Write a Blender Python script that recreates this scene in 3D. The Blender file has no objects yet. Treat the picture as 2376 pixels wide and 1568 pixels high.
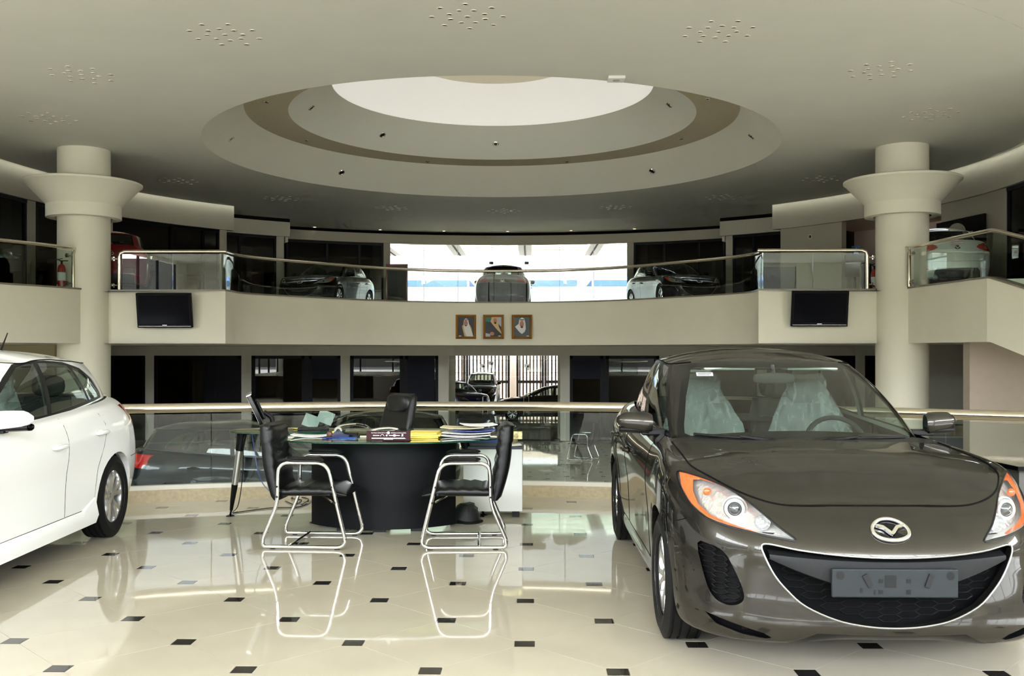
import bpy, bmesh, math, random
import numpy as np
from mathutils import Vector, Matrix
from mathutils.bvhtree import BVHTree

random.seed(7)
PI = math.pi
SC = bpy.context.scene
COL = SC.collection

# ------------------------------------------------------------------ camera
F_PX, HOR, CX, HC = 2300.0, 818.0, 1188.0, 1.445      # focal length / horizon row / centre column in a 2376x1568 frame, eye height
YAW = math.atan(43.0 / F_PX)
cam_data = bpy.data.cameras.new('camera')
cam = bpy.data.objects.new('camera', cam_data)
COL.objects.link(cam)
cam_data.sensor_fit = 'HORIZONTAL'
cam_data.sensor_width = 36.0
cam_data.lens = 36.0 * F_PX / 2376.0
cam_data.shift_y = (HOR - 784.0) / 2376.0
cam_data.clip_start = 0.05
cam_data.clip_end = 400
cam.location = (0, 0, HC)
cam.rotation_euler = (PI / 2, 0, YAW)
SC.camera = cam

# ------------------------------------------------------------------ world + view
SC.view_settings.view_transform = 'Standard'
SC.view_settings.look = 'None'
SC.view_settings.gamma = 1.0
SC.view_settings.exposure = 0.0
SC.view_settings.use_curve_mapping = False
WORLD_STRENGTH = 25.0
w = bpy.data.worlds.new('world')
SC.world = w
w.use_nodes = True
_bg = w.node_tree.nodes['Background']
_bg.inputs[0].default_value = (0.93, 0.99, 1.05, 1)
_bg.inputs[1].default_value = WORLD_STRENGTH
try:
    w.cycles.sampling_method = 'MANUAL'
    w.cycles.sample_map_resolution = 64
except Exception:
    pass
# daylight enters through the glazed street front behind the camera: sampling portals sit there and in the added side openings
for _n, _loc, _rot, _sx, _sy2 in (('front_glazing_portal', (-0.5, -6.05, 2.95), (PI / 2, 0, 0), 27.6, 5.6), ('left_added_portal', (-17.48, 1.25, 2.95), (PI / 2, 0, -PI / 2), 11.4, 5.6),
                               ('right_added_portal', (16.48, 1.25, 2.95), (PI / 2, 0, PI / 2), 11.4, 5.6)):
    _pl = bpy.data.lights.new(_n, 'AREA')
    _pl.shape = 'RECTANGLE'; _pl.size = _sx; _pl.size_y = _sy2
    _pl.cycles.is_portal = True
    _po = bpy.data.objects.new(_n, _pl)
    COL.objects.link(_po); _po.location = _loc; _po.rotation_euler = _rot
SC.cycles.use_denoising = True
SC.cycles.max_bounces = 8
SC.cycles.diffuse_bounces = 4
SC.cycles.glossy_bounces = 4
SC.cycles.transmission_bounces = 4
SC.cycles.transparent_max_bounces = 20
SC.cycles.use_adaptive_sampling = True
SC.cycles.adaptive_threshold = 0.1
SC.cycles.adaptive_min_samples = 20
SC.cycles.light_sampling_threshold = 0.03
SC.cycles.sample_clamp_indirect = 6.0
SC.cycles.caustics_reflective = False
SC.cycles.caustics_refractive = False

# ------------------------------------------------------------------ pixel -> place helpers (frame 2376x1568)
_cy, _sy = math.cos(YAW), math.sin(YAW)
def ray(u, v):
    a = (u - CX) / F_PX
    return (a * _cy - _sy, a * _sy + _cy, (HOR - v) / F_PX)
def P(u, v, Y):
    d = ray(u, v); k = Y / d[1]
    return Vector((d[0] * k, Y, HC + d[2] * k))
def U(u, Y):
    d = ray(u, HOR); return d[0] / d[1] * Y
def PZ(u, v, z):
    d = ray(u, v); k = (z - HC) / d[2]
    return Vector((d[0] * k, d[1] * k, z))

# ------------------------------------------------------------------ materials
def lin(c):
    c = c / 255.0
    return c / 12.92 if c <= 0.04045 else ((c + 0.055) / 1.055) ** 2.4
def rgb(r, g, b): return (lin(r), lin(g), lin(b), 1.0)
MATS = {}
def pbr(name, col, rough=0.5, metal=0.0, coat=0.0, spec=0.5, var=0.0, vscale=6.0, bump=0.0, bscale=60.0, emit=None, estr=0.0,
        coat_rough=0.03, aniso=False, ior=1.5, stretch=None):
    m = bpy.data.materials.new(name); m.use_nodes = True
    nt = m.node_tree; b = nt.nodes['Principled BSDF']
    b.inputs['Base Color'].default_value = col
    b.inputs['Roughness'].default_value = rough
    b.inputs['Metallic'].default_value = metal
    b.inputs['Coat Weight'].default_value = coat
    b.inputs['Coat Roughness'].default_value = coat_rough
    b.inputs['Specular IOR Level'].default_value = spec
    b.inputs['IOR'].default_value = ior
    if emit is not None:
        b.inputs['Emission Color'].default_value = emit
        b.inputs['Emission Strength'].default_value = estr
    if var > 0 or bump > 0:
        tc = nt.nodes.new('ShaderNodeTexCoord')
        mp = nt.nodes.new('ShaderNodeMapping')
        if stretch: mp.inputs['Scale'].default_value = stretch
        nt.links.new(tc.outputs['Object'], mp.inputs['Vector'])
        if var > 0:
            n = nt.nodes.new('ShaderNodeTexNoise'); n.inputs['Scale'].default_value = vscale
            n.inputs['Detail'].default_value = 4
            nt.links.new(mp.outputs['Vector'], n.inputs['Vector'])
            r = nt.nodes.new('ShaderNodeValToRGB')
            lo = [max(0, c * (1 - var)) for c in col[:3]] + [1]
            hi = [min(1, c * (1 + var)) for c in col[:3]] + [1]
            r.color_ramp.elements[0].position = 0.3; r.color_ramp.elements[0].color = lo
            r.color_ramp.elements[1].position = 0.7; r.color_ramp.elements[1].color = hi
            nt.links.new(n.outputs['Fac'], r.inputs['Fac'])
            nt.links.new(r.outputs['Color'], b.inputs['Base Color'])
        if bump > 0:
            n2 = nt.nodes.new('ShaderNodeTexNoise'); n2.inputs['Scale'].default_value = bscale
            n2.inputs['Detail'].default_value = 3
            nt.links.new(mp.outputs['Vector'], n2.inputs['Vector'])
            bp = nt.nodes.new('ShaderNodeBump'); bp.inputs['Strength'].default_value = bump
            bp.inputs['Distance'].default_value = 0.01
            nt.links.new(n2.outputs['Fac'], bp.inputs['Height'])
            nt.links.new(bp.outputs['Normal'], b.inputs['Normal'])
    MATS[name] = m
    return m
def sheet_glass(name, tint, refl=1.0, rough=0.0, ior=1.5):
    """thin pane: clear see-through mixed with mirror reflection by Fresnel"""
    m = bpy.data.materials.new(name); m.use_nodes = True
    nt = m.node_tree; nt.nodes.clear()
    out = nt.nodes.new('ShaderNodeOutputMaterial')
    tr = nt.nodes.new('ShaderNodeBsdfTransparent'); tr.inputs[0].default_value = tint
    gl = nt.nodes.new('ShaderNodeBsdfGlossy'); gl.inputs['Roughness'].default_value = rough
    gl.inputs['Color'].default_value = (refl, refl, refl, 1)
    fr = nt.nodes.new('ShaderNodeFresnel')
    ge = nt.nodes.new('ShaderNodeNewGeometry'); mr = nt.nodes.new('ShaderNodeMapRange')     # the far face of a thin pane reflects like the near one
    mr.inputs['To Min'].default_value = ior; mr.inputs['To Max'].default_value = 1.0 / ior
    nt.links.new(ge.outputs['Backfacing'], mr.inputs['Value']); nt.links.new(mr.outputs[0], fr.inputs['IOR'])
    mx = nt.nodes.new('ShaderNodeMixShader')
    nt.links.new(fr.outputs[0], mx.inputs[0]); nt.links.new(tr.outputs[0], mx.inputs[1]); nt.links.new(gl.outputs[0], mx.inputs[2])
    nt.links.new(mx.outputs[0], out.inputs[0])
    MATS[name] = m
    return m

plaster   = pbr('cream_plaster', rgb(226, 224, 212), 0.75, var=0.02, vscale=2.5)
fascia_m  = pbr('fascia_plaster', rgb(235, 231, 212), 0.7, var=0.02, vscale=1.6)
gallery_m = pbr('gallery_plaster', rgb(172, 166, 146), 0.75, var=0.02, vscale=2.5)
ceil_m    = pbr('ceiling_plaster', rgb(214, 213, 202), 0.8, var=0.02, vscale=1.2)
band_m    = pbr('ceiling_band_plaster', rgb(218, 216, 202), 0.8, var=0.02, vscale=1.0)
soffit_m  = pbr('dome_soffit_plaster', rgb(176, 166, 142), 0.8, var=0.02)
sky_m     = pbr('frosted_skylight', rgb(240, 238, 228), 0.5, emit=(1.0, 0.98, 0.92, 1), estr=0.5)
darkgap   = pbr('shadow_gap_black', rgb(8, 8, 8), 0.9, spec=0.1)
tile_m    = pbr('polished_cream_tile', rgb(182, 174, 157), 0.035, spec=0.75, var=0.035, vscale=3.0)
inset_m   = pbr('dark_granite_inset', rgb(38, 35, 32), 0.05, spec=0.6, var=0.35, vscale=60)
grout_m   = pbr('grout', rgb(150, 142, 122), 0.6)
lowtile_m = pbr('polished_lower_tile', rgb(222, 216, 200), 0.03, spec=0.9, var=0.04, vscale=3.0)
upfloor_m = pbr('upper_floor_stone', rgb(140, 134, 118), 0.1, var=0.05)
kerb_m    = pbr('beige_stone_kerb', rgb(178, 164, 134), 0.35, var=0.12, vscale=30)
cap_m     = pbr('grey_stone_cap', rgb(120, 112, 95), 0.35, var=0.1, vscale=40)
steel     = pbr('brushed_steel', rgb(214, 205, 188), 0.13, metal=1.0)
chrome    = pbr('chrome', rgb(236, 236, 234), 0.045, metal=1.0)
alu       = pbr('satin_aluminium', rgb(200, 200, 198), 0.3, metal=1.0)
frame_m   = pbr('dark_frame', rgb(9, 10, 18), 0.4, spec=0.15)
navy_m    = pbr('navy_door_panel', rgb(12, 15, 30), 0.45, spec=0.15)
office_m  = pbr('office_wall_olive', rgb(120, 114, 84), 0.8)
black_pl  = pbr('black_plastic', rgb(10, 10, 11), 0.4, spec=0.2)
black_gl  = pbr('black_gloss', rgb(4, 5, 8), 0.08, spec=0.25)
black_mt  = pbr('black_matte', rgb(12, 12, 12), 0.75, spec=0.2)
rubber    = pbr('rubber', rgb(14, 14, 14), 0.62, spec=0.2, bump=0.1, bscale=200)
leather   = pbr('black_leather', rgb(6, 6, 6), 0.36, spec=0.28, bump=0.12, bscale=45)
white_lac = pbr('white_laminate', rgb(232, 232, 228), 0.3, var=0.01)
paper_m   = pbr('paper', rgb(236, 236, 236), 0.7)
red_m     = pbr('red_enamel', rgb(150, 14, 16), 0.25, coat=0.6)
gold_m    = pbr('gold_frame', rgb(150, 102, 34), 0.4, metal=0.6, var=0.5, vscale=90, bump=0.6, bscale=160)
pane_rail = sheet_glass('railing_glass', (0.84, 0.89, 0.86, 1), ior=1.48)
pane_clear= sheet_glass('clear_window_glass', (0.95, 0.97, 0.95, 1), ior=1.4)
pane_dark = sheet_glass('tinted_office_glass', (0.30, 0.32, 0.28, 1), ior=1.45)
table_gl  = sheet_glass('table_top_glass', (0.62, 0.78, 0.70, 1), ior=1.6)
edge_gl   = pbr('green_glass_edge', rgb(18, 60, 44), 0.05, spec=0.8)

# ------------------------------------------------------------------ mesh builder
class MB:
    def __init__(s): s.v = []; s.f = []; s.m = []
    def add(s, vs, fs, mi=0):
        k = len(s.v); s.v.extend([tuple(p) for p in vs])
        s.f.extend([tuple(i + k for i in f) for f in fs]); s.m.extend([mi] * len(fs)); return s
    def box(s, x0, x1, y0, y1, z0, z1, mi=0, mat=None):
        vs = [Vector((x, y, z)) for z in (z0, z1) for y in (y0, y1) for x in (x0, x1)]
        if mat is not None: vs = [mat @ p for p in vs]
        return s.add(vs, [(0, 2, 3, 1), (4, 5, 7, 6), (0, 1, 5, 4), (2, 6, 7, 3), (0, 4, 6, 2), (1, 3, 7, 5)], mi)
    def prism(s, poly, z0, z1, mi=0, mat=None):
        n = len(poly)
        vs = [Vector((p[0], p[1], z0)) for p in poly] + [Vector((p[0], p[1], z1)) for p in poly]
        if mat is not None: vs = [mat @ p for p in vs]
        fs = [tuple(range(n - 1, -1, -1)), tuple(range(n, 2 * n))] + [(i, (i + 1) % n, n + (i + 1) % n, n + i) for i in range(n)]
        return s.add(vs, fs, mi)
    def lathe(s, prof, n=32, mi=0, mat=None, close=False):
        """prof: list of (r, z) turned about z"""
        vs = []; fs = []; k = len(prof)
        for i in range(n):
            a = 2 * PI * i / n; c, sn = math.cos(a), math.sin(a)
            for r, z in prof: vs.append(Vector((r * c, r * sn, z)))
        if mat is not None: vs = [mat @ p for p in vs]
        m = k if close else k - 1
        for i in range(n):
            j = (i + 1) % n
            for q in range(m):
                q2 = (q + 1) % k
                fs.append((i * k + q, j * k + q, j * k + q2, i * k + q2))
        return s.add(vs, fs, mi)
    def tube(s, path, r, n=8, closed=False, mi=0, caps=True):
        pts = [Vector(p) for p in path]; k = len(pts)
        if k < 2: return s
        rs = r if isinstance(r, (list, tuple)) else [r] * k
        up = None; vs = []
        for i in range(k):
            if closed: t = pts[(i + 1) % k] - pts[i - 1]
            else: t = pts[min(i + 1, k - 1)] - pts[max(i - 1, 0)]
            if t.length < 1e-9: t = Vector((0, 0, 1))
            t.normalize()
            if up is None:
                up = Vector((0, 0, 1)) if abs(t.z) < 0.9 else Vector((1, 0, 0))
            a = up - t * up.dot(t)
            if a.length < 1e-6: a = t.orthogonal()
            a.normalize(); b = t.cross(a); up = a
            for j in range(n):
                q = 2 * PI * j / n
                vs.append(pts[i] + (a * math.cos(q) + b * math.sin(q)) * rs[i])
        fs = []
        for i in range(k if closed else k - 1):
            i2 = (i + 1) % k
            for j in range(n):
                j2 = (j + 1) % n
                fs.append((i * n + j, i * n + j2, i2 * n + j2, i2 * n + j))
        if caps and not closed:
            fs.append(tuple(range(n - 1, -1, -1))); fs.append(tuple((k - 1) * n + j for j in range(n)))
        return s.add(vs, fs, mi)
    def grid(s, rows, mi=0, closed_u=False, closed_v=False):
        """rows: list of equally long point lists"""
        R = len(rows); C = len(rows[0]); vs = [p for r in rows for p in r]; fs = []
        for i in range(R if closed_u else R - 1):
            i2 = (i + 1) % R
            for j in range(C if closed_v else C - 1):
                j2 = (j + 1) % C
                fs.append((i * C + j, i * C + j2, i2 * C + j2, i2 * C + j))
        return s.add(vs, fs, mi)
    def ellipsoid(s, c, r, n=16, m=10, mi=0, p=1.0):
        rows = []
        def sp(x): return math.copysign(abs(x) ** p, x)
        for i in range(m + 1):
            t = -PI / 2 + PI * i / m
            rows.append([Vector((c[0] + r[0] * sp(math.cos(t)) * sp(math.cos(2 * PI * j / n)),
                                 c[1] + r[1] * sp(math.cos(t)) * sp(math.sin(2 * PI * j / n)),
                                 c[2] + r[2] * sp(math.sin(t)))) for j in range(n)])
        return s.grid(rows, mi, closed_v=True)
    def mesh(s, name):
        me = bpy.data.meshes.new(name); me.from_pydata(s.v, [], s.f); return me
    def build(s, name, mats, parent=None, smooth=False, angle=35, bevel=0.0, bseg=2, weld=False):
        me = s.mesh(name)
        if not isinstance(mats, (list, tuple)): mats = [mats]
        for m in mats: me.materials.append(m)
        if len(mats) > 1: me.polygons.foreach_set('material_index', s.m)
        if weld:
            b = bmesh.new(); b.from_mesh(me); bmesh.ops.remove_doubles(b, verts=b.verts, dist=1e-5)
            bmesh.ops.recalc_face_normals(b, faces=b.faces); b.to_mesh(me); b.free()
        if smooth:
            me.polygons.foreach_set('use_smooth', [True] * len(me.polygons))
            me.update()
            me.set_sharp_from_angle(angle=math.radians(angle))
        me.update()
        o = bpy.data.objects.new(name, me); COL.objects.link(o)
        if parent is not None: o.parent = parent
        if bevel > 0:
            bm = o.modifiers.new('edge', 'BEVEL'); bm.width = bevel; bm.segments = bseg; bm.limit_method = 'ANGLE'
            bm.angle_limit = math.radians(40)
        return o
def tag(o, label=None, cat=None, group=None, kind=None):
    if label: o['label'] = label
    if cat: o['category'] = cat
    if group: o['group'] = group
    if kind: o['kind'] = kind
    return o
def thing(name, label, cat, loc=(0, 0, 0), rz=0.0, group=None, kind=None):
    o = bpy.data.objects.new(name, None); COL.objects.link(o)
    o.empty_display_size = 0.1
    o.location = loc; o.rotation_euler = (0, 0, rz)
    return tag(o, label, cat, group, kind)
def struct(o, label=None): return tag(o, label, None, None, 'structure')
def inst(src, name=None, parent=None, loc=None, rot=None):
    c = src.copy(); COL.objects.link(c)
    if name: c.name = name
    c.parent = parent
    if loc is not None: c.location = loc
    if rot is not None: c.rotation_euler = rot
    return c
def copy_tree(o, parent=None):
    c = o.copy(); COL.objects.link(c); c.parent = parent
    for ch in o.children:
        if ch is not c: copy_tree(ch, c)
    return c
def smooth_path(pts, n=6, closed=False):
    """Catmull-Rom through points"""
    pts = [Vector(p) for p in pts]; k = len(pts); out = []
    rng = range(k if closed else k - 1)
    for i in rng:
        if closed: p0, p1, p2, p3 = pts[i - 1], pts[i], pts[(i + 1) % k], pts[(i + 2) % k]
        else: p0, p1, p2, p3 = pts[max(i - 1, 0)], pts[i], pts[i + 1], pts[min(i + 2, k - 1)]
        for j in range(n):
            t = j / n
            out.append(0.5 * ((2 * p1) + (p2 - p0) * t + (2 * p0 - 5 * p1 + 4 * p2 - p3) * t * t + (3 * p1 - p0 - 3 * p2 + p3) * t ** 3))
    if not closed: out.append(pts[-1])
    return out
def round_path(pts, r, n=6, closed=False):
    """polyline with rounded corners"""
    pts = [Vector(p) for p in pts]; k = len(pts); out = []
    for i in range(k):
        if not closed and i in (0, k - 1): out.append(pts[i]); continue
        a, b, c = pts[i - 1], pts[i], pts[(i + 1) % k]
        d1 = (a - b); d2 = (c - b); l = min(r, d1.length * 0.45, d2.length * 0.45)
        p, q = b + d1.normalized() * l, b + d2.normalized() * l
        for j in range(n + 1):
            t = j / n
            out.append(p * (1 - t) ** 2 + b * 2 * t * (1 - t) + q * t * t)
    return out
# =================================================================== THE BUILDING
C0 = Vector((-0.85, 22.5, 0)); ZC = 5.97; ZLOW = -1.4; ZUP = 2.80; ZF0, ZF1 = 1.65, 2.82
def pol(r, a, z=0.0):          # a: degrees clockwise from +Y seen from above, about the rotunda axis
    return Vector((C0.x + r * math.sin(math.radians(a)), C0.y + r * math.cos(math.radians(a)), z))
def ang_at(u, r):              # bearing at which the sight line through column u meets the far side of the circle of radius r
    d = ray(u, HOR); dx, dy = d[0], d[1]; L = math.hypot(dx, dy); dx /= L; dy /= L
    b = dx * (-C0.x) + dy * (-C0.y); c = C0.x ** 2 + C0.y ** 2 - r * r
    t = -b + math.sqrt(max(0, b * b - c))
    return math.degrees(math.atan2(dx * t - C0.x, dy * t - C0.y))
def rect_out(a, x0=-17.5, x1=16.5, y0=-6.0, y1=41.0):
    s, c = math.sin(math.radians(a)), math.cos(math.radians(a)); t = 1e9
    if s > 1e-9: t = min(t, (x1 - C0.x) / s)
    if s < -1e-9: t = min(t, (x0 - C0.x) / s)
    if c > 1e-9: t = min(t, (y1 - C0.y) / c)
    if c < -1e-9: t = min(t, (y0 - C0.y) / c)
    return t

# ---- platform floor (the level the two big cars stand on): tiles and dark corner insets
PC = Vector((-0.85, 1.23, 0)); PR = 8.72
slab = MB()
arc = [(PC.x + (PR + 0.34) * math.sin(math.radians(a)), PC.y + (PR + 0.34) * math.cos(math.radians(a))) for a in range(-90, 91, 3)]
poly = [(-17.5, -6.0)] + [(-17.5, PC.y)] + arc + [(16.5, PC.y), (16.5, -6.0)]
slab.prism(poly[::-1], ZLOW, -0.006)
floor = struct(slab.build('floor', grout_m), 'cream polished tile floor with small dark corner insets')
A2 = 0.426; HI = 0.05
base = (-0.4556, 4.497)
def clip_circle(poly2, R):
    out = poly2
    cx = sum(p[0] for p in poly2) / len(poly2) - PC.x; cy = sum(p[1] for p in poly2) / len(poly2) - PC.y
    L = math.hypot(cx, cy); n = (cx / L, cy / L); res = []
    for i in range(len(out)):
        p, q = out[i], out[(i + 1) % len(out)]
        dp = (p[0] - PC.x) * n[0] + (p[1] - PC.y) * n[1] - R; dq = (q[0] - PC.x) * n[0] + (q[1] - PC.y) * n[1] - R
        if dp <= 0: res.append(p)
        if (dp < 0) != (dq < 0):
            t = dp / (dp - dq); res.append((p[0] + (q[0] - p[0]) * t, p[1] + (q[1] - p[1]) * t))
    return res
g = 0.0016
oct8 = [(A2 - HI - g, -HI), (A2 - HI - g, HI), (HI, A2 - HI - g), (-HI, A2 - HI - g), (-(A2 - HI - g), HI), (-(A2 - HI - g), -HI), (-HI, -(A2 - HI - g)), (HI, -(A2 - HI - g))]
sq4 = [(-HI + g, -HI + g), (HI - g, -HI + g), (HI - g, HI - g), (-HI + g, HI - g)]
def slab_mesh(name, poly2, mat, h=0.012):
    m = MB(); m.prism(poly2, -h, 0.0); me = m.mesh(name); me.materials.append(mat); return me
tile_me = slab_mesh('tile', oct8, tile_m); inset_me = slab_mesh('inset', sq4, inset_m)
def lay(i, j, kind, z=0.0, parent=None, R=PR + 0.04, tm=None, im=None, jitter=0.00035):
    x = base[0] + (i + j) * A2 + (A2 if kind == 't' else 0); y = base[1] + (i - j) * A2
    o = None
    d = math.hypot(x - PC.x, y - PC.y)
    shape = oct8 if kind == 't' else sq4
    if R is not None:
        if d - A2 > R: return
        if max(math.hypot(x + p[0] - PC.x, y + p[1] - PC.y) for p in shape) > R:
            pl = clip_circle([(x + p[0], y + p[1]) for p in shape], R)
            if len(pl) < 3: return
            pl = [(p[0] - x, p[1] - y) for p in pl]
            me = slab_mesh('tile', pl, tile_m if kind == 't' else inset_m)
        else: me = tile_me if kind == 't' else inset_me
    else: me = tm if kind == 't' else im
    o = bpy.data.objects.new('tile' if kind == 't' else 'inset', me); COL.objects.link(o); o.parent = parent
    o.location = (x, y, z)
    if kind == 't': o.rotation_euler = (random.uniform(-1, 1) * jitter, random.uniform(-1, 1) * jitter, 0)
nt = ni = 0
for i in range(-16, 18):
    for j in range(-16, 18):
        for k in 'ti':
            x = base[0] + (i + j) * A2 + (A2 if k == 't' else 0); y = base[1] + (i - j) * A2
            if y < 3.3 or y > 10.6 or abs(x + 0.1) > 0.56 * y + 1.5: continue
            if k == 't': nt += 1
            else: ni += 1
            lay(i, j, k, 0.0, floor)
# the rest of the same floor behind and beside the view, laid in one piece
m = MB()
m.add([(-17.5, -6, -0.004), (16.5, -6, -0.004), (16.5, 3.0, -0.004), (-17.5, 3.0, -0.004)], [(0, 1, 2, 3)])
for sg in (-1, 1):
    ring = [(PC.x + sg * math.sqrt(max(0, PR ** 2 - (y - PC.y) ** 2)), y) for y in [2.9 + 0.3 * k for k in range(25)] if abs(y - PC.y) < PR]
    ring = [(x, y) for x, y in ring if (x - PC.x) * sg > (0.56 * y + 1.1 - 0.1 * sg)]
    inn = [(-0.1 + sg * (0.56 * y + 1.1), y) for x, y in ring]
    m.grid([[Vector((a[0], a[1], -0.004)), Vector((b[0], b[1], -0.004))] for a, b in zip(ring, inn)])
o = m.build('tile_field', tile_m, floor); o['kind'] = 'stuff'; print('tiles', nt, ni)

# ---- lower floor
m = MB(); m.box(-17.5, 16.5, -6, 70, ZLOW - 0.2, ZLOW - 0.008)
flow = struct(m.build('floor_lower', grout_m), 'glossy lower floor beyond the glass railing')
low_t = slab_mesh('tile', oct8, lowtile_m); low_i = slab_mesh('inset', sq4, inset_m)
for i in range(0, 80):
    for j in range(-60, 40):
        for k in 'ti':
            x = base[0] + (i + j) * A2 + (A2 if k == 't' else 0); y = base[1] + (i - j) * A2
            if y < 19.6 or y > 31.7 or x < -1.9 or x > 3.6: continue
            lay(i, j, k, ZLOW, flow, R=None, tm=low_t, im=low_i, jitter=0.0006)
m = MB()
for x0, x1, y0, y1 in ((-17.5, 16.5, 9.0, 19.4), (-17.5, -2.1, 19.4, 32), (3.9, 16.5, 19.4, 32), (-17.5, 16.5, 32, 46)):
    m.add([(x0, y0, ZLOW - 0.002), (x1, y0, ZLOW - 0.002), (x1, y1, ZLOW - 0.002), (x0, y1, ZLOW - 0.002)], [(0, 1, 2, 3)])
o = m.build('tile_field', lowtile_m, flow); o['kind'] = 'stuff'

# ---- enclosing walls (mostly out of view), open glazed front behind the camera; side openings added for more light
for nm, x0, x1 in (('wall_left', -17.7, -17.5), ('wall_right', 16.5, 16.7)):
    m = MB()
    m.box(x0, x1, 7.0, 41, ZLOW, 6.4); m.box(x0, x1, -6, -4.5, ZLOW, 6.4); m.box(x0, x1, -4.5, 7, 5.8, 6.4); m.box(x0, x1, -4.5, 7, ZLOW, 0.1)
    ws = struct(m.build(nm, plaster))
    m = MB()
    for k in range(6): m.box(x0 + .05, x1 - .05, -4.5 + k * 2.3 - 0.05, -4.5 + k * 2.3 + 0.05, 0.1, 5.8)
    m.box(x0 + 0.05, x1 - 0.05, -4.5, 7, 2.9, 2.98)
    m.build('window_frame', frame_m, ws)
m = MB()
m.box(-17.5, -14.4, -6.2, -6.0, 0, 6.05); m.box(13.4, 16.5, -6.2, -6.0, 0, 6.05); m.box(-14.4, 13.4, -6.2, -6.0, 5.8, 6.05)
m.box(-14.4, 13.4, -6.2, -6.0, ZLOW, 0.1)
wf = struct(m.build('wall_front', plaster))
m = MB()
for k in range(13): m.box(-14.4 + k * 2.317 - 0.05, -14.4 + k * 2.317 + 0.05, -6.18, -6.04, 0.1, 5.8)
m.box(-14.4, 13.4, -6.17, -6.05, 2.9, 2.98)
m.build('window_frame', frame_m, wf)

# ---- ceiling: flat disc round the dome, shadow gap, outer ceiling
N = 144
def ring_rows(prof, a0=0, a1=360, n=N):
    return [[pol(r, a0 + (a1 - a0) * i / n, z) for r, z in prof] for i in range(n + 1)]
m = MB()
m.grid(ring_rows([(11.5, ZC), (6.33, ZC)]))
m.grid([[pol(rect_out(a), a, ZC), pol(11.5, a, ZC)] for a in [101 + 158 * i / 120 for i in range(121)]])
ceiling = struct(m.build('ceiling', ceil_m), 'flat cream ceiling disc around the round dome')
m = MB(); m.grid([[pol(11.5, a, ZC + 0.14), pol(11.5, a, ZC)] for a in range(-101, 102)]); m.build('disc_edge', ceil_m, ceiling, smooth=True)
m = MB()
m.grid([[pol(11.64, a, 6.04), pol(rect_out(a), a, 6.04)] for a in [-101 + 202 * i / 200 for i in range(201)]])
m.build('outer_ceiling', ceil_m, ceiling)
m = MB(); m.box(-17.6, 16.6, -6, 41, 6.36, 6.5)
m2 = MB()
m2.grid(ring_rows([(6.6, 6.36), (11.9, 6.36)])); m2.build('gap_lining', darkgap, ceiling)
m = MB(); m.grid(ring_rows([(6.33, ZC), (5.47, 6.71)])); m.build('lower_band', band_m, ceiling, smooth=True, angle=20)
m = MB(); m.grid(ring_rows([(5.47, 6.71), (4.54, 6.71)])); m.build('soffit_ring', soffit_m, ceiling, smooth=True)
m = MB(); m.grid(ring_rows([(4.54, 6.71), (3.61, 7.42)])); m.build('upper_band', ceil_m, ceiling, smooth=True)
m = MB(); m.grid(ring_rows([(3.61, 7.42), (2.7, 7.82), (1.85, 8.05)])); m.build('skylight', sky_m, ceiling, smooth=True)
m = MB(); m.grid(ring_rows([(1.85, 8.05), (0.01, 8.05)])); m.build('dome_cap', pbr('dome_cap_glow', rgb(236, 224, 196), 0.7, emit=(1, .9, .7, 1), estr=0.25), ceiling, smooth=True)  # faint warm glow added to the plaster cap, which is no lamp

# ---- recessed downlights: rings of seventeen round the dome
m = MB(); m.lathe([(0.030, 0.012), (0.030, -0.001), (0.043, -0.006), (0.046, 0.0), (0.046, 0.012)], 16, 0)
m.lathe([(0.0, -0.0005), (0.031, -0.0005)], 16, 1)
dl = m.build('downlight', [pbr('downlight_trim', rgb(226, 222, 205), 0.25, metal=0.3), pbr('downlight_recess', rgb(120, 112, 92), 0.25, metal=0.8)], smooth=True)
pat = [(0, 0)] + [(0.48, 45 * k) for k in range(8)] + [(0.255, 22.5 + 45 * k) for k in range(8)]
where = {0: 'over the middle of the balcony', 180: 'nearest the top edge of the picture', 157.5: 'just right of the top middle cluster',
         202.5: 'just left of the top middle cluster', 135: 'in the upper right ceiling corner', 225: 'in the upper left ceiling corner',
         112.5: 'in front of the right column capital', 247.5: 'in front of the left column capital', 67.5: 'behind the right column capital',
         292.5: 'behind the left column capital', 45: 'over the right wall screen', 315: 'over the left wall screen',
         22.5: 'far back, right of the middle', 337.5: 'far back, left of the middle'}
first = True
for a, txt in where.items():
    c = pol(9.15, a, ZC)
    for r, t in pat:
        q = math.radians(t - a)
        loc = (c.x + r * math.cos(q), c.y + r * math.sin(q), ZC)
        o = dl if first else inst(dl)
        first = False
        o.location = loc
        tag(o, 'small recessed downlight of the ceiling cluster ' + txt, 'downlight', 'downlight cluster ' + txt)
for (r, a, txt) in ((12.6, 97, 'beyond the right column, by the outer wall'), (12.6, -97, 'beyond the left column, by the outer wall')):
    c = pol(r, a, 6.04)
    for rr, t in pat:
        q = math.radians(t - a)
        o = inst(dl, loc=(c.x + rr * math.cos(q), c.y + rr * math.sin(q), 6.04))
        tag(o, 'small round downlight in the outer ceiling cluster ' + txt, 'downlight', 'outer downlight cluster ' + txt)

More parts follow.
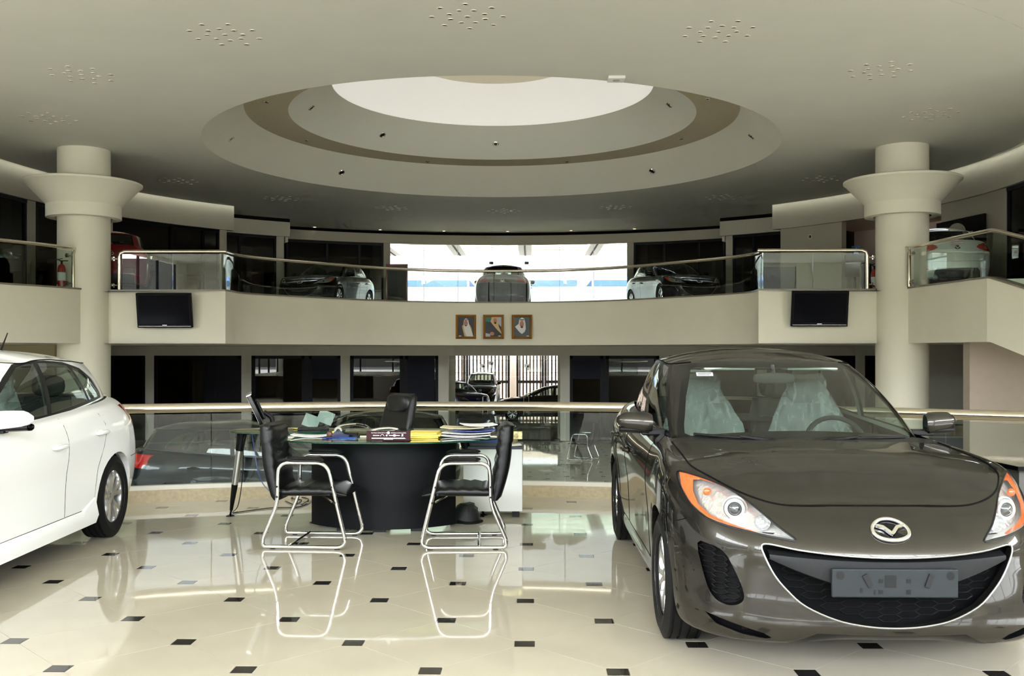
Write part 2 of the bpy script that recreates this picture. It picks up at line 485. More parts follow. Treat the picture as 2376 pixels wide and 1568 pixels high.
# spotlights in the stepped dome
m = MB(); m.lathe([(0.055, 0.0), (0.075, -0.012), (0.088, 0.0), (0.088, 0.02)], 20, 0); m.lathe([(0, -0.004), (0.03, -0.012), (0.055, 0.0)], 20, 1)
sp0 = m.build('dome_spotlight', [chrome, pbr('spot_reflector', rgb(60, 56, 45), 0.15, metal=0.9)], smooth=True)
def on_band(u, v, r0, z0, r1, z1):
    best = None
    for k in range(41):
        t = k / 40; r = r0 + (r1 - r0) * t; z = z0 + (z1 - z0) * t
        p = PZ(u, v, z); e = abs(math.hypot(p.x - C0.x, p.y - C0.y) - r)
        if best is None or e < best[0]: best = (e, p)
    return best[1]
bands = {'upper sloping band': (4.54, 6.71, 3.61, 7.42), 'lower sloping band': (6.33, 5.97, 5.47, 6.71), 'dark flat ring': (5.47, 6.71, 4.54, 6.71)}
spots = {'upper sloping band': [(723, 250), (888, 313), (1150, 334), (1408, 310), (1552, 244)], 'lower sloping band': [(536, 322), (793, 400), (1156, 424), (1512, 397), (1743, 317)],
         'dark flat ring': [(617, 237), (712, 326), (992, 375), (1315, 375), (1580, 322), (1642, 230)]}
place5 = ['at its left end', 'left of its middle', 'at its middle', 'right of its middle', 'at its right end']
place6 = ['at its far left', 'second from the left', 'third from the left', 'third from the right', 'second from the right', 'at its far right']
first = True
for bn, lst in spots.items():
    r0, z0, r1, z1 = bands[bn]
    for i, (u, v) in enumerate(lst):
        p = on_band(u, v, r0, z0, r1, z1)
        o = sp0 if first else inst(sp0); first = False
        rad = Vector((C0.x - p.x, C0.y - p.y, 0)).normalized()
        nrm = Vector((0, 0, -1)) if z0 == z1 else (Vector((rad.x * (z1 - z0), rad.y * (z1 - z0), -(r0 - r1)))).normalized()
        o.rotation_euler = (-nrm).to_track_quat('Z', 'Y').to_euler()
        o.location = p + nrm * 0.002
        tag(o, 'chrome spotlight in the %s of the dome, %s' % (bn, (place5 if len(lst) == 5 else place6)[i]), 'spotlight', 'spotlights in the dome')
        if z0 == z1: o.scale = (0.8, 0.8, 0.8)
m = MB(); m.box(-0.14, 0.14, -0.14, 0.14, -0.05, 0); m.lathe([(0, -0.056), (0.05, -0.056), (0.06, -0.05)], 16, 1)
o = m.build('ceiling_sensor', [white_lac, alu], bevel=0.012); o.location = PZ(1430, 180, ZC)
tag(o, 'square white sensor box on the ceiling by the dome rim', 'sensor')

# ---- big columns with flared capitals
def column(x, y, label):
    root = thing('column', label, 'column', (x, y, 0), kind='structure')
    m = MB(); m.lathe([(0.555, ZLOW), (0.555, ZC + 0.01)], 64); m.build('shaft', fascia_m, root, smooth=True)
    m = MB()
    m.lathe([(0.60, 4.44), (0.79, 4.44), (0.79, 4.72), (0.80, 4.74), (1.20, 5.17), (1.235, 5.19), (1.235, 5.235), (1.2, 5.25), (0.555, 5.25)], 72)
    m.lathe([(0.60, 4.44), (0.60, 4.56), (0.555, 4.56)], 72)
    m.build('capital', fascia_m, root, smooth=True, angle=25)
    return root
XCL, XCR = U(195, 22.0), U(2093, 22.0)
column(XCL, 22.0, 'round cream column with flared capital beside the left screen')
column(XCR, 22.0, 'round cream column with flared capital beside the right screen')

# ---- balcony edge
def balc(phi, extra=0.0):
    r = 5.0 + 0.93 * abs(math.sin(math.radians(phi))) ** 16 + extra
    return pol(r, phi)
curve = [balc(-94.8 + 189.6 * i / 72) for i in range(73)]
CL = Vector((U(523, 22.0), 22.0, 0)); CR = Vector((U(1760, 22.0), 22.0, 0))
curve[0] = CL; curve[-1] = CR
E_mid = [Vector((XCL + 0.5, 22.0, 0))] + curve + [Vector((XCR - 0.5, 22.0, 0))]
L1 = Vector((U(187, 21.4), 21.4, 0)); L2 = Vector((U(0, 19.7), 19.7, 0)); L3 = Vector((-13.2, 15.5, 0))
R1 = Vector((U(2100, 21.6), 21.6, 0)); R2 = Vector((U(2290, 18.5), 18.5, 0)); R3 = Vector((10.6, 13.2, 0))
E_left = smooth_path([L3, L2, L1 + Vector((-0.05, 0, 0)), Vector((XCL, 22.0, 0))], 8)
E_right = smooth_path([Vector((XCR, 22.0, 0)), R1, R2], 8)
def fascia(name, path, label, z0=ZF0, z1=ZF1, inward=0.22):
    rows0 = []; n = len(path)
    for i, p in enumerate(path):
        t = path[min(i + 1, n - 1)] - path[max(i - 1, 0)]; t.z = 0; t.normalize()
        nrm = Vector((-t.y, t.x, 0))          # away from the viewer / void
        if i in (0, n - 1): pass
        q = p + nrm * inward
        rows0.append([Vector((q.x, q.y, z0)), Vector((p.x, p.y, z0)), Vector((p.x, p.y, z1)), Vector((q.x, q.y, z1))])
    m = MB(); m.grid(rows0, closed_v=True); m.f.append(tuple(range(3, -1, -1))); m.m.append(0)
    k = len(m.v); m.f.append((k - 4, k - 3, k - 2, k - 1)); m.m.append(0)
    o = struct(m.build(name, fascia_m, smooth=True, angle=25), label)
    # stone cap strip
    m = MB(); rows = []
    for r in rows0:
        d = (r[1] - r[0]).normalized() * 0.02
        rows.append([Vector((r[1].x + d.x, r[1].y + d.y, z1)), Vector((r[1].x + d.x, r[1].y + d.y, z1 + 0.035)), Vector((r[0].x - d.x, r[0].y - d.y, z1 + 0.035)), Vector((r[0].x - d.x, r[0].y - d.y, z1))])
    m.grid(rows, closed_v=True); m.build('cap_strip', cap_m, o, smooth=True, angle=25)
    return o
fm = fascia('wall_balcony', E_mid, 'curved cream balcony front between the two columns')
fl = fascia('wall_balcony_left', E_left, 'cream balcony front left of the left column')
frr = fascia('wall_balcony_right', E_right, 'cream balcony front right of the right column')
# stair flank running down from the right balcony
m = MB()
d = (R3 - R2); d.z = 0; L = d.length; d.normalize(); nrm = Vector((-d.y, d.x, 0)) * 0.22
prof = [(0, ZF0, ZF1)] + [(s, ZF0 - 0.34 * max(0, s - 0.05), ZF1 - 0.32 * max(0, s - 0.05)) for s in (0.08, 0.3, 1.0, 2.0, 3.5, L)]
rows = []
for s, z0, z1 in prof:
    p = R2 + d * s; q = p + nrm
    rows.append([Vector((q.x, q.y, z0)), Vector((p.x, p.y, z0)), Vector((p.x, p.y, z1)), Vector((q.x, q.y, z1))])
m.grid(rows, closed_v=True); m.f.append((len(rows) * 4 - 4, len(rows) * 4 - 3, len(rows) * 4 - 2, len(rows) * 4 - 1)); m.m.append(0)
st = struct(m.build('wall_stair', fascia_m), 'sloping cream stair flank at the right edge')
m = MB(); m.grid([[r[2] + Vector((0, 0, 0.0)) - nrm * 0.08, r[2] - nrm * 0.08 + Vector((0, 0, 0.035)), r[3] + nrm * 0.08 + Vector((0, 0, 0.035)), r[3] + nrm * 0.08] for r in rows], closed_v=True)
m.build('cap_strip', cap_m, st)
# ---- upper deck slab behind the balcony edge
edge = E_left[:-1] + E_mid + E_right[1:]
inner = []
for i, p in enumerate(edge):
    v = Vector((p.x - C0.x, p.y - C0.y, 0)); inner.append(p + v.normalized() * 0.06)
rows_t, rows_b = [], []
m = MB()
outp = []
for p in inner:
    a = math.degrees(math.atan2(p.x - C0.x, p.y - C0.y)); outp.append(pol(rect_out(a), a))
inner = [pol(rect_out(-128), -128)] + inner + [pol(rect_out(126), 126)] if False else inner
m.grid([[Vector((p.x, p.y, ZUP)), Vector((q.x, q.y, ZUP))] for p, q in zip(inner, outp)], 0)
m.grid([[Vector((p.x, p.y, ZF0 + 0.002)), Vector((q.x, q.y, ZF0 + 0.002))] for p, q in zip(inner, outp)], 1)
struct(m.build('floor_upper', [upfloor_m, plaster]), 'upper gallery floor behind the balcony railing')
m = MB()
m.add([inner[0] * 1 + Vector((0, 0, ZF0)), outp[0] + Vector((0, 0, ZF0)), outp[0] + Vector((0, 0, ZUP)), inner[0] + Vector((0, 0, ZUP))], [(0, 1, 2, 3)])
m.add([inner[-1] + Vector((0, 0, ZF0)), outp[-1] + Vector((0, 0, ZF0)), outp[-1] + Vector((0, 0, ZUP)), inner[-1] + Vector((0, 0, ZUP))], [(0, 1, 2, 3)])
struct(m.build('trim_deck_end', plaster))

# ---- upper gallery walls: three stepped rings with bulkheads
def arc_box(r0, r1, a0, a1, z0, z1, mi=0, mb=None, n=None):
    mb = mb or MB(); n = n or max(2, int(abs(a1 - a0) / 2))
    rows = [[pol(r0, a0 + (a1 - a0) * i / n, z0), pol(r0, a0 + (a1 - a0) * i / n, z1), pol(r1, a0 + (a1 - a0) * i / n, z1), pol(r1, a0 + (a1 - a0) * i / n, z0)] for i in range(n + 1)]
    k0 = len(mb.v); mb.grid(rows, mi, closed_v=True)
    mb.f.append((k0, k0 + 1, k0 + 2, k0 + 3)); mb.m.append(mi); e = len(mb.v); mb.f.append((e - 1, e - 2, e - 3, e - 4)); mb.m.append(mi)
    return mb
RA, RB, RC_ = 11.75, 13.6, 15.5
aL1, aR1 = ang_at(543, RA), ang_at(1792, RA)
aL2, aR2 = ang_at(673, RB), ang_at(1670, RB)
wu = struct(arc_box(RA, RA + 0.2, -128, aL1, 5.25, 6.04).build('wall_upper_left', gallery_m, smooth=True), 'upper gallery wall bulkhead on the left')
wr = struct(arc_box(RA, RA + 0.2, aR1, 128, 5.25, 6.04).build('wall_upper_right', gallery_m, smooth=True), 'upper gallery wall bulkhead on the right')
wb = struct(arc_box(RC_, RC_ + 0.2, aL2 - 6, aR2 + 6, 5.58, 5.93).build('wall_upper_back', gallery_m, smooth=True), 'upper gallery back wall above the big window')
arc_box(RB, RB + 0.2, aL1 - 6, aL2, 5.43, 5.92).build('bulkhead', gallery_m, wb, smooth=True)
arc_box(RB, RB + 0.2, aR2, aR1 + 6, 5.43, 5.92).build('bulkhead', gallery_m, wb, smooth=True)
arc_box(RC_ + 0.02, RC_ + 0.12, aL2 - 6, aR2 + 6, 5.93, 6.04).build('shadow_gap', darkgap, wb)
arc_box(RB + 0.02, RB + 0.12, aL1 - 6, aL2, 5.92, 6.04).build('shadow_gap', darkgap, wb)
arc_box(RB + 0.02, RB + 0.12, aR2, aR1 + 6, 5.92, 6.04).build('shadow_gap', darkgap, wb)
def solid(parent, r, u0, u1, z1, z0=ZUP, name='wall_panel', th=0.2, mat=gallery_m):
    return arc_box(r, r + th, ang_at(u0, r), ang_at(u1, r), z0, z1).build(name, mat, parent, smooth=True)
wn = [0]
def office(parent_unused, r, u0, u1, z1, z0=ZUP, splits=(), room=3.0, door=None, ang=None):
    """dark framed office front on an arc: frame posts, head, panes and the unlit room behind"""
    wn[0] += 1
    a0, a1 = ang if ang else (ang_at(u0, r), ang_at(u1, r))
    root = thing('window_%d' % wn[0], None, None, kind='structure')
    da = math.degrees(0.07 / r)
    m = MB()
    cuts = [a0] + [(a0 + (a1 - a0) * s) for s in splits] + [a1]
    for i, a in enumerate(cuts):
        lo, hi = (a, a + da) if i == 0 else ((a - da, a) if i == len(cuts) - 1 else (a - da / 2, a + da / 2))
        arc_box(r - 0.02, r + 0.1, lo, hi, z0, z1, 0, m, 1)
    arc_box(r - 0.02, r + 0.1, a0, a1, z1 - 0.09, z1, 0, m)
    arc_box(r - 0.02, r + 0.1, a0, a1, z0, z0 + 0.07, 0, m)
    m.build('frame', frame_m, root)
    for i in range(len(cuts) - 1):
        b0, b1 = cuts[i] + da * 0.5, cuts[i + 1] - da * 0.5
        if door == i: arc_box(r + 0.02, r + 0.06, b0, b1, z0 + 0.05, z1 - 0.09).build('door_leaf', navy_m, root)
        else: arc_box(r + 0.03, r + 0.036, b0, b1, z0 + 0.05, z1 - 0.09).build('pane', pane_dark, root)
    m = MB()
    arc_box(r + room, r + room + 0.1, a0 - 1, a1 + 1, z0, z1 + 0.4, 0, m)
    arc_box(r + 0.12, r + room, a0 - 1, a0 - 0.6, z0, z1 + 0.4, 0, m, 1); arc_box(r + 0.12, r + room, a1 + 0.6, a1 + 1, z0, z1 + 0.4, 0, m, 1)
    arc_box(r + 0.12, r + room, a0 - 1, a1 + 1, z1 + 0.3, z1 + 0.4, 0, m)
    m.build('room', office_m, root, smooth=True)
    return root
# left ring
office(wu, RA + 0.12, -60, 62, 5.26, splits=(0.5,), ang=(-104, ang_at(62, RA + .12)))
solid(wu, RA + 0.1, 62, 83, 5.26, name='post')
office(wu, RA + 0.12, 83, 248, 5.26, splits=(0.5,))
solid(wu, RA + 0.1, 248, 262, 5.26, name='post')
office(wu, RA + 0.12, 262, 509, 5.26, splits=(0.55, 0.85))
solid(wu, RA + 0.1, 509, 526, 5.26, name='post')
office(wb, RB + 0.12, 520, 641, 5.44, splits=(0.3,))
solid(wb, RB + 0.1, 641, 659, 5.44, name='post')
office(wb, RC_ + 0.1, 664, 890, 5.58, splits=(0.42, 0.75))
solid(wb, RC_ + 0.05, 890, 905, 5.58, name='post')
solid(wb, RC_ + 0.05, 1455, 1470, 5.58, name='post')
office(wb, RC_ + 0.1, 1470, 1682, 5.58, splits=(0.34, 0.72))
solid(wb, RB + 0.1, 1684, 1700, 5.44, name='post')
office(wb, RB + 0.12, 1700, 1822, 5.44, splits=(0.4,))
solid(wr, RA + 0.1, 1811, 1953, 5.26)
solid(wr, RA + 0.1, 2184, 2336, 5.26)
office(wr, RA + 0.12, 2336, 2520, 5.26, splits=(0.5,), ang=(ang_at(2336, RA + .12), 112))
# lit corridor behind the right column
m = MB()
p0 = pol(RA + 0.2, ang_at(1953, RA + .1)); p1 = pol(RA + 0.2, ang_at(2184, RA + .1))
pink = pbr('pinkish_wall', rgb(238, 214, 196), 0.8)
a0c, a1c = ang_at(1953, RA + .1), ang_at(2184, RA + .1)
arc_box(RA + 2.6, RA + 2.7, a0c - 6, a1c + 6, ZUP, 5.3, 0, m)
m.build('corridor_wall', pink, wr, smooth=True)
m = MB(); arc_box(RA + 0.2, RA + 2.6, a0c - 6, a1c + 6, 5.27, 5.3, 0, m); m.build('corridor_ceiling', pink, wr)
# radial returns between the rings
for a, r0, r1, par in ((aL1 - 0.4, RA, RB + .2, wu), (aL2 - 0.4, RB, RC_ + .2, wb), (aR1, RA, RB + .2, wr), (aR2, RB, RC_ + .2, wb)):
    arc_box(r0 + 0.21, r1, a, a + 0.4, 5.26, 6.04, n=1).build('return', plaster, par)
# closing wall far behind the gallery with the big window opening left free
m = MB(); aw0, aw1 = ang_at(905, RC_), ang_at(1455, RC_)
arc_box(18.3, 18.4, -128, aw0 - 9, ZLOW, 6.1, 0, m); arc_box(18.3, 18.4, aw1 + 9, 128, ZLOW, 6.1, 0, m)
struct(m.build('wall_outer', office_m, smooth=True))
m = MB(); arc_box(RC_ + 0.25, 18.4, aw0 - 0.8, aw0 - 0.5, ZUP, 6.1, 0, m, 1); arc_box(RC_ + 0.25, 18.4, aw1 + 0.5, aw1 + 0.8, ZUP, 6.1, 0, m, 1)
struct(m.build('wall_window_side', plaster))

# ---- the big upper window
wroot = struct(thing('window_gallery', None, None))
nj = 7
for i in range(nj):
    b0 = aw0 + (aw1 - aw0) * i / nj + 0.03; b1 = aw0 + (aw1 - aw0) * (i + 1) / nj - 0.03
    arc_box(RC_ + 0.1, RC_ + 0.112, b0, b1, ZUP, 5.58, n=1).build('pane', pane_clear, wroot)
m = MB()
for i in range(1, nj):
    b = aw0 + (aw1 - aw0) * i / nj
    arc_box(RC_ + 0.095, RC_ + 0.117, b - 0.03, b + 0.03, ZUP, 5.58, 0, m, 1)
m.build('pane_joint', alu, wroot)
for u in (1140, 1222):
    p = P(u, 610, 37.85)
    m = MB(); m.box(-0.08, 0.08, -0.006, 0.006, -0.05, 0.05); m.box(-0.05, -0.015, -0.008, -0.006, -0.015, 0.02, 1); m.box(0.0, 0.05, -0.008, -0.006, -0.005, 0.01, 1)
    o = m.build('door_sticker', [black_pl, paper_m]); o.location = p
    tag(o, 'small black sticker on the gallery window, %s' % ('left of the parked dark car roof aerial' if u < 1180 else 'right of the parked dark car roof aerial'), 'sticker')

# ---- lower back wall with offices and the glass entrance
YW = 32.0; ZD = P(1170, 825, YW).z
bays = [(255, 337, 'o', ()), (357, 560, 'o', (0.58, 0.68)), (583, 790, 'o', (0.58, 0.66)), (812, 1017, 'o', (0.58, 0.64)),
        (1322, 1530, 'o', (0.36, 0.42)), (1552, 1757, 'o', (0.5,)), (1779, 1985, 'o', (0.5,)), (2007, 2037, 'o', ())]
m = MB(); opens = sorted([(U(b[0], YW), U(b[1], YW)) for b in bays] + [(U(1040, YW), U(1300, YW))])
x = -17.5
for a, b in opens + [(16.5, 16.5)]:
    if a > x: m.box(x, a, YW, YW + 0.3, ZLOW, ZD)
    x = b
m.box(-17.5, 16.5, YW, YW + 0.3, ZD, ZF0 + 0.002)
wl = struct(m.build('wall_back_lower', plaster), 'cream lower back wall with office fronts')
def office_flat(u0, u1, splits, doors=()):
    wn[0] += 1
    root = thing('window_%d' % wn[0], None, None, kind='structure')
    x0, x1 = U(u0, YW), U(u1, YW); m = MB(); cuts = [x0] + [x0 + (x1 - x0) * s for s in splits] + [x1]
    for i, c in enumerate(cuts):
        w_ = 0.1
        lo, hi = (c, c + w_) if i == 0 else ((c - w_, c) if i == len(cuts) - 1 else (c - w_ / 2, c + w_ / 2))
        m.box(lo, hi, YW + 0.02, YW + 0.14, ZLOW, ZD)
    m.box(x0, x1, YW + 0.02, YW + 0.14, ZD - 0.1, ZD); m.box(x0, x1, YW + 0.02, YW + 0.14, ZLOW, ZLOW + 0.08)
    m.build('frame', frame_m, root)
    for i in range(len(cuts) - 1):
        if cuts[i + 1] - cuts[i] < 0.35: 
            m = MB(); m.box(cuts[i], cuts[i + 1], YW + 0.04, YW + 0.12, ZLOW, ZD); m.build('mullion', frame_m, root); continue
        m = MB()
        if i in doors:
            m.box(cuts[i] + 0.05, cuts[i + 1] - 0.05, YW + 0.05, YW + 0.1, ZD - 0.75, ZD - 0.1); m.build('transom_panel', navy_m, root)
            m = MB(); m.box(cuts[i] + 0.05, cuts[i + 1] - 0.05, YW + 0.07, YW + 0.078, ZLOW + .08, ZD - 0.75); m.build('pane', pane_dark, root)
            m = MB(); m.box(cuts[i] + 0.09, cuts[i] + 0.13, YW + 0.0, YW + 0.03, -0.35, -0.15); m.build('door_handle', alu, root)
        else:
            m.box(cuts[i] + 0.05, cuts[i + 1] - 0.05, YW + 0.07, YW + 0.078, ZLOW + .08, ZD - 0.1); m.build('pane', pane_dark, root)
    m = MB(); d_ = 3.2
    m.box(x0 - 0.3, x1 + 0.3, YW + d_, YW + d_ + 0.1, ZLOW, ZF0); m.box(x0 - 0.3, x0 - 0.2, YW + .3, YW + d_, ZLOW, ZF0); m.box(x1 + 0.2, x1 + 0.3, YW + .3, YW + d_, ZLOW, ZF0)
    m.box(x0 - 0.3, x1 + 0.3, YW + .3, YW + d_, ZF0 - 0.05, ZF0)
    m.build('room', office_m, root)
    return root
for u0, u1, k, sp in bays:
    office_flat(u0, u1, sp, doors={583: (2,), 1322: (0,)}.get(u0, ()))
# solid navy door leaf in the office beside the entrance, dark leaf in the second bay
for (u0, u1, nm, mt) in ((944, 1008, 'door_1', navy_m), (495, 553, 'door_2', frame_m)):
    m = MB(); m.box(U(u0, YW), U(u1, YW), YW + 0.045, YW + 0.068, ZLOW + 0.08, ZD - 0.1)
    m.box(U(u0, YW) + 0.06, U(u1, YW) - 0.06, YW + 0.038, YW + 0.05, 0.55, 0.57)
    struct(m.build(nm, mt))
# wall sections at the lower right
m = MB(); m.box(U(2250, 20.0), 16.5, 20.0, 20.3, ZLOW, ZF0)
struct(m.build('wall_lower_right', pbr('pale_wall', rgb(178, 164, 150), 0.75, var=0.03)), 'pale wall below the right stair')
m = MB(); m.box(U(2140, 26), 16.5, 26.0, 26.3, ZLOW, ZF0); m.build('recess_wall', pbr('grey_wall', rgb(206, 204, 194), 0.8), wl)
m = MB(); m.box(-17.5, U(255, 30), 26.5, 26.8, ZLOW, ZF0); struct(m.build('wall_lower_left', pbr('tan_wall', rgb(206, 194, 160), 0.8)))

# ---- glass entrance
door = struct(thing('door_entrance', None, None))
xe0, xe1 = U(1040, YW), U(1300, YW)
xs = [U(u, YW) for u in (1040, 1122, 1205, 1224 + 40, 1300)]
xs = [xe0, U(1075, YW), U(1175, YW), U(1265, YW), xe1]
for i in range(4):
    m = MB(); m.box(xs[i] + 0.01, xs[i + 1] - 0.01, YW + 0.1, YW + 0.112, ZLOW, ZD); m.build('pane', pane_clear, door)
for u, v in ((1122, 848), (1225, 848), (1141, 842)):
    p = P(u, v, YW); m = MB(); m.box(p.x - 0.12, p.x + 0.05, YW + 0.06, YW + 0.15, p.z - 0.06, p.z + 0.05); m.box(p.x - 0.03, p.x + 0.03, YW + 0.06, YW + 0.15, p.z - 0.16, p.z)
    m.build('patch_fitting', alu, door)
for u in (1126, 1221):
    x = U(u, YW); m = MB()
    m.tube(round_path([(x - 0.08, YW + 0.1, -0.55), (x - 0.08, YW - 0.02, -0.55), (x - 0.08, YW - 0.02, 0.05), (x + 0.08, YW - 0.02, 0.05), (x + 0.08, YW - 0.02, -0.55), (x + 0.08, YW + 0.1, -0.55)], 0.08), 0.016, 8)
    m.build('handle', chrome, door, smooth=True)
m = MB(); m.box(xe0, xe1, YW + 0.02, YW + 0.3, ZLOW, ZLOW + 0.05); m.build('threshold', frame_m, door)

# ---- platform kerb and glass railing
def arcP(r, a, z): return Vector((PC.x + r * math.sin(math.radians(a)), PC.y + r * math.cos(math.radians(a)), z))
angs = [-62 + 124 * i / 96 for i in range(97)]
m = MB(); m.grid([[arcP(PR, a, 0.0), arcP(PR, a, 0.112), arcP(PR + 0.005, a, 0.118), arcP(PR + 0.30, a, 0.118), arcP(PR + 0.33, a, 0.1), arcP(PR + 0.33, a, -0.3)] for a in angs])
struct(m.build('trim_1', kerb_m, smooth=True, angle=30), 'beige stone kerb under the near glass railing')
rail = thing('glass_railing', 'near glass railing with thick steel handrail behind the desk', 'railing', kind='thing')
m = MB(); m.grid([[arcP(PR + 0.02, a, 0.118), arcP(PR + 0.02, a, 0.158), arcP(PR + 0.1, a, 0.158), arcP(PR + 0.1, a, 0.118)] for a in angs], closed_v=True)
m.build('base_channel', pbr('white_channel', rgb(226, 222, 210), 0.35), rail, smooth=True, angle=30)
m = MB(); m.tube([arcP(PR + 0.06, a, 0.905) for a in angs], 0.046, 20); m.build('handrail', steel, rail, smooth=True, angle=60)
pa = math.degrees(1.165 / PR); a_ref = math.degrees(math.atan2(U(491, 9.75) - PC.x, 9.75 - PC.y))
k = -9
while k < 12:
    a0 = a_ref + k * pa; a1 = a0 + pa; k += 1
    if a0 < -60 or a1 > 60: continue
    n = 6; m = MB(); rows = []
    for i in range(n + 1):
        a = a0 + 0.03 + (a1 - a0 - 0.06) * i / n
        rows.append([arcP(PR + 0.054, a, 0.15), arcP(PR + 0.054, a, 0.845), arcP(PR + 0.066, a, 0.845), arcP(PR + 0.066, a, 0.15)])
    m.grid(rows, closed_v=True); m.f += [(0, 1, 2, 3), (n * 4 + 3, n * 4 + 2, n * 4 + 1, n * 4)]; m.m += [0, 0]
    m.build('glass_pane', pane_rail, rail, smooth=True, angle=30)

# ---- balcony railings
def railing(label, path, joints, ends=(True, True), zpath=None, rail_h=0.86):
    root = thing('balcony_railing', label, 'railing', kind='thing')
    n = len(path); s = [0.0]
    for i in range(1, n): s.append(s[-1] + (path[i] - path[i - 1]).length)
    zs = zpath or [ZF1 + 0.035] * n
    def at(d):
        d = min(max(d, 0), s[-1])
        for i in range(1, n):
            if s[i] >= d:
                t = (d - s[i - 1]) / max(1e-9, s[i] - s[i - 1]); p = path[i - 1].lerp(path[i], t)
                return Vector((p.x, p.y, zs[i - 1] + (zs[i] - zs[i - 1]) * t))
        return Vector((path[-1].x, path[-1].y, zs[-1]))
    def nrm(d):
        t = at(d + 0.02) - at(d - 0.02); t.z = 0; t.normalize(); return Vector((-t.y, t.x, 0))
    off = 0.11
    def q(d, z): return at(d) + nrm(d) * off + Vector((0, 0, z))
    k = max(12, int(s[-1] / 0.2)); pts = []
    ds = [s[-1] * i / k for i in range(k + 1)]
    if ends[0]: pts += [q(0, 0.0), q(0, rail_h - 0.12), q(0.03, rail_h - 0.04), q(0.12, rail_h)]; ds = [x for x in ds if x > 0.14]
    tail = []
    if ends[1]: tail = [q(s[-1] - 0.12, rail_h), q(s[-1] - 0.03, rail_h - 0.04), q(s[-1], rail_h - 0.12), q(s[-1], 0.0)]; ds = [x for x in ds if x < s[-1] - 0.14]
    pts += [q(x, rail_h) for x in ds] + tail
    m = MB(); m.tube(pts, 0.04, 12); m.build('handrail', steel, root, smooth=True, angle=60)
    cuts = [0.06 if ends[0] else 0.0] + [j * s[-1] for j in joints] + [s[-1] - (0.06 if ends[1] else 0)]
    for i in range(len(cuts) - 1):
        a, b = cuts[i] + 0.006, cuts[i + 1] - 0.006; nn = max(1, int((b - a) / 0.15)); rows = []
        for t in range(nn + 1):
            d = a + (b - a) * t / nn; c = at(d); h = nrm(d)
            p1 = c + h * (off - 0.006); p2 = c + h * (off + 0.006); z1 = Vector((0, 0, rail_h - 0.055)); z0 = Vector((0, 0, 0.0))
            rows.append([p1 + z0, p1 + z1, p2 + z1, p2 + z0])
        m = MB(); m.grid(rows, closed_v=True); m.f += [(0, 1, 2, 3), (nn * 4 + 3, nn * 4 + 2, nn * 4 + 1, nn * 4)]; m.m += [0, 0]
        m.build('glass_pane', pane_rail, root, smooth=True, angle=30)
    for e, d, sg in ((ends[0], 0.0, -1), (ends[1], s[-1], 1)):
        if not e: continue
        for z in (0.1, rail_h - 0.16):
            c = q(d, z); t = (at(min(d + 0.1, s[-1])) - at(max(d - 0.1, 0))); t.z = 0; t.normalize()
            m = MB(); m.tube([c, c + t * sg * 0.16], 0.018, 8); m.tube([c + t * sg * 0.12, c + t * sg * 0.16], 0.05, 10); m.build('bracket', steel, root, smooth=True)
    return root
PM = [Vector((U(272, 22.0), 22.0, 0)), Vector((U(400, 22.0), 22.0, 0))] + curve + [Vector((U(1900, 22.0), 22.0, 0)), Vector((U(2016, 22.0), 22.0, 0))]
sl = [0.0]
for i in range(1, len(PM)): sl.append(sl[-1] + (PM[i] - PM[i - 1]).length)
def joint_at_u(us):
    out = []
    for uu in us:
        best = min(range(len(PM)), key=lambda i: abs((PM[i].x / PM[i].y) - ray(uu, HOR)[0] / ray(uu, HOR)[1]))
        # interpolate
        best = None
        for i in range(len(PM) - 1):
            f0 = PM[i].x - ray(uu, HOR)[0] / ray(uu, HOR)[1] * PM[i].y; f1 = PM[i + 1].x - ray(uu, HOR)[0] / ray(uu, HOR)[1] * PM[i + 1].y
            if f0 * f1 <= 0:
                t = f0 / (f0 - f1); best = (sl[i] + (sl[i + 1] - sl[i]) * t) / sl[-1]
        if best is not None: out.append(best)
    return sorted(out)
railing('long curved glass railing with steel handrail above the three portraits', PM, joint_at_u((397, 511, 564, 636, 718, 808, 905, 978, 1060, 1146, 1226, 1304, 1385, 1470, 1592, 1668, 1732, 1772, 1889)))
pl = [p for p in E_left[:-4]] + [P(163, 660, 21.5) * 1]
pl[-1].z = 0
railing('short glass railing on the balcony left of the left column', pl, (0.35, 0.62, 0.86), ends=(False, True))
pr_ = [Vector((U(2120, 21.4), 21.4, 0))] + [p for p in E_right[5:]]
dd = (R3 - R2).normalized()
zp = [ZF1 + 0.035] * len(pr_) + [ZF1 + 0.035 - 0.32 * max(0, t - 0.05) for t in (0.1, 0.5, 1.5, 3.0, 4.5)]
pr_ = pr_ + [R2 + dd * t for t in (0.1, 0.5, 1.5, 3.0, 4.5)]
railing('glass railing bending down the stair right of the right column', pr_, (0.22, 0.44, 0.6, 0.75, 0.9), ends=(True, False), zpath=zp)

# ---- outside: ground, gate, boundary wall, white beams, blue shade canopies
bounce_m = pbr('bounce_paving', rgb(222, 218, 210), 0.6, var=0.05)
m = MB(); m.box(-140, 140, 46, 200, ZLOW - 0.3, ZLOW - 0.01); m.box(-140, -17.7, -140, 46, ZLOW - 0.5, -0.06); m.box(16.7, 140, -140, 46, ZLOW - 0.5, -0.06); m.box(-17.7, 16.7, -140, -6.2, -0.6, -0.06)
struct(m.build('ground_outside', pbr('street_asphalt', rgb(104, 102, 98), 0.8, var=0.1)))
m = MB(); m.box(-34, 33, -22, -6.25, -0.06, -0.04); m.box(-34, -17.75, -6.25, 30, -0.06, -0.04); m.box(16.75, 33, -6.25, 30, -0.06, -0.04)
struct(m.build('bounce_apron', bounce_m))  # pale unseen apron added to bounce daylight up to the ceiling
block_m = pbr('street_dark_block', rgb(74, 71, 65), 0.8, var=0.15, vscale=0.4)  # dark unseen blocks added to keep bright sky out of the glass reflections
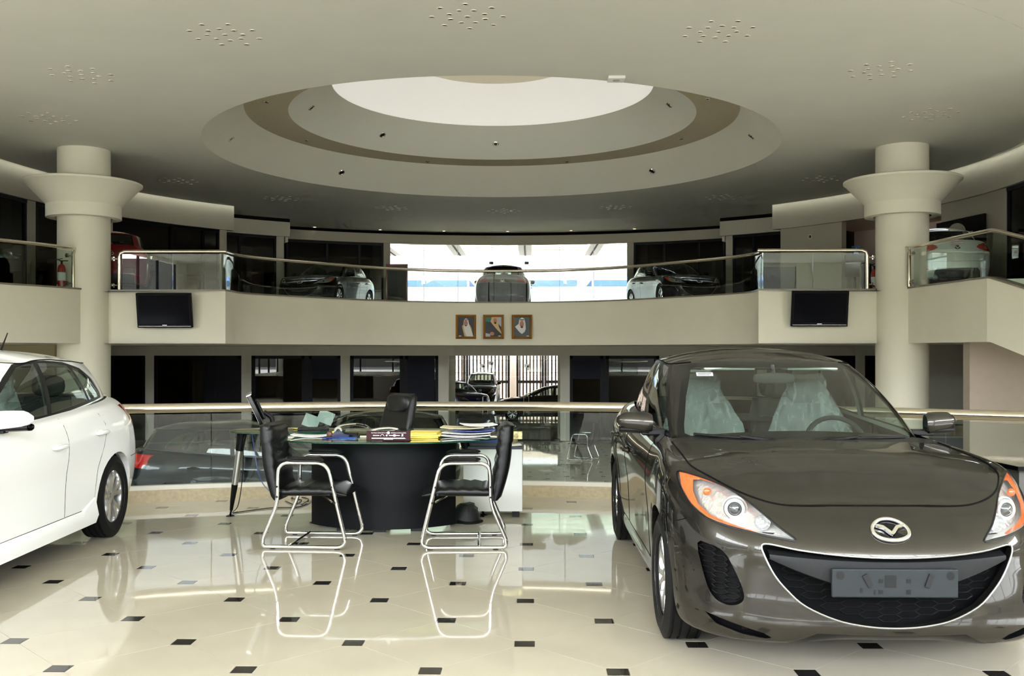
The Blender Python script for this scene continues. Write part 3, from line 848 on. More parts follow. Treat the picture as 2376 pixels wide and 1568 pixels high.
m = MB(); m.box(-70, 70, -50, -40, -0.1, 9.5); struct(m.build('sky_block_opposite', block_m))
m = MB(); m.box(-66, -54, -36, 60, -0.1, 11); struct(m.build('sky_block_west', block_m))
m = MB(); m.box(54, 66, -36, 60, -0.1, 11); struct(m.build('sky_block_east', block_m))
# unseen slab added over the parking strip to keep the cars there dark
m = MB(); m.box(-17.5, 16.5, 41.0, 55.5, 2.0, 2.5); m.box(-17.5, 16.5, 32.3, 41.0, ZF0 + 0.01, ZF0 + 0.2); struct(m.build('sky_block_slab', pbr('sky_block_dark', rgb(74, 72, 70), 0.8)))
m = MB(); m.box(-60, 60, 88, 92, ZLOW, 26); struct(m.build('sky_dimmer_wall', pbr('sky_dimmer_grey', rgb(128, 127, 124), 0.8)), 'added plain wall dimming the sky outside the gallery window')  # wall added in place of bright sky to weaken reflections in the railings
# =================================================================== CARS
def cr_interp(Pk, n_per, periodic=False):
    """chord-length Catmull-Rom through Pk (k, m, 3) along axis 0"""
    Pk = np.asarray(Pk, float); k = len(Pk)
    if periodic: Q = np.concatenate([Pk[-1:], Pk, Pk[:2]])
    else: Q = np.concatenate([2 * Pk[:1] - Pk[1:2], Pk, 2 * Pk[-1:] - Pk[-2:-1]])
    d = np.sqrt(((Q[1:] - Q[:-1]) ** 2).sum(-1)).reshape(len(Q) - 1, -1).mean(1) ** 0.75 + 1e-6
    out = []; segs = k if periodic else k - 1
    for i in range(segs):
        p0, p1, p2, p3 = Q[i], Q[i + 1], Q[i + 2], Q[i + 3]; d0, d1, d2 = d[i], d[i + 1], d[i + 2]
        m1 = ((p1 - p0) / d0 - (p2 - p0) / (d0 + d1) + (p2 - p1) / d1) * d1
        m2 = ((p2 - p1) / d1 - (p3 - p1) / (d1 + d2) + (p3 - p2) / d2) * d1
        for j in range(n_per):
            t = j / n_per
            out.append((2 * t ** 3 - 3 * t * t + 1) * p1 + (t ** 3 - 2 * t * t + t) * m1 + (-2 * t ** 3 + 3 * t * t) * p2 + (t ** 3 - t * t) * m2)
    if not periodic: out.append(Pk[-1])
    return np.array(out)

# half ribs of the lower body (y >= 0), nose centre -> tail centre; each rib runs from the sill / lip up to the bonnet-belt edge
def body_ribs(style):
    R = []
    R.append([(2.06, 0, .20), (2.16, 0, .228), (2.222, 0, .277), (2.225, 0, .40), (2.24, 0, .51), (2.245, 0, .595), (2.205, 0, .66), (2.12, 0, .722), (2.0, 0, .772)])
    R.append([(2.05, .2, .20), (2.15, .2, .226), (2.212, .2, .277), (2.215, .2, .40), (2.23, .2, .51), (2.235, .2, .597), (2.195, .2, .662), (2.11, .2, .723), (1.995, .2, .772)])
    R.append([(2.02, .40, .19), (2.125, .40, .205), (2.175, .40, .272), (2.175, .40, .40), (2.185, .40, .51), (2.19, .40, .60), (2.15, .40, .668), (2.07, .405, .728), (1.975, .41, .772)])
    R.append([(1.97, .57, .18), (2.055, .58, .195), (2.095, .585, .27), (2.09, .585, .40), (2.09, .585, .51), (2.095, .58, .61), (2.05, .575, .69), (1.975, .57, .765), (1.90, .555, .808)])
    R.append([(1.87, .70, .175), (1.93, .715, .19), (1.97, .725, .27), (1.955, .725, .40), (1.945, .725, .51), (1.93, .72, .62), (1.875, .715, .72), (1.79, .70, .815), (1.70, .675, .862)])
    R.append([(1.72, .78, .175), (1.755, .80, .19), (1.775, .815, .27), (1.765, .82, .40), (1.755, .82, .51), (1.735, .815, .63), (1.68, .805, .75), (1.60, .78, .852), (1.52, .728, .888)])
    R.append([(1.52, .80, .18), (1.535, .83, .195), (1.54, .85, .28), (1.535, .868, .42), (1.53, .872, .53), (1.52, .868, .66), (1.49, .852, .79), (1.44, .81, .885), (1.37, .738, .908)])
    R.append([(1.32, .80, .18), (1.32, .835, .195), (1.32, .855, .28), (1.32, .877, .42), (1.32, .884, .54), (1.31, .880, .68), (1.29, .862, .81), (1.26, .815, .903), (1.20, .735, .922)])
    R.append([(.95, .79, .18), (.95, .83, .195), (.95, .843, .28), (.95, .855, .42), (.95, .862, .55), (.945, .866, .70), (.93, .850, .82), (.91, .805, .925), (.86, .735, .948)])
    R.append([(.60, .79, .18), (.60, .835, .195), (.60, .84, .28), (.60, .845, .42), (.60, .850, .56), (.60, .864, .71), (.60, .857, .82), (.595, .81, .93), (.58, .738, .965)])
    R.append([(0, .79, .18), (0, .838, .195), (0, .842, .28), (0, .846, .42), (0, .853, .57), (0, .872, .73), (0, .864, .84), (0, .81, .955), (0, .745, .985)])
    R.append([(-.6, .79, .18), (-.6, .838, .195), (-.6, .842, .28), (-.6, .848, .42), (-.6, .857, .58), (-.6, .876, .74), (-.6, .868, .86), (-.6, .81, .985), (-.6, .742, 1.015)])
    R.append([(-1.0, .79, .18), (-1.0, .835, .195), (-1.0, .845, .28), (-1.0, .86, .42), (-1.0, .868, .58), (-1.0, .878, .75), (-1.0, .866, .88), (-1.0, .80, 1.005), (-1.0, .735, 1.035)])
    R.append([(-1.32, .79, .19), (-1.32, .835, .21), (-1.32, .855, .29), (-1.32, .877, .43), (-1.32, .883, .58), (-1.32, .882, .75), (-1.32, .860, .89), (-1.32, .785, 1.015), (-1.32, .715, 1.05)])
    if style == 'sedan':
        R.append([(-1.72, .76, .21), (-1.73, .80, .23), (-1.74, .825, .31), (-1.74, .85, .44), (-1.74, .858, .58), (-1.74, .852, .75), (-1.73, .825, .90), (-1.71, .745, 1.02), (-1.69, .665, 1.055)])
        R.append([(-2.02, .68, .23), (-2.04, .715, .25), (-2.06, .74, .33), (-2.07, .765, .45), (-2.075, .772, .58), (-2.07, .765, .75), (-2.05, .735, .91), (-2.01, .66, 1.025), (-1.97, .59, 1.06)])
        R.append([(-2.20, .50, .24), (-2.225, .53, .26), (-2.25, .545, .34), (-2.262, .56, .45), (-2.265, .565, .58), (-2.25, .56, .76), (-2.23, .545, .93), (-2.19, .50, 1.04), (-2.12, .45, 1.068)])
        R.append([(-2.26, .25, .24), (-2.285, .26, .26), (-2.31, .265, .34), (-2.325, .27, .45), (-2.325, .27, .58), (-2.305, .27, .76), (-2.285, .265, .94), (-2.25, .25, 1.05), (-2.17, .23, 1.075)])
        R.append([(-2.28, 0, .24), (-2.30, 0, .26), (-2.325, 0, .34), (-2.34, 0, .45), (-2.34, 0, .58), (-2.32, 0, .76), (-2.30, 0, .945), (-2.265, 0, 1.053), (-2.185, 0, 1.078)])
    else:
        R.append([(-1.68, .76, .21), (-1.69, .80, .23), (-1.70, .825, .31), (-1.70, .852, .44), (-1.70, .860, .58), (-1.70, .856, .75), (-1.695, .828, .90), (-1.685, .735, 1.03), (-1.67, .655, 1.07)])
        R.append([(-1.92, .69, .23), (-1.94, .725, .25), (-1.96, .75, .33), (-1.97, .775, .45), (-1.975, .785, .58), (-1.975, .778, .75), (-1.96, .745, .91), (-1.93, .655, 1.04), (-1.90, .575, 1.085)])
        R.append([(-2.08, .50, .24), (-2.105, .53, .26), (-2.13, .545, .34), (-2.145, .56, .45), (-2.15, .565, .58), (-2.14, .56, .76), (-2.12, .545, .93), (-2.08, .50, 1.05), (-2.03, .45, 1.095)])
        R.append([(-2.14, .25, .24), (-2.165, .26, .26), (-2.19, .265, .34), (-2.205, .27, .45), (-2.21, .27, .58), (-2.19, .27, .76), (-2.17, .265, .94), (-2.13, .25, 1.06), (-2.08, .23, 1.10)])
        R.append([(-2.16, 0, .24), (-2.18, 0, .26), (-2.205, 0, .34), (-2.22, 0, .45), (-2.22, 0, .58), (-2.20, 0, .76), (-2.18, 0, .945), (-2.14, 0, 1.06), (-2.09, 0, 1.10)])
    return R
# half ribs of the glasshouse: belt -> roof edge
def house_ribs(style):
    G = [[(1.02, 0, .965), (.70, 0, 1.118), (.36, 0, 1.262), (.02, 0, 1.392)],
         [(.99, .30, .962), (.68, .285, 1.115), (.34, .27, 1.26), (.0, .25, 1.39)],
         [(.87, .56, .955), (.58, .535, 1.108), (.26, .505, 1.255), (-.07, .46, 1.385)],
         [(.72, .675, .95), (.46, .65, 1.10), (.16, .615, 1.245), (-.17, .56, 1.375)],
         [(.48, .73, .955), (.24, .705, 1.10), (-.03, .665, 1.24), (-.30, .60, 1.372)],
         [(.0, .745, .975), (-.10, .72, 1.115), (-.24, .677, 1.255), (-.42, .613, 1.388)],
         [(-.55, .742, 1.005), (-.57, .718, 1.14), (-.61, .675, 1.27), (-.66, .612, 1.395)],
         [(-.98, .728, 1.03), (-.96, .703, 1.155), (-.94, .66, 1.275), (-.93, .597, 1.385)]]
    if style == 'sedan':
        G += [[(-1.32, .70, 1.045), (-1.25, .67, 1.16), (-1.19, .625, 1.265), (-1.14, .565, 1.36)],
              [(-1.60, .62, 1.055), (-1.48, .585, 1.16), (-1.37, .54, 1.255), (-1.27, .49, 1.345)],
              [(-1.76, .40, 1.065), (-1.62, .375, 1.165), (-1.48, .35, 1.26), (-1.35, .32, 1.35)],
              [(-1.80, 0, 1.07), (-1.66, 0, 1.17), (-1.52, 0, 1.267), (-1.38, 0, 1.358)]]
    else:
        G += [[(-1.34, .70, 1.06), (-1.30, .672, 1.17), (-1.26, .63, 1.28), (-1.22, .575, 1.375)],
              [(-1.66, .64, 1.078), (-1.61, .608, 1.18), (-1.56, .568, 1.28), (-1.50, .52, 1.362)],
              [(-1.87, .55, 1.09), (-1.82, .52, 1.19), (-1.76, .49, 1.28), (-1.70, .455, 1.36)],
              [(-2.01, .32, 1.10), (-1.95, .305, 1.20), (-1.89, .29, 1.285), (-1.83, .27, 1.365)],
              [(-2.05, 0, 1.10), (-1.99, 0, 1.20), (-1.93, 0, 1.29), (-1.87, 0, 1.37)]]
    return G
def full_loop(half):
    half = np.array(half); mir = half[1:-1][::-1].copy(); mir[:, :, 1] *= -1
    return np.concatenate([half, mir])

def clip_region(bm, axes, poly, lay, rid, filt=None):
    """cut the faces along the polygon (projected along the remaining axis) and mark the ones inside with rid"""
    a, b = axes; third = ({0, 1, 2} - {a, b}).pop()
    n = len(poly); xs = [p[0] for p in poly]; ys = [p[1] for p in poly]
    x0, x1, y0, y1 = min(xs), max(xs), min(ys), max(ys)
    def near(f, bx0, bx1, by0, by1):
        cs = [v.co for v in f.verts]
        fx = [q[a] for q in cs]
        if max(fx) < bx0 or min(fx) > bx1: return False
        fy = [q[b] for q in cs]
        return max(fy) >= by0 and min(fy) <= by1
    cand = {f for f in bm.faces if near(f, x0, x1, y0, y1) and (filt is None or filt(f))}
    for i in range(n):
        p, q = poly[i], poly[(i + 1) % n]
        e = 1e-4
        sub = [f for f in cand if f.is_valid and near(f, min(p[0], q[0]) - e, max(p[0], q[0]) + e, min(p[1], q[1]) - e, max(p[1], q[1]) + e)]
        if not sub: continue
        no = Vector((0, 0, 0)); no[a] = -(q[1] - p[1]); no[b] = q[0] - p[0]
        if no.length < 1e-9: continue
        co = Vector((0, 0, 0)); co[a] = p[0]; co[b] = p[1]
        geom = list({v for f in sub for v in f.verts}) + list({ed for f in sub for ed in f.edges}) + sub
        r = bmesh.ops.bisect_plane(bm, geom=geom, dist=1e-5, plane_co=co, plane_no=no.normalized())
        new = {el for el in r['geom'] if isinstance(el, bmesh.types.BMFace)} | {f for el in r['geom_cut'] if isinstance(el, bmesh.types.BMEdge) for f in el.link_faces}
        cand |= new
    def inside(x, y):
        c = False; j = n - 1
        for i in range(n):
            if (ys[i] > y) != (ys[j] > y) and x < (xs[j] - xs[i]) * (y - ys[i]) / (ys[j] - ys[i]) + xs[i]: c = not c
            j = i
        return c
    hit = 0
    for f in cand:
        if not f.is_valid or (filt is not None and not filt(f)): continue
        c = f.calc_center_median()
        if x0 <= c[a] <= x1 and y0 <= c[b] <= y1 and inside(c[a], c[b]): f[lay] = rid; hit += 1
    return hit
def mirror_poly(p): return [(-x, y) for x, y in p][::-1]
def smooth_poly(p, n=4):
    return [(q.x, q.y) for q in smooth_path([(x, y, 0) for x, y in p], n, closed=True)]

def split_regions(bm, lay, names, mats, root, parts, keep_normals=True):
    """one mesh object per region id, carrying the smooth normals of the whole skin"""
    bm.normal_update()
    groups = {}
    for f in bm.faces: groups.setdefault(f[lay], []).append(f)
    objs = {}
    for rid, fs in groups.items():
        if names.get(rid) is None: continue
        idx = {}; vs = []; no = []; faces = []
        for f in fs:
            t = []
            for v in f.verts:
                if v not in idx: idx[v] = len(vs); vs.append(v.co.copy()); no.append(v.normal.copy())
                t.append(idx[v])
            faces.append(t)
        me = bpy.data.meshes.new(names[rid]); me.from_pydata(vs, [], faces); me.materials.append(mats[rid])
        me.polygons.foreach_set('use_smooth', [True] * len(faces)); me.update()
        if keep_normals: me.normals_split_custom_set_from_vertices(no)
        o = bpy.data.objects.new(names[rid], me); COL.objects.link(o); o.parent = root; objs[rid] = o
    return objs
def boundary_of(bm, lay, rid):
    return [e for e in bm.edges if len(e.link_faces) == 2 and (e.link_faces[0][lay] == rid) != (e.link_faces[1][lay] == rid)] + \
           [e for e in bm.edges if len(e.link_faces) == 1 and e.link_faces[0][lay] == rid]
def lip_mesh(bm, lay, rid, move, name, mat, root, filt=None):
    m = MB(); idx = {}
    fs = []
    vs = []
    for e in boundary_of(bm, lay, rid):
        if filt and not filt(e): continue
        t = []
        for v in e.verts:
            if v not in idx: idx[v] = len(vs); vs.append(v.co.copy()); vs.append(move(v.co.copy()))
            t.append(idx[v])
        fs.append((t[0], t[1], t[1] + 1, t[0] + 1))
    m.add(vs, fs); return m.build(name, mat, root, smooth=True, angle=50)
def pushed(bm, lay, rid, move, name, mat, root, smooth=True):
    m = MB(); idx = {}; vs = []; fs = []
    for f in bm.faces:
        if f[lay] != rid: continue
        t = []
        for v in f.verts:
            if v not in idx: idx[v] = len(vs); vs.append(move(v.co.copy()))
            t.append(idx[v])
        fs.append(tuple(t))
    m.add(vs, fs); return m.build(name, mat, root, smooth=smooth, angle=60)

def paint(name, col, metal=0.0, rough=0.35, coat=1.0, flake=0.0):
    m = pbr(name, col, rough, metal=metal, coat=coat, coat_rough=0.02, spec=0.1); m.node_tree.nodes['Principled BSDF'].inputs['Coat IOR'].default_value = 1.34
    if flake > 0:
        nt = m.node_tree; b = nt.nodes['Principled BSDF']
        tc = nt.nodes.new('ShaderNodeTexCoord'); vo = nt.nodes.new('ShaderNodeTexNoise'); vo.inputs['Scale'].default_value = 900
        nt.links.new(tc.outputs['Object'], vo.inputs['Vector'])
        bp = nt.nodes.new('ShaderNodeBump'); bp.inputs['Strength'].default_value = flake; bp.inputs['Distance'].default_value = 0.001
        nt.links.new(vo.outputs['Fac'], bp.inputs['Height']); nt.links.new(bp.outputs['Normal'], b.inputs['Normal'])
    return m
car_glass = sheet_glass('car_glass', (0.62, 0.70, 0.64, 1), ior=1.5)
car_side_glass = sheet_glass('car_side_glass', (0.45, 0.52, 0.48, 1), ior=1.5)
lamp_cover = sheet_glass('lamp_cover', (0.96, 0.97, 0.97, 1), ior=1.45)
lamp_chrome = pbr('lamp_reflector', rgb(228, 228, 228), 0.12, metal=0.7, bump=0.6, bscale=38)
lamp_white = pbr('lamp_white', rgb(224, 224, 222), 0.25, metal=0.4)
amber = pbr('amber_lens', rgb(224, 92, 34), 0.15, coat=0.5)
lens_dark = pbr('projector_lens', rgb(70, 74, 78), 0.05, metal=0.5, coat=1.0)
tail_red = pbr('tail_lamp_red', rgb(168, 18, 20), 0.1, coat=1.0)
grille_blk = pbr('grille_black', rgb(5, 5, 6), 0.6, spec=0.1)
grille_bar = pbr('grille_bar_grey', rgb(26, 27, 28), 0.5, spec=0.2)
trim_blk = pbr('trim_black', rgb(8, 8, 9), 0.35, spec=0.25)
plate_gr = pbr('plate_holder_grey', rgb(34, 38, 40), 0.55, spec=0.2)
rim_silver = pbr('rim_silver', rgb(206, 206, 206), 0.22, metal=0.9, coat=0.4)
dash_m = pbr('dashboard_charcoal', rgb(46, 47, 46), 0.7)
trim_in = pbr('interior_trim_grey', rgb(150, 158, 150), 0.8)
seat_m = pbr('seat_fabric_grey', rgb(58, 62, 60), 0.85, var=0.1)
def film(name):
    """crumpled clear plastic: mostly see-through, milky and shiny along its folds"""
    m = bpy.data.materials.new(name); m.use_nodes = True; nt = m.node_tree; b = nt.nodes['Principled BSDF']
    b.inputs['Base Color'].default_value = rgb(214, 224, 222); b.inputs['Roughness'].default_value = 0.12
    tc = nt.nodes.new('ShaderNodeTexCoord'); mp = nt.nodes.new('ShaderNodeMapping'); mp.inputs['Scale'].default_value = (9, 9, 3.5)
    nz = nt.nodes.new('ShaderNodeTexNoise'); nz.inputs['Scale'].default_value = 2.2; nz.inputs['Detail'].default_value = 4; nz.inputs['Distortion'].default_value = .6
    nt.links.new(tc.outputs['Object'], mp.inputs['Vector']); nt.links.new(mp.outputs['Vector'], nz.inputs['Vector'])
    bp = nt.nodes.new('ShaderNodeBump'); bp.inputs['Strength'].default_value = 1.0; bp.inputs['Distance'].default_value = 0.03
    nt.links.new(nz.outputs['Fac'], bp.inputs['Height']); nt.links.new(bp.outputs['Normal'], b.inputs['Normal'])
    rp = nt.nodes.new('ShaderNodeValToRGB'); rp.color_ramp.elements[0].position = .3; rp.color_ramp.elements[0].color = (.16, .16, .16, 1); rp.color_ramp.elements[1].position = .85; rp.color_ramp.elements[1].color = (.5, .5, .5, 1)
    nt.links.new(nz.outputs['Fac'], rp.inputs['Fac'])
    tr = nt.nodes.new('ShaderNodeBsdfTransparent'); mx = nt.nodes.new('ShaderNodeMixShader'); out = nt.nodes['Material Output']
    nt.links.new(rp.outputs['Color'], mx.inputs[0]); nt.links.new(tr.outputs[0], mx.inputs[1]); nt.links.new(b.outputs[0], mx.inputs[2]); nt.links.new(mx.outputs[0], out.inputs['Surface'])
    return m
wrap_m = film('plastic_seat_wrap')
under_m = pbr('underbody_black', rgb(10, 10, 10), 0.9, spec=0.1)

HEAD = [(-.80, .866), (-.742, .862), (-.66, .842), (-.585, .808), (-.515, .752), (-.458, .70), (-.395, .650), (-.45, .653), (-.53, .662), (-.64, .678), (-.72, .697), (-.774, .74), (-.803, .805)]
GRILLE = [(0, .592), (.2, .598), (.38, .612), (.50, .628), (.53, .618), (.522, .58), (.483, .50), (.43, .435), (.36, .375), (.24, .325), (.12, .302), (0, .295)]
GRILLE = GRILLE + [(-x, z) for x, z in GRILLE[1:-1]][::-1]
FOG = [(-.762, .582), (-.715, .588), (-.668, .568), (-.632, .50), (-.602, .425), (-.598, .375), (-.63, .348), (-.675, .345), (-.715, .372), (-.742, .45)]
SLOT = [(-.742, .292), (-.71, .286), (-.52, .243), (-.488, .225), (-.51, .218), (-.60, .226), (-.70, .25)]
def windows(style):
    fr = [(.545, .985), (.30, 1.115), (.02, 1.252), (-.20, 1.345), (-.32, 1.365), (-.415, 1.37), (-.375, 1.018)]
    if style == 'sedan':
        rr = [(-.445, 1.022), (-.485, 1.372), (-.80, 1.362), (-1.0, 1.318), (-1.12, 1.24), (-1.22, 1.11), (-1.2, 1.068)]
        full = [(.64, .968), (.32, 1.137), (.03, 1.278), (-.19, 1.366), (-.32, 1.386), (-.60, 1.39), (-.84, 1.38), (-1.04, 1.335), (-1.17, 1.25), (-1.285, 1.10), (-1.26, 1.05), (-.6, 1.008)]
        return [fr, rr], full
    rr = [(-.445, 1.022), (-.485, 1.372), (-.80, 1.366), (-.99, 1.35), (-1.155, 1.075)]
    qq = [(-1.20, 1.08), (-1.055, 1.34), (-1.25, 1.30), (-1.42, 1.225), (-1.52, 1.135), (-1.51, 1.10)]
    full = [(.64, .968), (.32, 1.137), (.03, 1.278), (-.19, 1.366), (-.32, 1.386), (-.60, 1.39), (-.95, 1.375), (-1.27, 1.325), (-1.47, 1.24), (-1.575, 1.13), (-1.55, 1.085), (-1.2, 1.058), (-.6, 1.008)]
    return [fr, rr, qq], full

wheel_cache = {}
def wheel_parts(radius, width, rim_r):
    key = (radius, width, rim_r)
    if key in wheel_cache: return wheel_cache[key]
    w2 = width / 2; prof = [(rim_r - .012, -w2 * .80), (rim_r + .01, -w2 * .93), (rim_r + .05, -w2), (radius - .045, -w2 * .97), (radius - .012, -w2 * .84)]
    gx = [-.62, -.22, .22, .62]
    zz = -w2 * .78; prof.append((radius, zz))
    for gpos in gx:
        c = gpos * w2; prof += [(radius, c - .006), (radius - .008, c - .004), (radius - .008, c + .004), (radius, c + .006)]
    prof += [(radius, w2 * .78), (radius - .012, w2 * .84), (radius - .045, w2 * .97), (rim_r + .05, w2), (rim_r + .01, w2 * .93), (rim_r - .012, w2 * .80)]
    mt = MB(); mt.lathe(prof, 64); tyre = mt.mesh('tyre'); tyre.materials.append(rubber)
    # shallow cross grooves in the tread
    mr = MB()
    mr.lathe([(rim_r + .004, w2 * .90), (rim_r + .004, w2 * .78), (rim_r - .02, w2 * .70), (rim_r - .03, w2 * .2), (rim_r - .03, -w2 * .8)], 48)
    mr.lathe([(.0, w2 * .70), (.028, w2 * .70), (.034, w2 * .66), (.05, w2 * .62), (.055, w2 * .40)], 24)
    ns = 10
    for k in range(ns):
        a = 2 * PI * k / ns; tw = (0.16 if k % 2 else -0.16)
        rows = []
        for t in (0, .25, .5, .75, 1.0):
            r = .04 + (rim_r - .018 - .04) * t; aa = a + tw * (1 - t) * 0.9 + (0.05 if k % 2 else -0.05); hw = .026 - .010 * math.sin(t * PI * .8) + .006 * t
            z = w2 * (.60 + .16 * math.sin(t * PI * .55)); c, s = math.cos(aa), math.sin(aa)
            def pt(o, zz_): return Vector((r * c - o * s, r * s + o * c, zz_))
            rows.append([pt(-hw, z - .03), pt(-hw * .75, z), pt(hw * .75, z), pt(hw, z - .03)])
        mr.grid(rows)
    rim = mr.mesh('rim'); rim.materials.append(rim_silver)
    md = MB(); md.lathe([(.03, w2 * .1), (rim_r * .72, w2 * .1), (rim_r * .72, -w2 * .05), (.03, -w2 * .05)], 40); md.lathe([(rim_r - .03, -w2 * .3), (.02, -w2 * .3)], 32)
    disc = md.mesh('brake_disc'); disc.materials.append(pbr('brake_dark', rgb(46, 44, 42), 0.45, metal=0.6))
    mc = MB(); mc.lathe([(0, w2 * .735), (.024, w2 * .73), (.028, w2 * .70)], 20); cap = mc.mesh('hub_cap'); cap.materials.append(alu)
    for me in (tyre, rim, disc, cap):
        me.polygons.foreach_set('use_smooth', [True] * len(me.polygons)); me.update(); me.set_sharp_from_angle(angle=math.radians(32))
    wheel_cache[key] = (tyre, rim, disc, cap); return wheel_cache[key]
def add_wheel(root, x, y, z, radius, width, rim_r, steer=0.0):
    tyre, rim, disc, cap = wheel_parts(radius, width, rim_r)
    o = bpy.data.objects.new('tyre', tyre); COL.objects.link(o); o.parent = root; o.location = (x, y, z)
    o.rotation_euler = (-PI / 2 if y > 0 else PI / 2, 0, steer)
    for nm, me in (('rim', rim), ('brake_disc', disc), ('hub_cap', cap)):
        c = bpy.data.objects.new(nm, me); COL.objects.link(c); c.parent = o
    return o
def emblem(root, loc, normal, size=0.075, name='emblem'):
    """chrome oval with the winged M"""
    m = MB(); n = 40; ring = []
    for i in range(n):
        t = 2 * PI * i / n; ring.append(Vector((size * math.cos(t), size * .80 * math.sin(t) - (0.06 * size * math.cos(2 * t)), 0)))
    m.tube(ring, size * .115, 10, closed=True)
    wing = [(-.90, .30), (-.62, .34), (-.34, .24), (0, -.20), (.34, .24), (.62, .34), (.90, .30), (.64, .14), (.42, .04), (.14, -.34), (0, -.46), (-.14, -.34), (-.42, .04), (-.64, .14)]
    wv = [Vector((x * size, y * size, 0)) for x, y in wing]; up = Vector((0, 0, size * .14))
    k = len(wv); top = [p + up for p in wv]
    idx = [(0, 1, 13), (1, 2, 12, 13), (2, 3, 11, 12), (3, 10, 11), (3, 9, 10), (3, 4, 8, 9), (4, 5, 7, 8), (5, 6, 7)]
    m.add(wv + top, [tuple(j + k for j in f) for f in idx] + [(i, (i + 1) % k, k + (i + 1) % k, k + i) for i in range(k)])
    o = m.build(name, chrome, root, smooth=True, angle=40, weld=False)
    b = MB(); b.lathe([(0.0, -size * .05), (size * .95, -size * .08)], 32, mat=Matrix.Scale(.8, 4, Vector((0, 1, 0)))); b.build('emblem_field', black_gl, o)
    nrm = Vector(normal).normalized()
    xax = Vector((0, 0, 1)).cross(nrm).normalized(); yax = nrm.cross(xax)
    M = Matrix((xax, yax, nrm)).transposed().to_4x4(); M.translation = Vector(loc)
    o.matrix_local = M
    return o

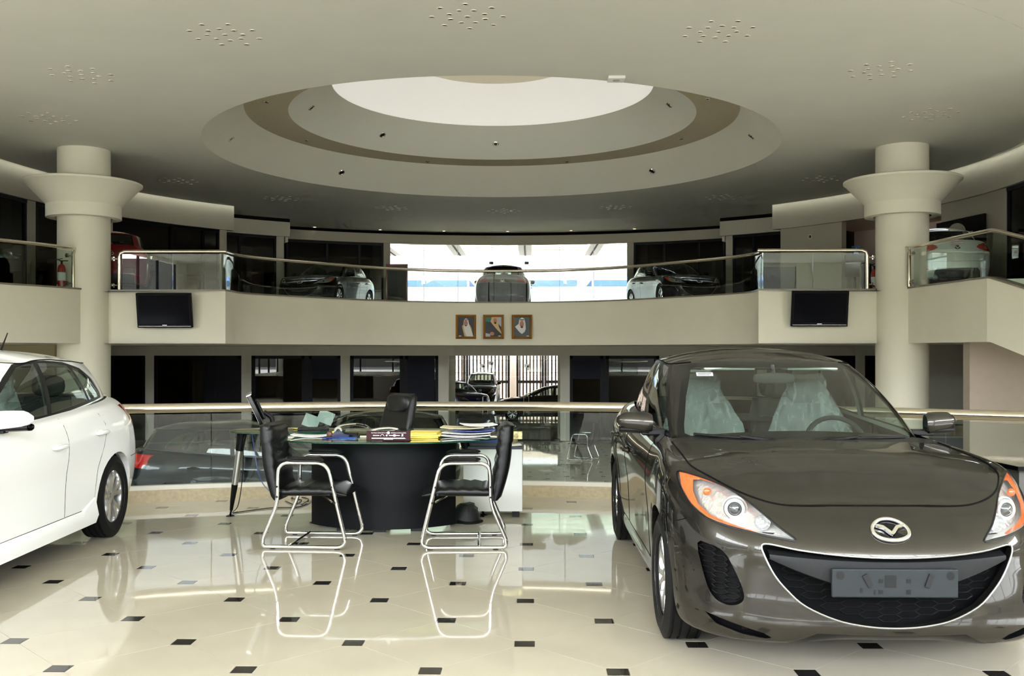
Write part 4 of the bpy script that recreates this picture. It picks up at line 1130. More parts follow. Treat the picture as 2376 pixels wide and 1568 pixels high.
def build_car(name, label, loc, rz, style='sedan', paint_mat=None, dense=6, scale=(1, 1, 1), wheel=(.316, .205, .215), interior=True, wrap=False, front=True, rear=True,
              steer=0.0, group=None, parcel=False, aerial=False, handle_col=None, cat='car', skirt=False):
    root = thing(name, label, cat, loc, rz, group)
    sx, sy, sz = scale
    S = lambda p: Vector((p.x * sx, p.y * sy, p.z * sz))
    loop = full_loop(body_ribs(style))
    # along levels first, then round the loop
    lv = np.transpose(cr_interp(np.transpose(loop, (1, 0, 2)), dense), (1, 0, 2))
    g = cr_interp(lv, dense, periodic=True)
    nT, nS = g.shape[0], g.shape[1]
    bm = bmesh.new(); lay = bm.faces.layers.int.new('rid')
    V = [[bm.verts.new(g[i, j]) for j in range(nS)] for i in range(nT)]
    for i in range(nT):
        i2 = (i + 1) % nT
        for j in range(nS - 1):
            bm.faces.new((V[i][j], V[i2][j], V[i2][j + 1], V[i][j + 1]))
    # bonnet and boot lids between the two top edges
    kh = len(body_ribs(style)); nH = (kh - 1) * dense
    edge = [V[i][nS - 1] for i in range(nH + 1)]; edgeR = [V[(-i) % nT][nS - 1] for i in range(nH + 1)]
    def lid(i0, i1, crown, rid, nose):
        mcol = 22; prev = None; rng = list(range(i0, i1 + 1)); rows = []
        for i in rng:
            a, b = edge[i].co, edgeR[i].co; w_ = abs(a.y)
            if w_ < 1e-5: rows.append([edge[i]]); continue
            row = []
            for c in range(mcol + 1):
                if c == 0: row.append(edge[i]); continue
                if c == mcol: row.append(edgeR[i]); continue
                y = a.y + (b.y - a.y) * c / mcol; s = 1 - (y / w_) ** 2
                row.append(bm.verts.new((a.x, y, a.z + crown(a.x, y, w_) * s)))
            rows.append(row)
        for r0, r1 in zip(rows, rows[1:]):
            if len(r0) == 1:
                for c in range(mcol): f = bm.faces.new((r0[0], r1[c], r1[c + 1])); f[lay] = rid
            elif len(r1) == 1:
                for c in range(mcol): f = bm.faces.new((r0[c], r1[0], r0[c + 1])); f[lay] = rid
            else:
                for c in range(mcol): f = bm.faces.new((r0[c], r1[c], r1[c + 1], r0[c + 1])); f[lay] = rid
    xn = edge[0].co.x
    def hood_c(x, y, w_):
        t = min(1.0, max(0.0, (xn - x) / 0.55)); c = 0.046 * t ** 0.8
        yc = 0.30 + 0.30 * min(1, (xn - x) / 1.2)
        return c + 0.009 * min(1, t * 2) * math.exp(-((abs(y) - yc) / 0.07) ** 2)
    iH = max(i for i in range(nH + 1) if edge[i].co.x > 0.72)
    lid(0, iH, hood_c, 1, True)
    xt = edge[nH].co.x
    lim = -1.50 if style == 'sedan' else -1.80
    iT = min(i for i in range(nH + 1) if edge[i].co.x < lim)
    lid(iT, nH, lambda x, y, w_: 0.018 * min(1, (x - xt) / 0.2), 2, False)
    bmesh.ops.recalc_face_normals(bm, faces=bm.faces)
    rid = {}
    names = {0: 'body_side', 1: 'bonnet', 2: 'boot_lid'}; mats = {0: paint_mat, 1: paint_mat, 2: paint_mat}
    # cowl in front of the windscreen
    clip_region(bm, (0, 1), [(.70, -.80), (.70, .80), (.84, .735), (.98, .60), (1.06, .35), (1.085, 0), (1.06, -.35), (.98, -.60), (.84, -.735)], lay, 3, lambda f: f[lay] == 1)
    names[3] = 'cowl'; mats[3] = trim_blk
    front_f = lambda f: f.calc_center_median().x > 1.35 and f[lay] in (0,)
    if front:
        bumper = [(-.9, .1), (.9, .1), (.9, .645), (.52, .665), (.385, .64), (.30, .79), (-.30, .79), (-.385, .64), (-.52, .665), (-.9, .645)]
        clip_region(bm, (1, 2), [(-.95, .1), (.95, .1), (.95, .66), (.76, .70), (.42, .70), (.42, .83), (-.42, .83), (-.42, .70), (-.76, .70), (-.95, .66)], lay, 4, lambda f: f.calc_center_median().x > 1.64 and f[lay] == 0)
        names[4] = 'front_bumper'; mats[4] = paint_mat
        ok = lambda f: f[lay] in (0, 4) and f.calc_center_median().x > 1.45
        hp = smooth_poly(HEAD, 3)
        clip_region(bm, (1, 2), hp, lay, 5, ok); clip_region(bm, (1, 2), mirror_poly(hp), lay, 6, ok)
        names[5] = 'headlight'; names[6] = 'headlight'; mats[5] = mats[6] = lamp_cover
        clip_region(bm, (1, 2), smooth_poly(GRILLE, 3) if False else GRILLE, lay, 7, ok); names[7] = None
        fp = smooth_poly(FOG, 3); clip_region(bm, (1, 2), fp, lay, 8, ok); clip_region(bm, (1, 2), mirror_poly(fp), lay, 9, ok); names[8] = names[9] = None
        UL = [(-.42, .10), (-.42, .205), (-.37, .228), (-.31, .262), (0, .257), (.31, .262), (.37, .228), (.42, .205), (.42, .10)]
        clip_region(bm, (1, 2), UL, lay, 19, ok); names[19] = 'under_lip'; mats[19] = trim_blk
        clip_region(bm, (1, 2), SLOT, lay, 10, ok); clip_region(bm, (1, 2), mirror_poly(SLOT), lay, 11, ok); names[10] = names[11] = None
    # rear lamps and bumper
    xr = -2.30 if style == 'sedan' else -2.18
    rearf = lambda f: f.calc_center_median().x < -1.45 and f[lay] in (0, 12)
    clip_region(bm, (1, 2), [(-.95, .1), (.95, .1), (.95, .60), (-.95, .60)], lay, 12, lambda f: f.calc_center_median().x < -1.68 and f[lay] == 0)
    names[12] = 'rear_bumper'; mats[12] = paint_mat
    TL = [(.80, .90), (.745, 1.0), (.60, 1.0), (.47, .955), (.42, .905), (.50, .86), (.66, .83), (.80, .815)] if style == 'sedan' else \
         [(.82, .90), (.755, 1.015), (.63, 1.03), (.50, .985), (.44, .93), (.50, .88), (.66, .845), (.82, .835)]
    clip_region(bm, (1, 2), TL, lay, 13, rearf); clip_region(bm, (1, 2), mirror_poly(TL), lay, 14, rearf)
    names[13] = names[14] = 'tail_lamp'; mats[13] = mats[14] = tail_red
    clip_region(bm, (1, 2), [(-.52, .24), (.52, .24), (.50, .40), (.44, .46), (-.44, .46), (-.50, .40)], lay, 15, rearf); names[15] = 'rear_diffuser'; mats[15] = trim_blk
    clip_region(bm, (1, 2), [(.66, .42), (.52, .43), (.52, .455), (.66, .45)], lay, 18, rearf); clip_region(bm, (1, 2), mirror_poly([(.66, .42), (.52, .43), (.52, .455), (.66, .45)]), lay, 18, rearf)
    names[18] = 'rear_reflector'; mats[18] = tail_red
    # doors
    sidef = lambda f: abs(f.calc_center_median().y) > .6 and f[lay] == 0
    clip_region(bm, (0, 2), [(.78, .29), (.72, .60), (.66, 1.02), (-.41, 1.06), (-.41, .29)], lay, 16, sidef)
    clip_region(bm, (0, 2), [(-.415, .29), (-.415, 1.06), (-1.02, 1.06), (-1.12, .90), (-1.05, .74), (-.955, .58), (-.92, .29)], lay, 17, sidef)
    names[16] = 'front_doors'; names[17] = 'rear_doors'; mats[16] = mats[17] = paint_mat
    # wheel openings
    WR = wheel[0] + .034
    for wx in (1.32, -1.32):
        circ = [(wx + WR * math.cos(t) / sx * 1.0, (wheel[0] + WR * math.sin(t)) / sz) for t in [2 * PI * k / 32 for k in range(32)]]
        clip_region(bm, (0, 2), circ, lay, 20 if wx > 0 else 21, lambda f: abs(f.calc_center_median().y) > .45 and f[lay] in (0, 4, 12, 16, 17))
    names[20] = names[21] = None
    for v in bm.verts: v.co = S(v.co)
    # left and right doors become separate parts
    for f in bm.faces:
        if f[lay] in (16, 17) and f.calc_center_median().y < 0: f[lay] += 20
    names[16] = names[36] = names[17] = names[37] = 'door'; mats[36] = mats[37] = paint_mat
    for f in bm.faces:
        if f[lay] == 0 and f.calc_center_median().x > .55 * sx: f[lay] = 40 if f.calc_center_median().y > 0 else 41
    names[40] = names[41] = 'fender'; mats[40] = mats[41] = paint_mat
    objs = split_regions(bm, lay, names, mats, root, None)
    bvh = BVHTree.FromBMesh(bm)
    def hit(origin, d):
        r = bvh.ray_cast(Vector(origin), Vector(d)); return r[0], r[1]
    for r_ in (20, 21):
        [lip_mesh(bm, lay, r_, lambda c: Vector((c.x, c.y - math.copysign(.05, c.y), c.z)), 'arch_lip', paint_mat, root, filt=lambda e, sg_=sg_: e.verts[0].co.y * sg_ > 0) for sg_ in (-1, 1)]
    for wx in (1.32, -1.32):
        for sg in (-1, 1):
            m = MB(); rows = []
            for t in [(-.18 + 1.36 * k / 20) * PI for k in range(21)]:
                x = wx * sx + (WR + .012) * math.cos(t); z = wheel[0] + (WR + .012) * math.sin(t)
                if z < .16: z = .16
                rows.append([Vector((x, sg * .50 * sy, z)), Vector((x, sg * .80 * sy, z))])
            m.grid(rows)
            m.add([Vector((wx * sx + (WR + .012) * math.cos(t), sg * .505 * sy, max(.16, wheel[0] + (WR + .012) * math.sin(t)))) for t in [2 * PI * k / 24 for k in range(24)]], [tuple(range(24))])
            m.build('wheel_liner', under_m, root)
            add_wheel(root, wx * sx, sg * (.767 * sy - 0.0), wheel[0], *wheel, steer=steer if wx > 0 else 0)
    m = MB(); m.prism([(x * sx, y * sy) for x, y in ((1.95, -.50), (2.0, 0), (1.95, .50), (1.70, .50), (1.68, .50), (.94, .50), (.92, .77), (-.92, .77), (-.94, .5), (-1.9, .5), (-2.05, .3), (-2.05, -.3), (-1.9, -.5), (-.94, -.5), (-.92, -.77), (.92, -.77), (.94, -.5), (1.7, -.5))], .20 * sz, .23 * sz)
    m.build('underbody', under_m, root)
    if front:
        back = lambda d: (lambda c: Vector((c.x - d, c.y, c.z)))
        lip_mesh(bm, lay, 7, back(.05), 'grille_surround', paint_mat, root)
        m = MB(); loopp = []
        for y, z in GRILLE:
            q, _ = hit((3, y * sy, z * sz), (-1, 0, 0))
            if q is not None: loopp.append(q)
        m.tube(smooth_path(loopp, 4, closed=True), .0045, 8, closed=True); m.build('grille_edge_glint', pbr('grille_glint_silver', rgb(150, 150, 148), 0.3, metal=0.9), root, smooth=True)  # silver tube stands in for the bright highlight along the painted lip
        m = MB(); m.box(1.90 * sx, 2.05 * sx, -.60, .60, .24 * sz, .66 * sz); m.build('radiator_panel', grille_blk, root)
        for r_ in (8, 9):
            lip_mesh(bm, lay, r_, back(.05), 'fog_surround', trim_blk, root); pushed(bm, lay, r_, back(.045), 'fog_panel', grille_blk, root)
        for r_ in (10, 11):
            lip_mesh(bm, lay, r_, back(.05), 'slot_surround', trim_blk, root); pushed(bm, lay, r_, back(.05), 'slot_panel', grille_blk, root)
        # bar across the grille that carries the plate
        m = MB(); rows = []
        for k in range(25):
            y = -.50 + 1.0 * k / 24; x = 2.208 - .30 * abs(y) ** 2.1
            zt = .578 + .018 * (abs(y) / .5) ** 2; zb = .42 + .135 * (abs(y) / .5) ** 1.6
            if zb > zt - .01: zb = zt - .01
            rows.append([Vector(((x - .05) * sx, y * sy, zt * sz)), Vector((x * sx, y * sy, (zt - .012) * sz)), Vector(((x + .004) * sx, y * sy, (zt + zb) / 2 * sz)), Vector((x * sx, y * sy, (zb + .01) * sz)), Vector(((x - .05) * sx, y * sy, zb * sz))])
        m.grid(rows); m.build('grille_bar', grille_bar, root, smooth=True, angle=40)
        # honeycomb mesh
        m = MB(); hw, hh = .052, .030
        def cell(cx, cz, x_of, keep):
            pts = [(cx - hw, cz), (cx - hw * .5, cz + hh * .5), (cx + hw * .5, cz + hh * .5), (cx + hw, cz), (cx + hw * .5, cz - hh * .5), (cx - hw * .5, cz - hh * .5)]
            for a, b in ((0, 1), (1, 2), (2, 3)):
                p, q = pts[a], pts[b]
                if keep(p) and keep(q): m.tube([(x_of(p[0]) * sx, p[0] * sy, p[1] * sz), (x_of(q[0]) * sx, q[0] * sy, q[1] * sz)], .0032, 4, caps=False)
        gx0 = [p[0] for p in GRILLE]; 
        def in_grille(p):
            zlim = np.interp(abs(p[0]), [0, .12, .24, .36, .43, .475, .51], [.295, .302, .325, .375, .435, .50, .6]); return p[1] > zlim + .004 and p[1] < .60 and abs(p[0]) < .5
        for r_ in range(-2, 14):
            for c_ in range(-6, 7):
                for o_ in (0, 1): cell((c_ + .5 * o_) * hw * 3, .29 + (r_ + .5 * o_) * hh, lambda y: 2.165 - .30 * abs(y) ** 2.1, in_grille)
        m.build('grille_mesh', grille_blk if False else pbr('grille_mesh_black', rgb(12, 12, 13), 0.4, spec=0.2), root)
        for sg in (-1, 1):
            m = MB(); FP = FOG if sg < 0 else mirror_poly(FOG)
            def in_fog(p):
                c = False; j = len(FP) - 1
                for i in range(len(FP)):
                    if (FP[i][1] > p[1]) != (FP[j][1] > p[1]) and p[0] < (FP[j][0] - FP[i][0]) * (p[1] - FP[i][1]) / (FP[j][1] - FP[i][1]) + FP[i][0]: c = not c
                    j = i
                return c
            def fog_x(y): return float(np.interp(abs(y), [.57, .60, .65, .70, .74, .77], [2.09, 2.075, 2.035, 1.985, 1.925, 1.86])) - .03
            hw, hh = .030, .024
            for r_ in range(0, 13):
                for c_ in range(-4, 5):
                    for o_ in (0, 1): cell(sg * .68 + (c_ + .5 * o_) * hw * 3, .34 + (r_ + .5 * o_) * hh, fog_x, in_fog)
            m.build('fog_mesh', pbr('fog_mesh_black', rgb(14, 14, 15), 0.4, spec=0.2), root)
        # number plate holder
        m = MB(); pm = Matrix.Translation((2.222 * sx, 0, .483 * sz))
        m.box(-.012, .008, -.262, .262, -.06, .06, 0, pm)
        ph = m.build('plate_holder', plate_gr, root, bevel=.006)
        for (y, z, w_, h_) in ((-.02, .008, .024, .026), (-.06, .01, .009, .009), (.055, .01, .009, .009), (-.06, -.035, .009, .009), (.055, -.035, .009, .009), (-.085, -.036, .004, .01), (-.105, -.015, .006, .006), (-.14, -.03, .005, .01)):
            m = MB(); m.box(.0082, .0092, y - w_, y + w_, z - h_, z + h_, 0, pm); m.build('holder_hole', trim_blk, ph)
        for y, z in ((-.228, .032), (.228, .032)):
            m = MB(); m.lathe([(.0, .0), (.018, .0)], 16, 0, mat=pm @ Matrix.Translation((.0085, y, z)) @ Matrix.Rotation(PI / 2, 4, 'Y')); m.build('holder_hole', trim_blk, ph)
        for y, tilt in ((-.115, .5), (.14, -.35)):
            m = MB(); m.box(.008, .016, -.011, .011, -.028, .028, 0, pm @ Matrix.Translation((0, y, .012)) @ Matrix.Rotation(tilt, 4, 'X')); m.build('holder_clip', grille_bar, ph)
        p, n_ = hit((3, 0, .695 * sz), (-1, 0, 0))
        emblem(root, p + Vector((.008, 0, 0)), (n_ if n_.x > 0 else -n_), .076)
        # headlamp insides
        for sg, r_ in ((-1, 5), (1, 6)):
            lp = objs.get(r_)
            if lp is None: continue
            pushed(bm, lay, r_, lambda c: Vector((c.x - .085, c.y * .985, c.z)), 'reflector', lamp_chrome, lp)
            lip_mesh(bm, lay, r_, lambda c: Vector((c.x - .085, c.y * .985, c.z)), 'lamp_wall', lamp_white, lp)
            ml = MB(); loopp = [hit((3, y * sy, z * sz), (-1, 0, 0))[0] for y, z in ([(y, z) for y, z in HEAD] if sg < 0 else [(-y, z) for y, z in HEAD])]
            ml.tube(smooth_path([q for q in loopp if q is not None], 4, closed=True), .0045, 6, closed=True); ml.build('lamp_bezel', trim_blk, lp)
            # amber strip along the outer and upper edge
            hpl = HEAD if sg < 0 else [(-y, z) for y, z in HEAD]
            def surf(y, z, d):
                q, _ = hit((3, y * sy, z * sz), (-1, 0, 0)); return (q if q is not None else Vector((1.6 * sx, y * sy, z * sz))) - Vector((d, 0, 0))
            cen = (sg * .60, .77)
            outer = [4, 3, 2, 1, 0, 12, 11, 10, 9, 8]; wdt = [.0, .10, .16, .20, .28, .24, .18, .14, .10, .0]
            rows = []
            for k, wd in zip(outer, wdt):
                y0, z0 = hpl[k]; y1, z1 = y0 + (cen[0] - y0) * wd, z0 + (cen[1] - z0) * wd
                yo, zo = y0 + (cen[0] - y0) * .03, z0 + (cen[1] - z0) * .03
                rows.append([surf(yo, zo, .012), surf((yo + y1) / 2, (zo + z1) / 2, .016), surf(y1, z1, .045)])
            m = MB(); m.grid(rows); m.build('amber_reflector', amber, lp, smooth=True, angle=60)
            # projector
            c = surf(sg * .60, .744, .075)
            RM = Matrix.Translation(c) @ Matrix.Rotation(sg * .22, 4, 'Z') @ Matrix.Rotation(PI / 2, 4, 'Y')
            m = MB(); m.lathe([(.031, .02), (.038, .028), (.045, .022), (.047, .0), (.051, .010), (.057, .004), (.058, -.015), (.031, -.015)], 36, mat=RM); m.build('projector_ring', lamp_white, lp, smooth=True, angle=30)
            m = MB(); m.lathe([(0, .034), (.011, .032), (.022, .027), (.031, .016)], 28, mat=RM); m.build('projector_lens', lens_dark, lp, smooth=True)
            c = surf(sg * .505, .703, .06); RM = Matrix.Translation(c) @ Matrix.Rotation(sg * .1, 4, 'Z') @ Matrix.Rotation(PI / 2, 4, 'Y')
            m = MB(); m.lathe([(.036, .02), (.028, -.002), (.013, -.016), (0, -.018)], 12, mat=RM); m.lathe([(0, .01), (.008, .008), (.009, -.02)], 12, mat=RM); m.build('main_beam_dish', lamp_chrome, lp)
            c = surf(sg * .70, .80, .045); m = MB(); m.ellipsoid(c, (.012, .02, .018), 12, 8); m.build('indicator_bulb', amber, lp, smooth=True)
    if rear:
        p, n_ = hit((-3, 0, .90 * sz), (1, 0, 0))
        if p is not None: emblem(root, p - Vector((.006, 0, 0)), (n_ if n_.x < 0 else -n_), .062, 'rear_emblem')
        p, n_ = hit((-3, 0, 1.0 * sz), (1, 0, 0))
        if p is not None and style == 'sedan':
            m = MB(); m.box(-.008, .02, -.12, .12, -.014, .014, 0, Matrix.Translation(p)); m.build('brake_lamp', tail_red, root, bevel=.005)
    # panel gaps: fine dark lines lying in the skin
    gap = MB()
    def gap_line(pts, d, off=.0005, r=.0028):
        out = []
        for p in pts:
            o_ = Vector((p[0] * sx, p[1] * sy, p[2] * sz)); q, _ = hit(o_, d)
            if q is not None: out.append(q + Vector(d) * off)
        if len(out) > 1: gap.tube(out, r, 5)
    def seg(a, b, n=14): return [tuple(a[i] + (b[i] - a[i]) * k / n for i in range(3)) for k in range(n + 1)]
    for sg in (-1, 1):
        d = (0, -sg, 0); y = sg * 2
        gap_line(seg((.78, y, .30), (.72, y, .60)) + seg((.72, y, .60), (.665, y, .93)), d)
        gap_line(seg((-.41, y, .30), (-.41, y, .985)), d)
        gap_line([(x, y, z) for x, z in ((-.92, .30), (-.93, .45), (-.955, .58), (-1.0, .66), (-1.05, .74), (-1.09, .82), (-1.12, .90), (-1.08, .98))], d)
        gap_line(seg((.78, y, .295), (-.92, y, .295), 30), d)
        if front: gap_line([(1.655, y, .645), (1.70, y, .655), (1.76, y, .675)], d)
        gap_line(seg((-1.655, y, .60), (-1.9, y, .60)), d)
    e1 = [S(Vector(V_.co)) if False else V_.co.copy() for V_ in edge[:iH - 2]]; e2 = [v.co.copy() for v in edgeR[:iH - 2]]
    line = list(reversed(e1)) + e2[1:]
    gap.tube([p + Vector((0, 0, .0005)) for p in line], .004, 6)
    e3 = [v.co.copy() for v in edge[iT:]] + [v.co.copy() for v in reversed(edgeR[iT:nH])]
    if style == 'sedan': gap.tube(e3, .003, 5)
    gap_line([(-3, y, .60) for y in [-.72 + 1.44 * k / 24 for k in range(25)]], (1, 0, 0))
    gap.build('panel_gaps', darkgap, root)
    # handles
    for sg in (-1, 1):
        for hx, hz in ((-.24, .80), (-.99, .84)):
            q, _ = hit((hx * sx, sg * 2, hz * sz), (0, -sg, 0))
            if q is None: continue
            m = MB(); m.tube(smooth_path([(-.10, 0, 0), (-.08, sg * .026, .004), (0, sg * .036, .008), (.08, sg * .026, .004), (.10, 0, 0)], 5), [.008 + .008 * math.sin(PI * k / 20) for k in range(21)], 8)
            m.ellipsoid((0, sg * .003, 0), (.085, .012, .026), 14, 8)
            o = m.build('door_handle', handle_col or paint_mat, root, smooth=True); o.location = q
    if skirt:
        for sg in (-1, 1):
            m = MB(); rows = []
            for k in range(25):
                x = .93 - 1.86 * k / 24; up = .05 * max(0, (-.70 - x) / .23) if x < -.70 else 0
                rows.append([Vector((x, sg * .80, .165)), Vector((x, sg * .862, .175)), Vector((x, sg * (.868 + up * .3), .235)), Vector((x, sg * .858, .282 + up * 1.6)), Vector((x, sg * .835, .30 + up * 1.6))])
            m.grid(rows); m.build('side_skirt', paint_mat, root, smooth=True, angle=40)
    # mirrors
    for sg in (-1, 1):
        m = MB(); rows = []
        for k in range(9):
            t = k / 8; y = .80 + .205 * t; hh = .062 * (1 - .25 * t ** 2) * (1 if t < .85 else .8); dd = .055 * (1 - .25 * t); zc = 1.03 + .012 * t
            if k == 8: hh *= .45; dd *= .5
            if k == 0: hh *= .8; dd *= .8
            xx = .50 - .06 * t
            rows.append([Vector(((xx + dd * math.cos(a) * (1.25 if math.cos(a) > 0 else .5)) * sx, sg * y * sy, (zc + hh * math.sin(a)) * sz)) for a in [2 * PI * q / 16 for q in range(16)]])
        m.grid(rows, closed_v=True); m.f.append(tuple(range(16))); m.m.append(0); k_ = len(m.v); m.f.append(tuple(range(k_ - 16, k_))); m.m.append(0)
        mo = m.build('door_mirror', paint_mat, root, smooth=True, angle=50, weld=True)
        m = MB(); m.box(.44 * sx, .51 * sx, min(sg * .72, sg * .86) * sy, max(sg * .72, sg * .86) * sy, .955 * sz, .992 * sz)
        rows = []
        for k in range(7):
            t = k / 6; y = .82 + .165 * t; rows.append([Vector(((.48 - .05 * t + .055 * math.cos(a)) * sx, sg * y * sy, (.985 + .004 * t + .022 * math.sin(a)) * sz)) for a in [2 * PI * q / 10 for q in range(10)]])
        m.grid(rows, closed_v=True)
        m.build('mirror_foot', trim_blk, mo, bevel=.008)
        m = MB(); m.box(.455 * sx, .46 * sx, min(sg * .83, sg * .985) * sy, max(sg * .83, sg * .985) * sy, .99 * sz, 1.075 * sz); m.build('mirror_glass', chrome, mo)
    # ---------------- glasshouse
    hl = full_loop(house_ribs(style)); lv = np.transpose(cr_interp(np.transpose(hl, (1, 0, 2)), dense), (1, 0, 2)); gg = cr_interp(lv, dense, periodic=True)
    nT2, nS2 = gg.shape[0], gg.shape[1]
    b2 = bmesh.new(); lay2 = b2.faces.layers.int.new('rid')
    V2 = [[b2.verts.new(gg[i, j]) for j in range(nS2)] for i in range(nT2)]
    for i in range(nT2):
        i2 = (i + 1) % nT2
        for j in range(nS2 - 1): b2.faces.new((V2[i][j], V2[i2][j], V2[i2][j + 1], V2[i][j + 1]))
    kh2 = len(house_ribs(style)); nH2 = (kh2 - 1) * dense
    top = [V2[i][nS2 - 1] for i in range(nH2 + 1)]; topR = [V2[(-i) % nT2][nS2 - 1] for i in range(nH2 + 1)]
    xf, xb = top[0].co.x, top[nH2].co.x; rows = []; mcol = 20
    for i in range(nH2 + 1):
        a, b = top[i].co, topR[i].co; w_ = abs(a.y)
        if w_ < 1e-5: rows.append([top[i]]); continue
        t1 = min(1, (xf - a.x) / .45); t2 = min(1, (a.x - xb) / .5); c = .082 * (t1 * (2 - t1)) * (t2 * (2 - t2))
        row = [top[i]] + [b2.verts.new((a.x, a.y + (b.y - a.y) * q / mcol, a.z + c * (1 - abs(1 - 2 * q / mcol) ** 2.2))) for q in range(1, mcol)] + [topR[i]]
        rows.append(row)
    for r0, r1 in zip(rows, rows[1:]):
        if len(r0) == 1:
            for q in range(mcol): f = b2.faces.new((r0[0], r1[q], r1[q + 1])); f[lay2] = 1
        elif len(r1) == 1:
            for q in range(mcol): f = b2.faces.new((r0[q], r1[0], r0[q + 1])); f[lay2] = 1
        else:
            for q in range(mcol): f = b2.faces.new((r0[q], r1[q], r1[q + 1], r0[q + 1])); f[lay2] = 1
    bmesh.ops.recalc_face_normals(b2, faces=b2.faces)
    cen = Vector((-.4, 0, 1.1)); f0 = next(iter(b2.faces))
    if (f0.calc_center_median() - cen).dot(f0.normal) < 0: bmesh.ops.reverse_faces(b2, faces=b2.faces)
    b2.normal_update()
    nm2 = {0: 'pillars', 1: 'roof'}; mt2 = {0: paint_mat, 1: paint_mat}
    ws_out = [(-.68, .93), (.68, .93), (.668, 1.02), (.612, 1.18), (.53, 1.365), (.47, 1.378), (-.47, 1.378), (-.53, 1.365), (-.612, 1.18), (-.668, 1.02)]
    ws_in = [(-.64, .985), (-.60, .970), (.60, .970), (.64, .985), (.632, 1.03), (.58, 1.18), (.50, 1.335), (.46, 1.352), (-.46, 1.352), (-.50, 1.335), (-.58, 1.18), (-.632, 1.03)]
    ff = lambda f: f.normal.x > .22 and f.calc_center_median().x > -.3 and f[lay2] in (0, 2)
    clip_region(b2, (1, 2), ws_out, lay2, 2, ff); clip_region(b2, (1, 2), ws_in, lay2, 3, ff)
    nm2[2] = 'windscreen_border'; mt2[2] = black_gl; nm2[3] = 'windscreen'; mt2[3] = car_glass
    if style == 'sedan': ro = [(-.57, 1.05), (.57, 1.05), (.50, 1.335), (-.50, 1.335)]; ri = [(-.53, 1.075), (.53, 1.075), (.465, 1.31), (-.465, 1.31)]
    else: ro = [(-.52, 1.06), (.52, 1.06), (.455, 1.34), (-.455, 1.34)]; ri = [(-.475, 1.10), (.475, 1.10), (.42, 1.32), (-.42, 1.32)]
    fr = lambda f: f.normal.x < -.3 and f.calc_center_median().x < -1.2 and f[lay2] in (0, 4)
    clip_region(b2, (1, 2), ro, lay2, 4, fr); clip_region(b2, (1, 2), ri, lay2, 5, fr)
    nm2[4] = 'rear_window_border'; mt2[4] = black_gl; nm2[5] = 'rear_window'; mt2[5] = car_side_glass
    wins, full = windows(style)
    fs_ = lambda f: abs(f.calc_center_median().y) > .5 and abs(f.normal.y) > .5 and f[lay2] in (0, 6)
    clip_region(b2, (0, 2), full, lay2, 6, fs_)
    nm2[6] = 'window_surround'; mt2[6] = trim_blk
    for k, wp in enumerate(wins):
        clip_region(b2, (0, 2), wp, lay2, 7 + k, fs_)
        nm2[7 + k] = 'side_window'; mt2[7 + k] = car_side_glass
    for v in b2.verts: v.co = S(v.co)
    for f in b2.faces:
        if 6 <= f[lay2] <= 9 and f.calc_center_median().y < 0: f[lay2] += 10
    nm2[16] = 'window_surround'; mt2[16] = trim_blk
    for k in range(3): nm2[17 + k] = 'side_window'; mt2[17 + k] = car_side_glass
    split_regions(b2, lay2, nm2, mt2, root, None)
    # inner lining of roof and pillars
    b2.normal_update(); m = MB(); idx = {}; vs = []; fs = []
    for f in b2.faces:
        if f[lay2] not in (0, 1, 6, 16): continue
        t = []
        for v in f.verts:
            if v not in idx: idx[v] = len(vs); vs.append(v.co - v.normal * .018)
            t.append(idx[v])
        fs.append(tuple(t))
    m.add(vs, fs); m.build('headlining', trim_in, root, smooth=True, angle=60)
    # roof drip line
    gm = MB(); 
    for e_ in (top, topR):
        gm.tube([v.co.copy() for v in e_[int(dense * 2.2):int(nH2 - dense * 1.2)]], .004, 5)
    gm.build('roof_gaps', darkgap, root)
    # wipers
    if front:
        for (a, b, c) in (((1.0, -.62, .972), (1.02, -.30, .972), (1.05, .05, .962)), ((1.02, .0, .974), (1.03, .28, .975), (.98, .60, .962))):
            pass
        b2v = BVHTree.FromBMesh(b2)
        def wsurf(y, z, o_=.012):
            q, n__, *_ = b2v.ray_cast(Vector((3, y * sy, z * sz)), Vector((-1, 0, 0)))
            return (q + Vector((o_, 0, o_ * .5))) if q is not None else Vector((1.02 * sx, y * sy, z * sz))
        for pts in ([(-.60, .982), (-.45, .978), (-.30, .974), (-.12, .968)], [(.56, .972), (.35, .976), (.15, .978), (-.02, .972)]):
            m = MB(); path = [wsurf(y, z) for y, z in pts]
            m.tube(smooth_path(path, 4), .007, 6)
            mid = path[1].lerp(path[2], .5)
            m.tube([mid + Vector((.012, 0, .008)), path[-1] + Vector((.05, .0, -.012))], .009, 6)
            m.build('wiper', trim_blk, root, smooth=True)
    # ---------------- interior
    m = MB(); rows = []
    for x, z in ((.30, .60), (.34, .86), (.42, .925), (.60, .945), (.80, .945), (.95, .935)):
        wv = .70 if x < .75 else .62
        rows.append([Vector((x * sx, y * sy, (z + .012 * math.cos(y * 3)) * sz)) for y in [-wv + 2 * wv * k / 12 for k in range(13)]])
    m.grid(rows); m.build('dashboard', dash_m, root, smooth=True)
    m = MB(); m.box(-1.2 * sx, .6 * sx, -.72 * sy, .72 * sy, .28 * sz, .32 * sz); m.box(-1.62 * sx, -1.1 * sx, -.6 * sy, .6 * sy, .93 * sz, .96 * sz); m.build('cabin_floor', dash_m, root)
